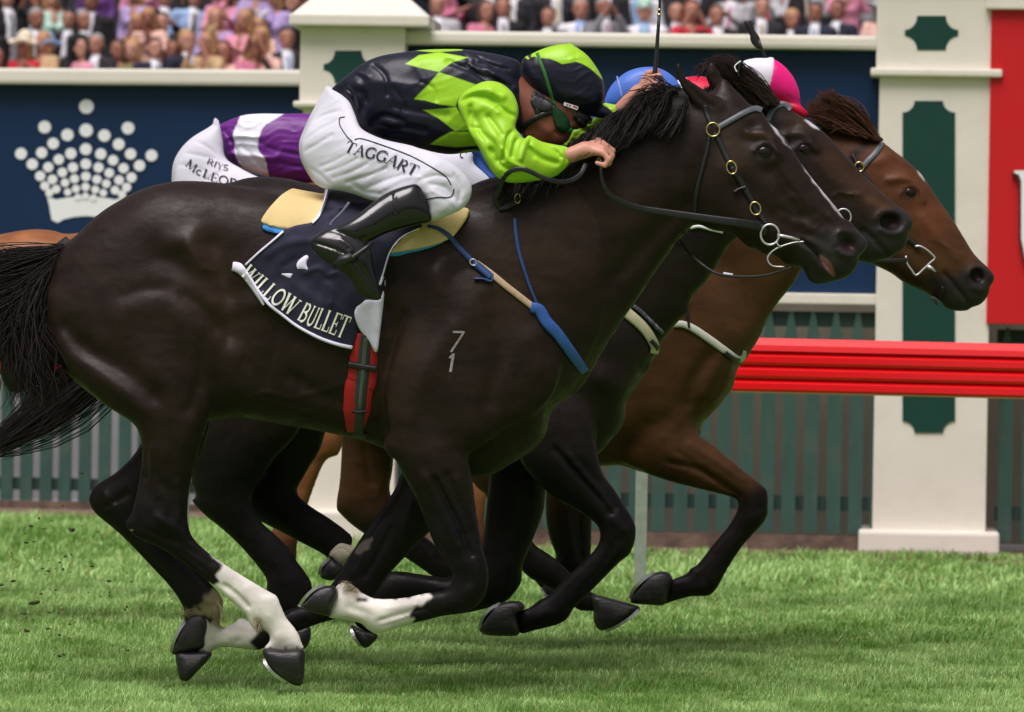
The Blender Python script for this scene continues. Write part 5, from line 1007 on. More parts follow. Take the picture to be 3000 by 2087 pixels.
# middle horse: mane and forelock streaming back above the head
c = np.concatenate([flow("M1030,405 980,400 900,390", 0.0, "M700,190 600,60 480,30", 300, Y2, 4, 12, bow=0.06, yj=0.03), flow("M1020,400 900,420 760,420", -0.05, "M640,200 560,90 450,10", 520, Y2, 5, 12, bow=0.05, yj=0.03), flow("M800,380 700,330", 0, "M560,20 480,-10 400,20", 120, Y2, 6, 14, bow=0.12, curl=1, yj=0.03),
                    flow("M600,60 520,20", 0, "M420,0 350,60 260,130", 90, Y2, 8, 10, bow=0.1, curl=1, yj=0.03), flow("P2100,250 P1980,310 P1850,400", 0, "P2040,330 P1930,400 P1820,460", 200, Y2, 6, 10, yj=0.03)])
strands("mane", c, 0.0020, HAIRM, H2, cols=hcols(len(c), (0.012, 0.008, 0.007), (0.045, 0.026, 0.018)))
m = MB(); m.tube(W(Z("M1010,412 930,370 830,320 720,225 640,130 560,60"), np.full(6, Y2)), [0.008, 0.026, 0.032, 0.030, 0.022, 0.008], 10); m.build("mane_roll", tl_core.data.materials[0], H2, smooth=True)
c = np.concatenate([flow("D1080,1175 1060,1168 1030,1160", 0, "D690,860 640,800 560,800", 230, Y3, 4, 8, bow=0.06, curl=.5, yj=0.02), flow("D1070,1172 1030,1165 960,1150", 0, "D640,960 560,900 490,880", 230, Y3, 5, 10, bow=0.04, yj=0.02), flow("D1000,1160 900,1120 800,1100", -0.02, "D660,1060 560,980 510,950", 200, Y3, 5, 8, bow=0.02, yj=0.02),
                    flow("D740,980 700,900", 0, "D680,750 670,760", 30, Y3, 4, 3, bow=0.02, yj=0.01), flow("D700,900 640,850", 0, "D520,870 480,930 520,960", 70, Y3, 6, 8, bow=-0.25, curl=2, yj=0.02), flow("D820,1110 700,1070 600,1040", -0.03, "D640,1040 560,1000 520,1000", 120, Y3, 5, 8, bow=0.05, curl=1, yj=0.02), flow("P2380,385 P2250,430 P2100,500", 0, "P2330,440 P2200,500 P2080,560", 150, Y3, 6, 10, yj=0.02)])
strands("mane", c, 0.0020, HAIRM, H3, cols=hcols(len(c), (0.020, 0.010, 0.008), (0.16, 0.065, 0.035)))
m = MB(); m.tube(W(Z("D1060,1176 960,1122 860,1056 760,980 700,920"), np.full(5, Y3)), [0.006, 0.013, 0.016, 0.012, 0.005], 10); m.build("forelock", mat("forelock_core", (0.02, 0.01, 0.008), 0.6), H3, smooth=True)

for c in (np.concatenate([flow("R640,560 700,600 740,660", .12, "R700,680 760,740 745,840", 40, 0, 3, 5, bow=.1, curl=1, yj=.01), flow("R640,560 560,640 480,700 400,720", .11, "R650,700 430,760 350,760 335,820", 50, 0, 3, 5, bow=.1, curl=1, yj=.012)]), flow("J1180,930 1220,950 1250,980", -.14, "J1120,955 1150,990 1180,1010", 26, 0, 3, 4, bow=.1, curl=1, yj=.01), flow("R1150,800 1200,860", -.13, "R1120,920 1180,960", 30, 0, 4, 5, bow=.1, curl=1, yj=.01)):
    strands("fetlock_hair", c, 0.0012, HAIRM, H1, cols=hcols(len(c), lin(120, 105, 75), lin(200, 188, 160)))
# ================================================================== LETTERING
def glyph(ch):
    """serif capitals as strokes: (points, width) in a box 1 high"""
    T_, t_ = 0.17, 0.06
    def arc(cx, cy, rx, ry, a0, a1, n=12): return [(cx + rx * math.cos(math.radians(a)), cy + ry * math.sin(math.radians(a))) for a in np.linspace(a0, a1, n)]
    sf = lambda x, y: ([(x - .13, y), (x + .13, y)], t_)
    G = dict(
        T=(.8, [([(.4, 0), (.4, 1)], T_), ([(.02, .97), (.78, .97)], t_), ([(.03, .98), (.03, .76)], t_), ([(.77, .98), (.77, .76)], t_), sf(.4, .03)]),
        A=(.86, [([(.08, 0), (.42, 1)], t_), ([(.40, 1), (.76, 0)], T_), ([(.2, .36), (.62, .36)], t_), sf(.08, .03), sf(.76, .03)]),
        G=(.86, [(arc(.46, .5, .40, .47, 60, 300, 18), T_ * .85), ([(.72, .40), (.72, .08)], T_), sf(.72, .42), ([(.74, .95), (.74, .7)], t_)]),
        R=(.86, [([(.16, 0), (.16, 1)], T_), ([(.05, .97), (.42, .97)], t_), (arc(.40, .74, .26, .24, 90, -90), T_ * .8), ([(.16, .49), (.42, .49)], t_), ([(.40, .5), (.78, .0)], T_), sf(.16, .03)]),
        L=(.72, [([(.18, 0), (.18, 1)], T_), ([(.05, .03), (.66, .03)], t_), ([(.66, .02), (.66, .28)], t_), sf(.18, .97)]),
        O=(.9, [(arc(.45, .5, .38, .47, 0, 360, 26), T_ * .8)]),
        W=(1.2, [([(.08, 1), (.34, 0)], T_), ([(.34, 0), (.58, 1)], t_), ([(.56, 1), (.82, 0)], T_), ([(.82, 0), (1.08, 1)], t_), sf(.08, .97), sf(.57, .97), sf(1.08, .97)]),
        B=(.8, [([(.16, 0), (.16, 1)], T_), ([(.05, .97), (.42, .97)], t_), (arc(.38, .75, .24, .22, 90, -90), T_ * .8), ([(.16, .52), (.4, .52)], t_), (arc(.40, .27, .29, .25, 90, -90), T_ * .8), ([(.05, .03), (.42, .03)], t_)]),
        U=(.86, [([(.16, 1), (.16, .35)] + arc(.43, .32, .27, .30, 180, 360) + [(.70, 1)], T_ * .75), sf(.16, .97), sf(.70, .97)]),
        E=(.74, [([(.16, 0), (.16, 1)], T_), ([(.05, .97), (.66, .97)], t_), ([(.05, .03), (.68, .03)], t_), ([(.16, .5), (.5, .5)], t_), ([(.67, .02), (.67, .26)], t_), ([(.65, .98), (.65, .76)], t_), ([(.5, .62), (.5, .38)], t_)]),
        I=(.36, [([(.18, 0), (.18, 1)], T_), sf(.18, .97), sf(.18, .03)]),
        D=(.86, [([(.16, 0), (.16, 1)], T_), (arc(.30, .5, .42, .47, 90, -90), T_ * .8), ([(.05, .97), (.32, .97)], t_), ([(.05, .03), (.32, .03)], t_)]),
        M=(1.1, [([(.12, 0), (.14, 1)], t_), ([(.14, 1), (.52, .05)], T_), ([(.52, .05), (.90, 1)], t_), ([(.92, 1), (.92, 0)], T_), sf(.12, .03), sf(.92, .03)]),
        Y=(.8, [([(.08, 1), (.4, .45)], T_), ([(.4, .45), (.72, 1)], t_), ([(.4, .48), (.4, 0)], T_), sf(.1, .97), sf(.7, .97), sf(.4, .03)]),
        S=(.66, [(arc(.33, .74, .24, .23, 30, 270, 12) + arc(.33, .26, .26, .25, 90, -150, 12), T_ * .8)]),
        c=(.62, [(arc(.32, .3, .25, .28, 50, 310, 14), T_ * .75)]),
        C=(.8, [(arc(.44, .5, .38, .47, 50, 310, 18), T_ * .85), ([(.69, .95), (.69, .7)], t_ * 1.4)]))
    G['7'] = (.7, [([(.05, .95), (.65, .95)], .1), ([(.64, .97), (.2, .0)], .12)])
    G['1'] = (.4, [([(.2, 0), (.22, 1)], .13), ([(.22, .98), (.05, .75)], .1)])
    return G.get(ch, (.35, []))
def lettering(name, text, base, hpx, dr, mat_, parent, cond=0.8, lift=0.004, gap=0.04, hend=None, shear=0.0, start=0.0, fit=True):
    P = spl(Z(base) if isinstance(base, str) else base, False, 8); seg = np.hypot(*np.diff(P, axis=0).T); cum = np.concatenate([[0], np.cumsum(seg)]); tot = cum[-1]
    wd = [glyph(c)[0] + gap for c in text]; s_ = tot / (sum(wd) * hpx) if fit else cond; x0 = start
    mb = MB(); k = 0
    for c, w_ in zip(text, wd):
        hh = hpx if hend is None else hpx + (hend - hpx) * x0 / tot
        for pts, sw in glyph(c)[1]:
            q = np.array(pts, float); q2 = [q[0]]
            for i in range(1, len(q)):
                L = np.hypot(*(q[i] - q[i - 1])); m = max(1, int(L / 0.2)); q2 += [q[i - 1] + (q[i] - q[i - 1]) * j / m for j in range(1, m + 1)]
            q = np.array(q2); tg = np.gradient(q, axis=0); tg /= np.linalg.norm(tg, axis=1, keepdims=True) + 1e-9; nr = np.stack([-tg[:, 1], tg[:, 0]], 1)
            both = []
            for sd in (-.5, .5):
                r = q + nr * sw * sd; X = x0 + r[:, 0] * hpx * s_ ; bx = np.interp(X, cum, P[:, 0]); by = np.interp(X, cum, P[:, 1])
                ex = X - np.clip(X, 0, tot)
                t0 = np.stack([np.interp(X + 4, cum, P[:, 0]) - np.interp(X - 4, cum, P[:, 0]), np.interp(X + 4, cum, P[:, 1]) - np.interp(X - 4, cum, P[:, 1])], 1); t0 /= np.linalg.norm(t0, axis=1, keepdims=True) + 1e-9
                nn = np.stack([t0[:, 1], -t0[:, 0]], 1); both.append(np.stack([bx, by], 1) + nn * (r[:, 1:2] * hh) + t0 * (r[:, 1:2] * hh * shear))
            A, B_ = both; ya = dr.depth(A); yb = dr.depth(B_); lf = lift + k * 0.00012; k += 1
            VA = W(A, ya - lf); VB = W(B_, yb - lf); m = len(A); V = np.concatenate([VA, VB]); mb.add(V, [(i, i + 1, m + i + 1, m + i) for i in range(m - 1)])
        x0 += w_ * hpx * s_
    return mb.build(name, mat_, parent, smooth=False)
# ================================================================== RIDERS
SILKM = mat("silk_satin", attr=True, rough=0.38, spec=0.32, sheen=0.08, bump=0.25, bscale=16, bdist=0.012, bump2=(0.06, 500, 0.001), var=0.04, vscale=10)
BREECH = mat("white_breeches", lin(208, 208, 220), 0.6, bump=0.18, bscale=10, bdist=0.015, bump2=(0.05, 500, 0.001), var=0.03, vscale=6)
BOOTM = mat("black_boot_leather", (0.008, 0.008, 0.009), 0.16, spec=0.6, bump=0.12, bscale=18, bdist=0.01)
SKINM = mat("rider_skin", attr=True, rough=0.5, var=0.12, vscale=30, bump=0.12, bscale=160, bdist=0.001, sss=0.08)
BLACKL = mat("black_leather", (0.012, 0.012, 0.014), 0.42, var=0.2, vscale=60, bump=0.15, bscale=200, bdist=0.0006)
BRASS = mat("brass", lin(214, 196, 130), 0.25, 0.9); CHROME = mat("bit_steel", lin(200, 200, 205), 0.34, 0.6)
NAVYT = mat("navy_thread", lin(20, 24, 50), 0.6); LIME = np.array(lin(158, 210, 46)); NVY = np.array(lin(22, 24, 42))
JG = "jockeys crouched on the racehorses"
def rider(covered, bare, garments, loc, label, m=0.006, colf=None):
    carve(covered, garments, m); covered.F = sminf(covered.F, bare.F, 0.008); V, Fq = covered.surf(); V = relax(V, Fq, 1); p = WtoP(V)
    C = np.tile(np.array(lin(196, 140, 118)), (len(V), 1)) if colf is None else colf(p, V)
    o = mk("person", V, Fq, SKINM, loc=loc, colors=C); return tag(o, label, "person", JG), V, Fq
PEND = {}
def hold(covered, bare, loc, label):
    o = mk("person", [(0, 0, 0), (0.01, 0, 0), (0, 0, 0.01)], [(0, 1, 2)], SKINM, loc=loc); tag(o, label, "person", JG); PEND[o.name] = (o, covered, bare, []); return o
def finish():
    for o, cov, bare, gs in PEND.values():
        carve(cov, gs, 0.007); cov.F = sminf(cov.F, bare.F, 0.008); V, Fq = cov.surf(); V = relax(V, Fq, 1); old = o.data
        t = mk("tmp", V, Fq, SKINM, loc=tuple(o.location), colors=np.tile(np.array(lin(190, 132, 112)), (len(V), 1))); o.data = t.data; bpy.data.objects.remove(t); bpy.data.meshes.remove(old)
def part(name, b, m, parent, colf=None, it=2):
    if parent.name in PEND and name != 'riding_cap': PEND[parent.name][3].append(b)
    V, Fq = b.surf(); V = relax(V, Fq, it, 0.5); C = None if colf is None else colf(WtoP(V), V); return mk(name, V, Fq, m, parent, colors=C), V, Fq
def hand(b, wrist, palm, knuck, tips, r=8.5, thumb=None, k=0.006):
    """wrist/palm (px,py,y,r); knuck/tips lists of joint chains in (px,py,y)"""
    b.capp([wrist, palm], 0.015)
    for kn, ch in zip(knuck, tips):
        b.capp([(palm[0], palm[1], palm[2], palm[3] * .6), (*kn, r * 1.15)], 0.012)
        pts = [(*kn, r * 1.1)] + [(*c, r * (1 - 0.07 * (i + 1))) for i, c in enumerate(ch)]; b.capp(pts, 0.003)
    if thumb: b.capp([(*thumb[0], r * 1.3), (*thumb[1], r * 1.15), (*thumb[2], r)], 0.006)
# ---- near rider: clothes first (fields), then one continuous body kept inside them
# silks
b = Body(0.0, (-0.75, -0.40, 1.25), (0.62, 0.38, 2.2), 0.0036)
SLV = [("U200,930 330,880 480,900 600,960", 9, -0.010), ("U300,1010 290,1180 320,1300", 8, -0.008), ("U230,1190 280,1230 400,1250", 6, -0.006), ("U500,1120 560,1200 640,1320", 8, -0.007), ("U620,1010 720,1080 800,1120", 7, -0.009), ("U420,1300 560,1420 600,1600", 8, -0.007),
       ("U800,1260 720,1330 690,1480 660,1597", 6, -0.010), ("U870,1330 800,1400 760,1560", 6, -0.008), ("U930,1340 900,1450 860,1590", 7, 0.006), ("U980,1340 950,1440 1000,1560", 6, -0.007), ("U1100,1400 1230,1480 1300,1560", 6, -0.006), ("U1190,1400 1330,1440 1400,1520", 5, -0.005), ("U280,840 450,800 650,880", 16, 0.008), ("U350,1050 450,1000 600,1060", 14, 0.006), ("B1340,1010 1400,1100 1500,1150", 8, -0.007), ("B1420,1000 1460,1080 1560,1130", 6, 0.005), ("B1830,980 1850,1030 1840,1090", 4, -0.006), ("B1220,760 1290,900 1350,1020", 10, -0.007), ("B1600,1000 1680,1060 1780,1090", 8, -0.007)]
b.layer("B262,625 280,590 330,545 400,488 480,428 600,376 780,346 950,331 1150,331 1280,346 1400,368 1480,388 1530,415 1545,480 1562,600 1572,700 1560,850 1500,950 1380,990 1270,1010 1180,1022 1050,1032 900,1004 800,972 650,940 550,902 480,862 440,800 400,702 370,662 300,636", 0.62, 0, 0.02, cap=0.185, wr=(0.0045, 0.11, 0.35, 3),
        relief=[("B330,600 470,620 520,680", 12, -0.010), ("B480,520 520,640 470,760", 14, -0.008), ("B560,820 640,780 760,820", 10, -0.010), ("B640,900 760,860 900,880", 10, -0.009), ("B1060,420 1200,480 1300,520 1480,580", 8, -0.009), ("B1240,430 1380,470 1500,540", 10, -0.008), ("B1320,470 1420,540 1520,600", 8, 0.008), ("B400,600 600,560 800,600", 20, 0.006), ("B850,450 900,560 850,640", 14, 0.004), ("U860,520 860,700 880,950", 10, -0.014), ("B700,720 900,760 1050,780", 12, -0.008), ("B360,560 420,640 440,720", 6, -.008), ("B560,440 640,520 660,640", 7, -.007), ("B700,600 760,700 740,800", 6, -.006), ("B1250,380 1340,440 1460,470", 4, -.006), ("B1180,440 1320,560 1420,590", 4, -.007), ("B500,860 600,840 700,870", 5, -.006), ("B600,920 720,900 840,930", 5, -.006), ("B880,560 960,600 980,680", 5, -.005), ("B1160,360 1200,420", 4, -.004), ("B420,470 520,520", 6, .006)])
b.layer("B1120,700 1140,640 1195,590 1300,542 1400,552 1480,612 1518,690 1526,760 1505,850 1535,895 1565,930 1600,906 1680,945 1770,965 1845,980 1878,1010 1886,1060 1855,1108 1800,1160 1740,1190 1600,1216 1500,1226 1420,1212 1355,1160 1305,1080 1265,1000 1200,890 1155,800", 0.62, -0.215, 0.014, cap=0.075, wr=(0.006, 0.075, 1.1, 5), relief=[(a, w_, v * 1.5) for a, w_, v in SLV], ymap=[(1380, 300, -.19), (1440, 480, -.25), (1660, 460, -.19)])
b.layer("U1330,1440 1390,1330 1430,1250 1560,1190 1650,1140 1700,1100 1770,970 1860,975 1950,1000 1935,1090 1940,1180 1850,1245 1700,1335 1500,1430 1400,1480", 0.6, 0.13, 0.01, wr=(0.008, 0.03, 0.4, 6), relief=[("U1480,1240 1600,1260 1700,1240", 6, -0.007), ("U1600,1320 1720,1280 1850,1200", 6, -0.008), ("U1800,1010 1820,1080 1900,1150", 6, -0.006)], ymap=[(1680, 400, .18), (1810, 320, .10)])
def silkc(p, V):
    C = np.tile(NVY, (len(p), 1)); tor = np.ones(len(p))
    for poly in ("B770,428 860,370 1000,350 1192,385 1080,420 1050,440 995,482 870,455", "B995,484 1110,520 1240,566 1180,610 1125,660 1105,712 1000,700 900,672 828,664 920,570", "B1010,728 1110,716 1192,870 1100,876 990,790 888,736", "B932,966 1000,920 1080,880 1200,880 1260,975 1100,985", "B1080,1034 1180,1002 1262,1000 1262,1020 1160,1036"):
        P = Z(poly); d = sd_poly(P, p[:, 0].copy(), p[:, 1].copy()); C = mixc(C, LIME, np.clip(.5 + d / 2.5, 0, 1))
    C = mixc(C, LIME, np.clip(.5 + sd_poly(Z("B820,337 950,320 1160,320 1150,338 960,351"), p[:, 0].copy(), p[:, 1].copy()) / 2, 0, 1))
    arm = sd_poly(spl(Z("B1115,700 1135,640 1195,590 1300,540 1400,545 1490,612 1525,690 1532,760 1510,850 1540,890 1600,895 1800,955 1895,1000 1895,1080 1800,1180 1600,1230 1420,1225 1340,1170 1260,1020 1190,890 1150,800"), True, 4), p[:, 0].copy(), p[:, 1].copy()) > 0
    C[arm & (V[:, 1] < -0.115)] = LIME; C[(V[:, 1] > 0.0) & (p[:, 0] > 1640)] = LIME
    C[(V[:, 1] > 0.12)] = LIME
    return C
b_silk = b
# breeches
b = Body(0.0, (-0.75, -0.44, 1.1), (0.1, 0.44, 2.1), 0.004)
BR = [("B200,1112 290,1080 380,1035", 4, -0.004), ("B240,1150 340,1120 460,1060", 4, -0.004), ("B290,1190 420,1150 520,1100", 5, -0.004), ("B380,1220 520,1180 640,1130", 5, -0.005), ("B520,1260 640,1210 760,1170", 5, -0.004), ("B90,1010 180,960 280,900", 5, -0.004), ("B100,930 200,860 320,800", 5, -0.004), ("B150,800 240,760 330,740", 5, -0.004), ("B900,1200 1000,1180 1080,1200", 5, -0.005), ("B940,1240 1040,1260 1090,1320", 6, -0.005), ("B1100,1180 1140,1260 1130,1340", 7, -0.006), ("B960,1290 1060,1340 1120,1400", 5, 0.004), ("B640,1260 760,1200 860,1190", 6, 0.004), ("B430,1240 500,1290 600,1300", 8, -0.006), ("B120,1120 200,1170 260,1230", 5, -0.003)]
THG = "B262,586 222,640 150,765 98,870 66,960 70,1050 92,1110 132,1182 172,1232 240,1262 330,1275 430,1300 560,1345 700,1350 860,1300 930,1380 945,1480 1050,1450 1150,1402 1200,1342 1217,1268 1195,1205 1120,1122 1000,1046 900,1004 650,942 480,862 430,760 380,660"
b.layer(THG, 0.46, -0.20, 0.02, cap=0.085, wr=(0.0028, 0.05, 0.5, 9), relief=BR, ymap=[(920, 300, -.10), (900, 450, -.13), (1100, 480, -.20), (1340, 560, -.27), (1280, 620, -.30)])
b.layer(THG, 0.46, 0.20, 0.02, cap=0.085, ymap=[(920, 300, .10), (900, 450, .13), (1100, 480, .20), (1340, 560, .27), (1280, 620, .30)])
b.layer("B262,586 222,640 150,765 98,870 66,960 70,1050 92,1110 132,1182 200,1240 330,1250 450,1150 500,950 440,760 380,660", 0.6, 0.0, 0.03, cap=0.17, relief=BR[:8])
b_br = b
b_boots = []
b = Body(0.0, (-0.66, -0.46, 0.95), (-0.2, -0.24, 1.7), 0.0035)
b.layer("F1285,88 1320,110 1350,170 1380,235 1398,332 1300,362 1180,395 1080,430 1000,470 900,500 760,480 660,440 690,400 780,372 900,300 1050,180 1150,125", 0.55, -0.34, 0.012, relief=[("F1165,100 1150,200 1180,330", 5, 0.005), ("F720,400 800,420 900,480", 8, -0.008), ("F1140,150 1160,300", 4, -0.004)], ymap=[(1230, 590, -.32), (960, 700, -.36)])
b.layer("F600,460 640,428 720,405 830,430 950,480 1000,520 1010,600 1030,700 1062,820 1066,855 1040,868 960,858 905,815 850,730 760,655 660,590 605,530", 0.5, -0.365, 0.012, relief=[("F610,480 740,520 860,580 960,700 1040,830", 4, -0.006), ("F800,460 870,520 840,560", 6, 0.004)])
b_boots.append(b); b2 = Body(0.0, (-0.66, 0.24, 0.95), (-0.2, 0.46, 1.7), 0.005)
b2.layer("F1285,88 1380,235 1398,332 1300,362 1080,430 1000,470 900,500 760,480 660,440 690,400 780,372 900,300 1050,180", 0.55, 0.34, 0.012); b2.layer("F600,460 640,428 830,430 950,480 1010,600 1062,820 1040,868 905,815 760,655 605,530", 0.5, 0.36, 0.012)
b_boots.append(b2)
b = Body(0.0, (-0.75, -0.48, 1.0), (0.62, 0.46, 2.2), 0.0050)
b.layer("P1100,210 P1300,190 P1500,230 P1560,300 P1500,360 P1300,390 P1120,350 P1020,330 P980,300", 0.55, 0, 0.03, cap=0.13)
b.capp([(1480, 260, -.1, 50), (1450, 300, -.2, 42), (1490, 470, -.24, 34), (1560, 480, -.22, 30), (1690, 450, -.19, 22)], 0.02)
b.capp([(1480, 260, .1, 50), (1500, 330, .2, 38), (1640, 400, .2, 30), (1760, 350, .14, 24), (1830, 310, .10, 20)], 0.02)
for s_ in (-1, 1): b.capp([(1000, 400, s_ * .1, 90), (1330, 540, s_ * .27, 50), (1180, 600, s_ * .33, 42), (960, 710, s_ * .36, 26), (1080, 830, s_ * .37, 18)], 0.03)
bb_ = Body(0.0, (-0.75, -0.48, 1.0), (0.62, 0.46, 2.2), 0.0050); bf_ = bb_
bb_.layer("U900,740 1000,700 1300,700 1500,850 1560,1040 1650,1105 1625,1170 1560,1245 1515,1240 1480,1262 1450,1250 1425,1300 1385,1380 1300,1430 1150,1440 1000,1410 890,1350 850,1200 850,900", 0.42, 0.0, 0.02, cap=0.066, relief=[("U1150,1010", 9, 0.006), ("U1130,960 1190,990 1190,1050 1140,1070", 4, 0.006), ("U1250,1290 1380,1330", 5, -0.006), ("U1050,1180 1150,1280", 14, 0.005), ("U1350,1120 1420,1180", 10, -0.006)])
bb_.capp([(1500, 250, 0, 40), (1560, 330, 0, 46)], 0.02)
hand(bb_, (1672, 455, -.19, 23), (1712, 440, -.18, 25), [(1752, 412, -.150), (1764, 420, -.172), (1770, 434, -.192), (1766, 448, -.208)],
     [[(1784, 432, -.150), (1778, 460, -.152), (1752, 466, -.150)], [(1796, 442, -.172), (1788, 470, -.176), (1758, 474, -.172)], [(1794, 456, -.194), (1784, 480, -.196), (1754, 478, -.190)], [(1784, 468, -.214), (1772, 486, -.214), (1748, 478, -.206)]], 9, [(1722, 436, -.135), (1750, 446, -.125), (1772, 462, -.135)])
hand(bb_, (1820, 318, .10, 20), (1868, 272, .09, 23), [(1900, 228, .060), (1906, 246, .055), (1908, 266, .052), (1902, 286, .055)],
     [[(1932, 222, .070), (1940, 238, .095), (1920, 246, .11)], [(1940, 248, .062), (1948, 262, .09), (1924, 266, .105)], [(1940, 274, .058), (1944, 288, .085), (1920, 290, .10)], [(1930, 298, .058), (1932, 312, .08), (1912, 308, .095)]], 8.8, [(1884, 242, .11), (1900, 216, .10), (1926, 208, .085)])
def facec(p, V):  # face painted darker as shade; black patch by the ear is harness and shadow
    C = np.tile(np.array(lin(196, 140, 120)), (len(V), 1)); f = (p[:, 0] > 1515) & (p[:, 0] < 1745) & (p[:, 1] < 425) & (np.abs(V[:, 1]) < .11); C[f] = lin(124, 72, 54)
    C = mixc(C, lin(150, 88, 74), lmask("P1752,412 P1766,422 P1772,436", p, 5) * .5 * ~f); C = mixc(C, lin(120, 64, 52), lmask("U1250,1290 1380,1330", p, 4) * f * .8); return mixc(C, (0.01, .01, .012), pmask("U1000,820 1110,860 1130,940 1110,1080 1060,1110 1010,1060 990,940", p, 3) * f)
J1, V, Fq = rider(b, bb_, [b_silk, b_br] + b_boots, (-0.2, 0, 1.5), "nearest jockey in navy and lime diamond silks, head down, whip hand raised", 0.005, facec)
silk, SV, SF_ = part("silks", b_silk, SILKM, J1, silkc); brch, BV, BF = part("breeches", b_br, BREECH, J1)
boot, BOV, BOF = part("boot", b_boots[0], BOOTM, J1); part("boot", b_boots[1], BOOTM, J1)
DB = Drape([(BV, BF)])
strap("side_piping", "B365,782 332,790 330,830 350,870 385,920 415,945", 3.2, DB, NAVYT, brch, 0.0012, 0.0015, sm=0)
strap("side_piping", "B430,935 480,928 620,972 800,1040 950,1120 1040,1180 1075,1235", 3.2, DB, NAVYT, brch, 0.0012, 0.0015, sm=0); strap("side_piping", "B1095,1262 1085,1300 1060,1320 980,1320 905,1335", 3.2, DB, NAVYT, brch, 0.0012, 0.0015, sm=0)
lettering("name_lettering", "TAGGART", "B355,1008 430,1035 540,1062 640,1092 740,1140 835,1178", 33, DB, NAVYT, brch, lift=0.002, shear=0.12)
# stirrup
strap("boot_top_trim", "F1285,90 1325,112 1352,170 1382,236 1397,330", 7, Drape([(BOV, BOF)]), BLACKL, boot, 0.001, 0.003)
st = empty("stirrup", W1(1050, 740, -0.36), "black stirrup iron under the nearest jockey's boot", "stirrup")
m = MB(); m.tube(W(Z("F1012,478 960,520 880,580 800,620 752,650"), [-.405, -.42, -.425, -.42, -.40]), [.005, .007, .009, .010, .008], 8); m.build("stirrup_bar", BLACKL, st, smooth=True)
m = MB(); m.tube(W(Z("F745,640 800,600 860,585 900,590"), [-.40, -.415, -.42, -.40]), [.010, .016, .016, .008], 8); m.build("foot_rest", BLACKL, st, smooth=True)
strap("stirrup_leather", "F852,212 800,280 740,340 725,365", 8, DB, mat("stirrup_leather_grey", lin(90, 95, 115), 0.5), st, 0.0, 0.004, yfix=[-.30, -.315, -.32])
# cap, peak, straps, goggles
b = Body(0.0, (-0.05, -0.2, 1.7), (0.45, 0.2, 2.2), 0.0032)
b.layer("U862,560 872,490 912,440 990,405 1100,356 1230,318 1360,304 1460,330 1520,366 1610,440 1700,560 1762,670 1788,760 1792,880 1772,975 1740,1060 1600,1085 1480,1052 1300,1008 1240,975 1140,920 1030,850 930,750 880,650", 0.80, 0, 0.01, cap=0.106, wr=(0.0035, 0.05, 0.2, 12), relief=[("U1470,360 1470,500", 4, -0.002), ("U880,470 930,560 1000,700", 10, 0.004), ("U1060,470 1090,650 1200,820", 9, -0.003), ("U1300,850 1500,880 1700,960", 10, 0.003), ("U960,420 960,470", 5, -0.006)])
b.layer("U1560,960 1740,970 1850,1028 1912,1098 1882,1140 1740,1128 1600,1092 1500,1050", 0.85, 0, 0.006, cap=0.075); b.ell(1300 + 1410 / 3.8017, 50 + 318 / 3.8017, 0, (.012, .012, .007), 0.006)
def capc(p, V):
    C = np.tile(NVY, (len(p), 1)); x, y = p[:, 0].copy(), p[:, 1].copy()
    for P in ("U970,440 985,400 1090,340 1230,300 1370,280 1500,330 1640,450 1740,600 1775,690 1760,690 1640,580 1560,530 1475,498 1390,515 1315,524 1250,490 1180,466 1100,458 1050,470 1020,440 980,448", "U900,448 930,432 955,460 940,475"): C = mixc(C, LIME, np.clip(.5 + sd_poly(Z(P), x, y) / 2.5, 0, 1))
    return C
capo, CV, CF = part("riding_cap", b, SILKM, J1, capc)
DC = Drape([(CV, CF), (V, Fq)]); GREENS = mat("green_elastic", lin(52, 110, 50), 0.7, bump=0.2, bscale=300, bdist=0.001)
strap("goggle_strap", "U1040,400 1075,500 1120,620 1165,760 1200,880 1235,990", [10, 10, 11, 11, 10, 8][0], DC, GREENS, capo, 0.001, 0.002)
gog = strap("goggles", "U1225,990 1260,1070 1320,1190 1370,1270", 8, DC, mat("green_goggle_frame", lin(16, 60, 34), 0.3), J1, 0.004, 0.008, prof=[6, 30, 46, 30])
strap("goggles_and_peak_shade", "U1450,1085 1540,1125 1650,1165", 30, DC, BLACKL, J1, 0.004, 0.008, prof=[18, 34, 30, 14]); strap("goggles_and_peak_shade", "U1500,1150 1550,1190 1585,1235", 22, DC, BLACKL, J1, 0.004, 0.008, prof=[20, 24, 8])  # black pieces stand for spare goggles and the painted shadow under the peak
strap("goggle_lens", "U1365,1262 1400,1262 1430,1252", 9, DC, mat("green_lens", lin(20, 190, 90), 0.15), gog, 0.006, 0.004)
strap("harness_and_shade", "U1000,900 1060,960 1140,990 1230,1010", 30, DC, BLACKL, capo, 0.003, 0.004, prof=[26, 44, 40, 20])  # harness widened so its black also fills in for shadow beneath the cap
strap("chin_strap", "U1250,1050 1120,1085 1020,1130 930,1190 870,1250", 15, DC, BLACKL, capo, 0.002, 0.004); strap("chin_strap", "U1010,850 1020,960 1050,1060 1070,1110", 16, DC, BLACKL, capo, 0.002, 0.003)
ql = Z("U1335,962 1345,948 1500,1000 1490,1034 1470,1032 1338,985"); mb = MB(); dd = DC.depth(ql); c_ = W(ql, dd.min() - 0.002); mb.prism(c_, (0, 0.003, 0)); lb = mb.build("cap_badge", WHITE, capo)
mb = MB()
for i, x in enumerate((1365, 1395, 1440, 1462)):
    q = Z("U%d,%d %d,%d %d,%d %d,%d" % (x, 968 + (x - 1365) * .3, x + (22 if i < 2 else 26), 974 + (x - 1365) * .3, x + (20 if i < 2 else 22), 990 + (x - 1365) * .3, x - 2, 982 + (x - 1365) * .3)); mb.prism(W(q, dd.min() - 0.0035), (0, 0.001, 0))
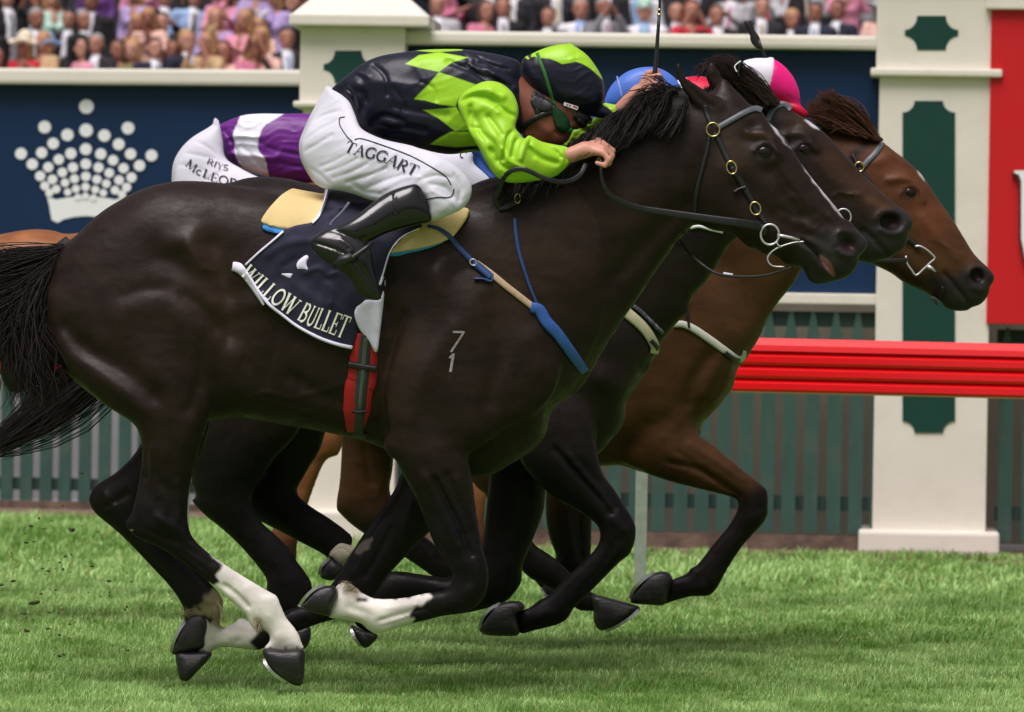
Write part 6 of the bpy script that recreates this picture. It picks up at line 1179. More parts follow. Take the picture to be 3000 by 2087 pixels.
mb.build("badge_marks", mat("badge_red", lin(170, 50, 60), 0.6), lb)
# whips
wh = empty("whip", W1(1910, 254, 0.08), "black whip held upright in the nearest jockey's raised hand", "whip")
yy = .075; m = MB(); m.tube(W(Z("C470,600 478,575 500,470 512,330 522,180 528,90"), np.full(6, yy)), [.0080, .0080, .0078, .0066, .0056, .0050], 10); m.build("grip", mat("whip_grip", (0.014, 0.014, 0.02), 0.4, bump=0.8, bscale=160, bdist=0.002, stretch=(.1, .1, 1)), wh, smooth=True)
m = MB(); m.tube(W(Z("C528,88 531,40 534,-60 538,-240"), np.full(4, yy)), [.0048, .0044, .0038, .003], 10); m.build("shaft", BLACKL, wh, smooth=True)
m = MB(); m.tube(W(Z("C526,108 527,92"), np.full(2, yy)), .0062, 10); m.build("band", BRASS, wh, smooth=True); m = MB(); m.tube(W(Z("C528,74 529,60"), np.full(2, yy)), .0058, 10); m.build("band", BRASS, wh, smooth=True)
wh2 = empty("whip", W1(2240, 170, Y3 + .12), "black whip with a leather flap poking up behind the pink and white cap", "whip")
m = MB(); m.tube(W(Z("C1262,450 1240,390 1210,320 1190,270"), np.full(4, Y3 + .12)), [.006, .006, .006, .006], 8); m.build("shaft", BLACKL, wh2, smooth=True)
b = Body(Y3, (0.6, Y3 + .05, 1.9), (1.1, Y3 + .2, 2.4), 0.0035); b.layer("C1092,150 1098,136 1135,132 1150,150 1165,195 1200,250 1208,300 1196,330 1172,320 1140,285 1128,230 1105,190", 0.3, .12, 0.004); part("flap", b, BLACKL, wh2)
# ---- second rider (blue)
BLUE = np.array(lin(78, 118, 205))
b = Body(Y2, (-0.7, Y2 - .42, 1.0), (0.8, Y2 + .42, 2.2), 0.009); bb_ = Body(Y2, (-0.7, Y2 - .42, 1.0), (0.8, Y2 + .42, 2.2), 0.009)
b.capp([(1100, 420, 0, 90), (1400, 380, 0, 90), (1650, 330, 0, 70)], .03); bb_.layer("P1790,300 P1820,275 P1890,260 P1950,290 P1975,340 P1930,380 P1850,390 P1780,370", .5, 0, .01, relief=[("P1940,340 P1965,350", 6, .01)])
for s_ in (-1, 1):
    b.capp([(1620, 340, s_ * .15, 50), (1560, 500, s_ * .24, 34), (1760, 520, s_ * .2, 26)], .02); b.capp([(1090, 460, s_ * .08, 90), (1400, 540, s_ * .27, 50), (1250, 650, s_ * .33, 38), (1080, 760, s_ * .34, 26), (1160, 850, s_ * .34, 18)], .03)
    hand(bb_, (1760, 520, s_ * .2, 24), (1795, 515, s_ * .19, 25), [(1825, 500, s_ * .16), (1830, 512, s_ * .18), (1830, 524, s_ * .2), (1826, 536, s_ * .21)], [[(1850, 520, s_ * .16)], [(1856, 532, s_ * .18)], [(1852, 542, s_ * .2)], [(1844, 552, s_ * .21)]], 9, [(1800, 500, s_ * .15), (1825, 515, s_ * .13), (1845, 530, s_ * .14)])
J2 = hold(b, bb_, (0, Y2, 1.5), "jockey in plain blue silks and blue cap, hidden behind the lime sleeved jockey")
b = Body(Y2, (-0.7, Y2 - .42, 1.2), (0.8, Y2 + .42, 2.2), 0.006)
b.layer("P1080,380 P1150,330 P1300,260 P1500,240 P1650,255 P1765,300 P1750,380 P1600,450 P1520,560 P1450,575 P1385,545 P1378,460 P1250,450 P1150,430", 0.6, 0, .02, cap=.18, relief=[("P1400,460 P1430,500 P1480,540", 6, -.008), ("P1440,450 P1470,520", 6, -.006)])
for s_ in (-1, 1): b.capp([(1620, 340, s_ * .15, 66), (1560, 500, s_ * .24, 52), (1730, 520, s_ * .2, 36)], .02)
part("silks", b, SILKM, J2, lambda p, V: np.tile(BLUE, (len(p), 1)))
b = Body(Y2, (-0.7, Y2 - .42, 1.0), (0.3, Y2 + .42, 2.0), 0.006)
for s_ in (-1, 1): b.layer("P1000,400 P1100,400 P1250,424 P1375,442 P1388,480 P1420,510 P1437,530 P1434,562 P1400,590 P1330,640 P1290,640 P1300,580 P1100,560 P980,500", .5, s_ * .2, .02, cap=.09, ymap=[(1000, 450, s_ * .1), (1400, 550, s_ * .26)])
br2, V_, F_ = part("breeches", b, BREECH, J2); lettering("name_lettering", "C", "B1125,1042 1175,1075", 26, Drape([(V_, F_)]), NAVYT, br2, lift=.002, fit=False)
b = Body(Y2, (-0.5, Y2 - .42, 0.9), (0.2, Y2 + .42, 1.7), 0.008)
for s_ in (-1, 1):
    b = Body(Y2, (-0.6, Y2 + s_ * .34 - .1, 0.9), (0.2, Y2 + s_ * .34 + .1, 1.7), 0.007); b.capp([(1320, 600, s_ * .32, 48), (1250, 650, s_ * .33, 44), (1080, 760, s_ * .34, 32), (1160, 860, s_ * .34, 22)], .02); part("boot", b, BOOTM, J2)
b = Body(Y2, (0.2, Y2 - .2, 1.7), (0.8, Y2 + .2, 2.2), 0.005)
b.layer("P1772,312 P1776,278 P1798,242 P1838,210 P1885,197 P1930,200 P1972,224 P1998,262 P1998,310 P1960,330 P1880,335 P1800,325", .58, 0, .01, cap=.11); b.layer("P1950,280 P2010,300 P2040,330 P2030,345 P1960,335", .8, 0, .006, cap=.07)
c2o, V_, F_ = part("riding_cap", b, SILKM, J2, lambda p, V: np.tile(BLUE, (len(p), 1))); strap("cap_strap", "C245,510 262,580 290,700", 6, Drape([(V_, F_)]), mat("pale_strap", lin(130, 150, 205), .6), c2o, .001, .002)
# ---- third rider (pink and white cap)
b = Body(Y3, (-0.4, Y3 - .42, 0.9), (1.2, Y3 + .42, 2.2), 0.009); bb_ = Body(Y3, (-0.4, Y3 - .42, 0.9), (1.2, Y3 + .42, 2.2), 0.009)
b.capp([(1620, 500, 0, 80), (1850, 420, 0, 80), (2060, 310, 0, 60)], .03); bb_.layer("P2170,275 P2200,250 P2245,250 P2270,290 P2280,340 P2255,362 P2210,355 P2175,325", .36, 0, .01, relief=[("P2310,320 P2325,330", 6, .01)])
for s_ in (-1, 1):
    b.capp([(2050, 330, s_ * .15, 44), (1990, 480, s_ * .22, 32), (2130, 500, s_ * .18, 24)], .02); b.capp([(1620, 520, s_ * .08, 80), (1880, 590, s_ * .26, 45), (1740, 680, s_ * .32, 34), (1600, 770, s_ * .33, 24), (1670, 850, s_ * .33, 16)], .03)
    hand(bb_, (2130, 500, s_ * .18, 22), (2160, 498, s_ * .17, 23), [(2186, 486, s_ * .14), (2190, 498, s_ * .16), (2190, 508, s_ * .18), (2186, 518, s_ * .19)], [[(2206, 506, s_ * .14)], [(2212, 516, s_ * .16)], [(2208, 524, s_ * .18)], [(2200, 532, s_ * .19)]], 8.5, [(2164, 484, s_ * .13), (2186, 498, s_ * .12), (2204, 512, s_ * .13)])
J3 = hold(b, bb_, (0.4, Y3, 1.4), "jockey wearing the bright pink and white quartered cap, riding the bay horse")
PINK = np.array(lin(240, 30, 130)); PWH = np.array(lin(232, 232, 245)); PRD = np.array(lin(205, 18, 60))
b = Body(Y3, (-0.4, Y3 - .42, 1.1), (1.1, Y3 + .42, 2.2), 0.0065)
b.layer("P1600,500 P1700,420 P1800,340 P1900,280 P1985,236 P2030,224 P2075,228 P2150,262 P2170,330 P2050,430 P1900,500 P1750,560 P1640,570", .6, 0, .02, cap=.17)
for s_ in (-1, 1): b.capp([(2050, 330, s_ * .15, 56), (1990, 480, s_ * .22, 46), (2100, 500, s_ * .18, 32)], .02)
part("silks", b, SILKM, J3, lambda p, V: np.where((p[:, :1] < 2012) & (p[:, :1] > 1900), PWH[None], PRD[None]) * np.ones((len(p), 1)))
for s_ in (-1, 1):
    b = Body(Y3, (-0.4, Y3 + s_ * .33 - .1, 0.9), (0.6, Y3 + s_ * .33 + .1, 1.7), 0.008); b.capp([(1800, 640, s_ * .31, 42), (1740, 680, s_ * .32, 40), (1600, 770, s_ * .33, 30), (1670, 850, s_ * .33, 20)], .02); part("boot", b, BOOTM, J3)
b = Body(Y3, (-0.4, Y3 - .42, 0.9), (0.8, Y3 + .42, 1.8), 0.008)
for s_ in (-1, 1): b.capp([(1620, 520, s_ * .08, 96), (1880, 590, s_ * .26, 54), (1790, 650, s_ * .31, 44)], .03)
part("breeches", b, BREECH, J3)
b = Body(Y3, (0.6, Y3 - .2, 1.7), (1.3, Y3 + .2, 2.2), 0.0042)
b.layer("C1062,510 1062,450 1085,412 1150,392 1225,389 1295,398 1360,440 1420,510 1455,585 1469,650 1464,712 1400,690 1320,660 1245,632 1190,618 1140,598 1090,560", .56, 0, .01, cap=.105, n=4, relief=[("C1292,400 1290,470 1270,560 1240,630", 4, -.003), ("C1130,570 1180,590 1240,585", 5, -.004), ("C1380,650 1430,670", 5, -.004)]); b.ell(*Z("C1275,394")[0], 0, (.012, .012, .006), .005)
b.layer("C1240,622 1320,648 1400,680 1466,700 1510,740 1534,765 1530,786 1500,790 1450,770 1380,728 1300,670", .9, 0, .006, cap=.07)
def cap3c(p, V):
    x, y = p[:, 0].copy(), p[:, 1].copy(); C = np.tile(PWH, (len(p), 1)); C = mixc(C, PINK, np.clip(.5 + sd_poly(Z("C1283,350 1292,400 1290,470 1270,560 1238,640 1300,760 1600,800 1600,300"), x, y) / 2, 0, 1))
    return mixc(C, PRD, np.clip(.5 + sd_poly(Z("C1235,624 1320,646 1400,678 1464,698 1500,720 1560,760 1560,820 1300,780 1240,650"), x, y) / 2.5, 0, 1))
c3o, V_, F_ = part("riding_cap", b, SILKM, J3, cap3c); strap("goggle_strap", "C1082,412 1064,440 1058,470 1060,510", 6, Drape([(V_, F_)]), BLACKL, c3o, .001, .002); strap("strap_edge", "C1075,412 1050,430 1036,450 1050,480", 7, Drape([(V_, F_)]), WHITE, c3o, .0, .003)
# ---- fourth rider (purple and white hoops)
PUR = np.array(lin(104, 34, 128))
b = Body(Y4, (-1.5, Y4 - .4, 0.9), (0.3, Y4 + .4, 2.1), 0.010); bb_ = Body(Y4, (-1.5, Y4 - .4, 0.9), (0.3, Y4 + .4, 2.1), 0.010)
b.capp([(600, 480, 0, 90), (900, 420, 0, 90), (1080, 400, 0, 60)], .03); bb_.layer("P1120,340 P1160,300 P1240,300 P1275,340 P1270,400 P1220,420 P1140,410", .5, 0, .01)
for s_ in (-1, 1):
    b.capp([(1020, 400, s_ * .15, 42), (960, 520, s_ * .22, 30), (1120, 560, s_ * .18, 22)], .02); b.capp([(600, 520, s_ * .08, 80), (860, 600, s_ * .26, 42), (720, 700, s_ * .3, 32), (600, 780, s_ * .32, 24)], .03); hand(bb_, (1120, 560, s_ * .18, 20), (1150, 560, s_ * .17, 22), [(1174, 550, s_ * .15), (1176, 562, s_ * .17), (1174, 574, s_ * .18), (1170, 582, s_ * .19)], [[(1190, 566, s_ * .15)], [(1192, 576, s_ * .17)], [(1188, 586, s_ * .18)], [(1182, 592, s_ * .19)]], 8, [(1150, 546, s_ * .14), (1170, 556, s_ * .13), (1186, 568, s_ * .14)])
J4 = hold(b, bb_, (-.8, Y4, 1.4), "jockey in purple silks with a white hoop, at the back above the chestnut")
b = Body(Y4, (-1.4, Y4 - .36, 1.2), (0.2, Y4 + .36, 2.1), 0.0055)
b.layer("A1435,848 1500,818 1560,792 1640,768 1750,760 1900,762 2040,760 P1000,345 P1080,370 P1100,440 P1000,530 P920,545 A1990,1215 1900,1205 1800,1183 1700,1160 1600,1115 1520,1060 1490,980 1470,900", .6, 0, .02, cap=.17, wr=(0.010, 0.06, 0.3, 8), relief=[("A1500,880 1560,960 1600,1080", 8, -.01), ("A1620,980 1720,1080 1770,1150", 8, -.006), ("A1740,960 1850,1010 2000,1040", 7, -.006), ("A1780,1080 1900,1100 2020,1120", 7, -.006), ("A1460,850 1530,950 1560,1060", 6, .006)])
for s_ in (-1, 1): b.capp([(1020, 400, s_ * .13, 60), (970, 500, s_ * .2, 44), (1090, 556, s_ * .18, 28)], .02)
def purc(p, V):
    C = np.tile(PUR, (len(p), 1)); return mixc(C, PWH * .95, np.clip(.5 + sd_poly(spl(Z("A1645,740 1590,820 1556,900 1570,960 1565,1010 1590,1080 1640,1150 1700,1220 1800,1220 1790,1150 1770,1060 1725,1000 1728,930 1760,850 1830,800 1910,740"), True, 3), p[:, 0].copy(), p[:, 1].copy()) / 2.5, 0, 1))
part("silks", b, SILKM, J4, purc)
b = Body(Y4, (-1.5, Y4 - .4, 1.0), (-0.2, Y4 + .4, 2.0), 0.0055)
TH4 = "A1455,795 1430,815 1420,845 1300,920 1225,990 1172,1080 1156,1180 1165,1260 1250,1340 1450,1400 1750,1440 1990,1450 2080,1380 2030,1290 1850,1220 1740,1190 1600,1120 1500,1050 1480,930"
RL4 = [("A1230,1020 1330,1040 1430,1060", 5, -.004), ("A1190,1100 1280,1110 1360,1140", 5, -.004), ("A1300,940 1380,980 1440,1030", 5, -.004), ("A1380,1200 1480,1150 1560,1140", 5, -.005)]
for s_ in (-1, 1): b.layer(TH4, .48, s_ * .17, .02, cap=.09, relief=RL4, ymap=[(600, 400, s_ * .08), (850, 600, s_ * .25)])
b.layer("A1455,795 1430,815 1420,845 1300,920 1225,990 1172,1080 1156,1180 1165,1260 1300,1300 1480,1200 1500,1050 1480,930", .6, 0, .03, cap=.15, relief=RL4)
br4, V_, F_ = part("breeches", b, BREECH, J4); D4 = Drape([(V_, F_)]); lettering("name_lettering", "McLEOD", "A1235,1105 1290,1150 1350,1180 1430,1215 1520,1240 1590,1262", 25, D4, BLACKL, br4, lift=.003, shear=-.1); lettering("name_lettering", "RIYS", "A1378,1090 1420,1110 1470,1130 1525,1142", 17, D4, BLACKL, br4, lift=.003)
b = Body(Y4, (-0.7, Y4 - .2, 1.6), (0.1, Y4 + .2, 2.1), 0.008); b.layer("P1100,340 P1110,290 P1160,255 P1240,255 P1290,300 P1300,350 P1200,360", .58, 0, .01, cap=.11); part("riding_cap", b, SILKM, J4, lambda p, V: np.tile(PUR, (len(p), 1)))
for s_ in (-1, 1):
    b = Body(Y4, (-1.2, Y4 + s_ * .32 - .1, 1.0), (-0.4, Y4 + s_ * .32 + .1, 1.7), 0.009); b.capp([(800, 650, s_ * .29, 40), (720, 700, s_ * .3, 40), (600, 780, s_ * .32, 30), (660, 850, s_ * .32, 20)], .02); part("boot", b, BOOTM, J4)

finish()
# ================================================================== TACK
def shell(name, poly, out, m, parent=None, loc=None, smooth=True, near=False, it=2, colf=None):
    """goods wrapped round the near horse: its skin pushed out by `out` metres inside a traced outline"""
    P = Z(poly) if isinstance(poly, str) else poly
    if smooth: P = spl(P, True, 4)
    q = W(P, -0.28)[:, [0, 2]]; F0 = H1F_field; a = np.clip(((q.min(0) - .03) - F0.lo[[0, 2]]) / F0.h, 0, None).astype(int); e = np.minimum((((q.max(0) + .03) - F0.lo[[0, 2]]) / F0.h).astype(int) + 2, F0.n[[0, 2]])
    X, Zc = np.meshgrid(F0.ax[0][a[0]:e[0]], F0.ax[2][a[1]:e[1]], indexing='ij'); D = sd_poly(q, X, Zc)
    G = F0.F[a[0]:e[0], :, a[1]:e[1]]; px = WtoP(np.stack([X.ravel(), np.full(X.size, -.28), Zc.ravel()], 1)); o_ = (out(px) if callable(out) else np.full(len(px), out)).reshape(X.shape)
    F = np.maximum(G - o_[:, None, :], -D[:, None, :]).astype(np.float32); F = np.maximum(F, -(G + 0.012))
    if near: F = np.maximum(F, (F0.ax[1][None, :, None] + 0.05).astype(np.float32))
    b = Body.__new__(Body); b.h = F0.h; b.lo = np.array([F0.ax[0][a[0]], F0.lo[1], F0.ax[2][a[1]]]); b.F = F; V, Fq = b.surf(); V = relax(V, Fq, it)
    C = None if colf is None else colf(WtoP(V), V); return mk(name, V, Fq, m, parent, loc=loc, colors=C), V, Fq
PADM = mat("cream_foam", lin(214, 190, 132), 0.75, var=0.06, vscale=12, bump=0.3, bscale=90, bdist=0.002, dirt=lin(160, 136, 90), dirt_scale=9, dirt_amt=0.35)
BLUEF = mat("blue_foam", lin(58, 140, 215), 0.7); CLOTHM = mat("navy_cloth", lin(20, 20, 50), 0.75, var=0.08, vscale=14, sheen=0.15, bump=0.15, bscale=300, bdist=0.001, bump2=(0.3, 12, 0.012))
PIPE = mat("white_binding", lin(230, 226, 250), 0.65); LETM = mat("cream_print", lin(236, 238, 224), 0.6); BLUEW = mat("blue_webbing", lin(44, 88, 160), 0.6, var=0.12, vscale=30, bump=0.3, bscale=200, bdist=0.001)
BLUEL = mat("blue_strap", lin(36, 66, 120), 0.5, var=0.1, vscale=30); TANE = mat("tan_elastic", lin(186, 160, 132), 0.7, var=0.1, vscale=60, bump=0.4, bscale=250, bdist=0.001); GREYL = mat("grey_leather", lin(84, 88, 96), 0.42, var=0.12, vscale=60)
CREAML = mat("cream_webbing", lin(196, 190, 160), 0.65, var=0.1, vscale=30, bump=0.2, bscale=200, bdist=0.001, dirt=lin(130, 120, 90), dirt_scale=20, dirt_amt=.4)
pad, PV, PF = shell("saddle_pad", "F253,342 285,270 335,205 380,155 430,112 470,94 530,90 600,102 690,125 P1000,560 P1150,580 P1300,600 F1640,245 1645,290 1620,340 1560,420 1530,448 1430,492 1340,515 1240,535 1150,548 1050,560 900,540 700,470 560,400 430,392 340,372", 0.022, PADM, loc=(-.4, 0, 1.5)); tag(pad, "cream foam saddle pad on the nearest horse's back", "saddle pad")
b1, _, _ = shell("pad_lining", "F262,352 300,300 600,300 1000,330 1300,340 1480,455 1430,500 1340,530 1240,552 1150,572 900,560 700,500 500,450 420,425 345,414 268,392", 0.015, BLUEF, pad)
def clout(p):
    o = np.interp(p[:, 1], [640, 700, 760, 820], [0.036, 0.033, 0.022, 0.012]); r = lambda l, w_, a: a * lmask(l, p, w_)
    o += r("F700,750 740,830 720,900", 7, .006) + r("F850,640 900,800 930,900", 10, .006) + r("F300,560 450,480 600,470", 12, .005) + r("F400,640 480,600 560,560", 8, -.004) + r("F560,680 650,650 700,700 760,680", 7, .006) + r("F720,300 800,240 860,200", 8, .006) + r("F480,760 600,850 760,900", 14, .003) + r("F820,930 840,1050 860,1160", 8, .004) + r("F640,760 660,860", 8, -.004)
    return o + 0.0015 * np.sin(p[:, 0] * .09) * np.sin(p[:, 1] * .07 + 1)
cl, KV, KF = shell("saddle_cloth", "F702,122 680,200 640,290 590,345 480,365 400,398 330,460 240,535 142,622 128,650 150,690 220,800 300,905 400,985 500,1060 640,1135 760,1178 868,1205 905,1100 894,1000 886,930 960,862 1058,850 1085,690 1130,540 1210,440 1335,380 P1230,600 P1100,560 P1000,545", clout, CLOTHM, loc=(-.45, 0, 1.3), smooth=False); tag(cl, "navy racing saddle cloth with white binding and the horse's name", "saddle cloth")
DK = Drape([(KV, KF)]); DH = Drape([(H1V, H1F), (KV, KF), (PV, PF)]); DH1 = Drape([(H1V, H1F)])
for pth, wd in (("F704,128 684,204 645,294 598,345", 13), ("F406,402 335,466 246,540 152,628", 11), ("F1328,388 1206,448 1128,546 1082,690 1056,765", 8)): strap("binding", pth, wd, DK, PIPE, cl, 0.005, 0.003)
strap("binding", "F156,684 226,793 305,897 404,976 503,1050 642,1125 762,1169 870,1194", 12, DK, PIPE, cl, 0.008, 0.003, prof=[12, 17, 15, 18, 20])
lettering("name_lettering", "WILLOW", "F118,690 190,765 300,862 400,932 466,977", 44, DK, LETM, cl, lift=.003, hend=58, shear=0.02); lettering("name_lettering", "BULLET", "F500,996 590,1040 700,1082 812,1126", 58, DK, LETM, cl, lift=.003, hend=70, shear=0.02)
def fold(nm, poly, out, m): o, _, _ = shell(nm, poly, out, m, cl, smooth=True, near=True); return o
strap("turned_corner", "F70,640 110,650 150,690 190,745 235,820 280,900", 22, DH, PIPE, cl, .008, .004, prof=[26, 30, 22, 20, 14, 6])
fold("turned_corner", "F886,985 884,935 915,890 962,862 1055,855 1092,700 1085,800 1068,960 1052,1100 1036,1215 1012,1205 985,1150 930,1080 905,1040", lambda p: .016 + .006 * lmask("F890,960 960,1080 1030,1190", p, 9) + .005 * lmask("F1050,880 1040,1050", p, 8) - .003 * lmask("F980,930 1000,1100", p, 10), PIPE)
fold("white_number_part", "F578,545 520,580 485,630 492,660 450,680 368,686 410,705 455,726 478,690 510,662 578,666 562,620 580,580", lambda p: clout(p) + .002, PIPE)
# girth
gi = empty("girth", W1(1010, 1150, -.3), "red and dark green striped girth round the nearest horse", "girth")
REDW = mat("red_webbing", lin(168, 18, 22), 0.65, bump=.3, bscale=200, bdist=.001); GRW = mat("dark_green_webbing", lin(46, 54, 52), 0.8, var=.1, vscale=50, bump=.4, bscale=160, bdist=.002, stretch=(.1, .1, 1))
strap("under_band", "F958,1090 948,1250 935,1400 Q2000,110 1982,300 1962,480", 84, DH1, REDW, gi, .006, .005, prof=[50, 80, 86, 84, 80, 40])
strap("top_band", "F965,1100 950,1250 938,1400 Q2020,100 2005,300 1995,500", 34, DH1, GRW, gi, .013, .004, prof=[30, 36, 38, 38, 34, 28])
for dx in (-9, -3, 3, 9): strap("stripe", "F%d,1120 %d,1250 %d,1400 Q%d,100 %d,290" % (963 + dx, 950 + dx, 938 + dx, 2020 + dx, 2006 + dx), 1.6, DH1, mat("stripe_thread", lin(150, 160, 148), .7), gi, .0185, .001)
strap("keeper", "F845,1295 930,1310 1035,1325", 20, DH1, BLACKL, gi, .019, .004); strap("keeper", "Q1940,300 2000,308 2065,300", 10, DH1, BLACKL, gi, .019, .004); strap("keeper", "Q1950,495 1990,500 2060,515", 16, DH1, BLACKL, gi, .012, .006)
# breastplate
bp = empty("breastplate", W1(1500, 850, -.2), "blue webbing breastplate with a tan elastic across the nearest horse's chest", "breastplate")
strap("side_strap", "F1375,372 1440,385 1510,430 1590,520 1680,612", 13, DH, BLUEL, bp, .004, .003, prof=[9, 12, 16, 17]); strap("side_strap", "F1680,612 1740,660 1800,712", 22, DH, BLUEL, bp, .010, .004)
strap("elastic", "F1700,618 1800,690 1900,772 2000,850 2090,920", 19, DH1, TANE, bp, .005, .003); strap("keeper", "F1685,722 1740,722 1800,738 1806,700", 7, DH1, BLUEL, bp, .011, .003)
strap("breast_band", "F2065,915 2120,930 G230,1010 300,1085 370,1180 430,1265 490,1350", 33, DH1, BLUEW, bp, .006, .006, prof=[30, 34, 34, 32, 30, 26]); strap("neck_strap", "F1958,318 1966,420 1985,540 2020,660 2060,780 2112,905", 10, DH1, BLUEL, bp, .004, .003, prof=[13, 12, 9, 8])
ring("buckle", Z("F1680,613")[0], 10, 9, 0.5, 2.0, DH1.depth(Z("F1680,613"))[0] - .014, CHROME, bp)
# brand
br = lettering("brand_mark", "7", "F1505,1212 1592,1214", 62, DH1, mat("freeze_brand", lin(140, 134, 132), .8, var=.35, vscale=90), H1, lift=.0012, shear=.22, fit=False, cond=.9)
lettering("brand_mark", "1", "F1500,1345 1570,1347", 54, DH1, br.data.materials[0], H1, lift=.0012, shear=.12, fit=False, cond=1.1)
# ---- near bridle
bd = empty("bridle", W1(2200, 500, -.1), "black leather racing bridle with brass buckles and long reins on the nearest horse", "bridle")
strap("browband", "M465,635 540,590 620,545 700,500 780,462 840,450 888,468", 17, DH1, GREYL, bd, .004, .004)
chk = strap("cheek_strap", "M430,690 470,740 520,850 560,930 600,1010", 14, DH1, BLACKL, bd, .004, .004, prof=[13, 16, 17]); strap("cheek_strap", "M600,1010 680,1140 740,1240 790,1330 825,1405 880,1480 935,1560", 17, DH1, BLACKL, bd, .004, .005, prof=[17, 18, 16, 18, 13])
strap("throat_latch", "M385,720 360,860 310,1050 265,1230 245,1420 250,1520", 12, DH1, BLACKL, bd, .004, .003); strap("headpiece", "M400,590 370,530 350,470 345,420", 14, DH1, BLACKL, bd, .003, .003); strap("keeper", "M625,1248 670,1218 735,1200", 9, DH1, BLACKL, bd, .010, .004)
for nm, c_, rx, ry, rt in (("brass_ring", "M420,652", 19, 20, 0), ("buckle", "M597,1015", 14, 19, -.25), ("buckle", "M825,1405", 15, 19, -.25)):
    q = Z(c_)[0]; ring(nm, q, rx, ry, rt, 2.4, DH1.depth(q[None])[0] - .014, BRASS, bd)
yb = DH1.depth(Z("N680,970"))[0] - .022
bit = ring("bit_ring", Z("N606,965")[0], 27, 30, 0, 3.4, yb, CHROME, bd)
m = MB(); m.tube(W(Z("N690,975 760,982 850,1000 945,1028"), np.full(4, yb + .002)), [.0062, .0052, .0044, .003], 10); m.build("mouthpiece", CHROME, bit, smooth=True)
m = MB(); m.tube(W(spl(Z("N995,1045 920,1050 850,1062 720,1105 640,1150 590,1205 580,1250 605,1300 660,1328 770,1332"), False, 4), np.full(37, yb + .004)), .0024, 8); m.build("tongue_loop", CHROME, bit, smooth=True)
m = MB(); m.tube(W(spl(Z("N680,1050 700,1085 740,1108"), False, 4), np.full(9, yb - .002)), .0028, 8); m.build("hook", CHROME, bit, smooth=True)
strap("rein", "B1978,1090 1945,1160 1880,1205 1800,1216 1700,1192 1600,1146 1540,1130 1480,1142 1430,1185 1400,1260 1368,1335 1400,1393", 14, None, BLACKL, bd, 0, .004, yfix=[-.19, -.24, -.29, -.30, -.29, -.24, -.2])
strap("rein", "B1395,1393 1440,1385 1490,1360 1535,1325", 17, DH1, BLACKL, bd, .008, .004); q = Z("B1520,1328")[0]; ring("buckle", q, 8, 14, .1, 1.8, DH1.depth(q[None])[0] - .018, BRASS, bd)
strap("rein", "C150,1040 138,1100 145,1200 185,1290 260,1342 400,1392 600,1425 900,1468 1100,1495 1215,1512", 15, None, BLACKL, bd, 0, .004, prof=[8, 8, 12, 16, 18, 21, 24, 26], yfix=[-.19, -.21, -.205, -.19, -.165, -.15, -.135, yb])
strap("rein_end", "G1640,372 1685,395 1680,430", 22, DH1, BLACKL, bd, .012, .006, prof=[26, 24, 16])
lw = strap("rein", "G1112,450 1180,545 1250,612 1350,680 1450,705 1600,710 1720,695 1880,645", 8, None, BLACKL, bd, 0, .004, yfix=[.10, .05, .02, .0, -.02, -.03, -.03]); strap("white_tape", "G1412,690 1475,700", 10, None, WHITE, lw, 0, .006, yfix=[.005, .0])
# ---- middle horse's tack
D2 = Drape([(H2V, H2F)]); bd2 = empty("bridle", W1(2350, 400, Y2), "black bridle with a pale grey browband on the middle horse", "bridle")
strap("browband", "M945,565 960,520 985,470 1030,425 1090,408 1140,432 1165,458", 17, D2, GREYL, bd2, .004, .004); strap("cheek_strap", "M940,560 1000,700 1100,900 1200,1080", 14, D2, BLACKL, bd2, .003, .004)
ring("bit_ring", Z("N1445,765")[0], 22, 24, 0, 2.6, Y2 - .10, CHROME, bd2); strap("rein", "N1440,790 P2380,640 P2250,620 P2120,610 P1980,560 P1855,530", 12, None, BLACKL, bd2, 0, .004, yfix=[Y2 - .1, Y2 - .14, Y2 - .18, Y2 - .2])
bp2 = empty("breastplate", W1(1870, 980, Y2 - .1), "cream webbing breastplate with a twisted black strap on the middle horse", "breastplate")
strap("breast_band", "G760,945 810,985 870,1040 920,1105 955,1175 950,1225", 31, D2, CREAML, bp2, .005, .006, prof=[32, 32, 30, 28, 22]); strap("twisted_strap", "G815,905 870,950 930,1010 1010,1090", 12, D2, mat("braid", lin(70, 74, 86), .5, bump=1, bscale=120, bdist=.004, dirt=lin(190, 195, 200), dirt_scale=90, dirt_amt=.8), bp2, .006, .008); strap("keeper", "G930,1135 965,1175 980,1200", 14, D2, BLACKL, bp2, .013, .004)
strap("neck_strap", "G1190,384 1250,374 1330,394 1410,412", 9, D2, WHITE, bp2, .004, .004)
# ---- bay horse's tack
D3 = Drape([(H3V, H3F)]); bd3 = empty("bridle", W1(2560, 500, Y3), "bridle with grey browband and steel D shaped bit ring on the bay horse", "bridle")
strap("browband", "D935,1395 980,1340 1030,1290 1070,1235 1100,1185", 17, D3, GREYL, bd3, .004, .004); q = Z("D905,1395")[0]; ring("brass_ring", q, 13, 14, 0, 2.2, D3.depth(q[None])[0] - .012, BRASS, bd3)
strap("cheek_strap", "D905,1410 940,1450 1000,1540 H1300,300 1420,400 1520,470 1570,515", 13, D3, BLACKL, bd3, .004, .004); strap("headpiece", "D895,1380 870,1330 850,1290", 12, D3, BLACKL, bd3, .004, .004)
y3 = D3.depth(Z("H1640,600"))[0] - .016; m = MB(); m.tube(W(spl(Z("H1552,508 1585,505 1625,525 1660,555 1685,585 1650,620 1600,668 1560,700 1530,665 1500,620 1492,570"), False, 3), np.full(31, y3)), .0036, 8); dbt = m.build("bit_ring", CHROME, bd3, smooth=True)
m = MB(); m.tube(W(Z("H1635,640 1665,655 1692,678"), np.full(3, y3)), [.008, .0065, .003], 8); m.build("mouthpiece", CHROME, dbt, smooth=True)
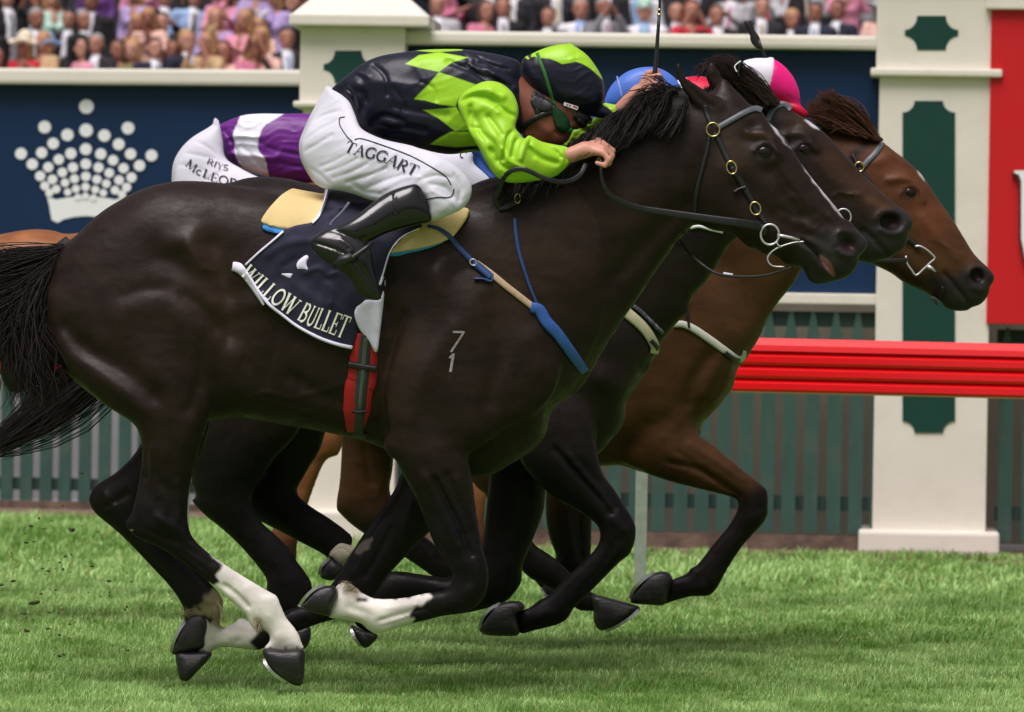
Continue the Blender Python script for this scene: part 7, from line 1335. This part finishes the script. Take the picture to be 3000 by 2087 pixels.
strap("tongue_tie", "H1740,780 1720,830 1690,862", 12, D3, BLACKL, bd3, .003, .005); strap("tongue_tie", "H1660,850 1690,862 1705,895", 12, D3, BLACKL, bd3, .006, .005); strap("rein", "H1500,600 P2550,760 P2430,720 P2320,600 P2210,518", 12, None, BLACKL, bd3, 0, .004, yfix=[y3, Y3 - .15, Y3 - .17, Y3 - .18])
bp3 = empty("breastplate", W1(2080, 1020, Y3 - .1), "pale webbing breastplate across the bay horse's chest", "breastplate")
strap("breast_band", "G1080,1028 1130,1026 1180,1040 1250,1080 1350,1150 1450,1222 1510,1262 1545,1250 1556,1205", 19, D3, mat("pale_webbing", lin(196, 198, 186), .6, var=.08, vscale=30), bp3, .005, .005, prof=[19, 20, 22, 22, 20, 18, 9]); strap("keeper", "G1425,1215 1470,1250 1525,1275", 15, D3, BLACKL, bp3, .010, .004); strap("martingale", "G1185,850 1170,940 1185,1050", 9, D3, BLACKL, bp3, .010, .004)
# ---- turf kicked up behind the hooves
CLOD = mat("turf_clod", lin(62, 56, 38), .95, var=.5, vscale=60, bump=1, bscale=80, bdist=.004, dirt=lin(80, 110, 44), dirt_scale=60, dirt_amt=.8)
r = np.random.default_rng(5); base = None
for i in range(80):
    x, y = (r.normal(180, 110), r.normal(1700, 120)) if i < 60 else (r.uniform(20, 380), r.uniform(1380, 1900)); bm = bmesh.new(); bmesh.ops.create_icosphere(bm, subdivisions=2, radius=1); sc = r.uniform(.0016, .0048) if i > 3 else r.uniform(.006, .009)
    V = np.array([v.co[:] for v in bm.verts]); V *= (1 + .35 * np.sin(V @ r.normal(0, 3, 3) + r.uniform(0, 6)))[:, None]; V *= sc * np.array([r.uniform(.8, 2), 1, r.uniform(.5, 1)]); bm.verts.index_update(); Fc = [tuple(v.index for v in f.verts) for f in bm.faces]; bm.free(); q = W1(x, y, r.uniform(-.4, 1.0)); q[2] = max(q[2], .012)
    o = mk("turf_clod", V + q, Fc, CLOD, loc=q); tag(o, "small dark crumb of turf flying behind the hind hooves", "turf clod", "turf crumbs in the air")
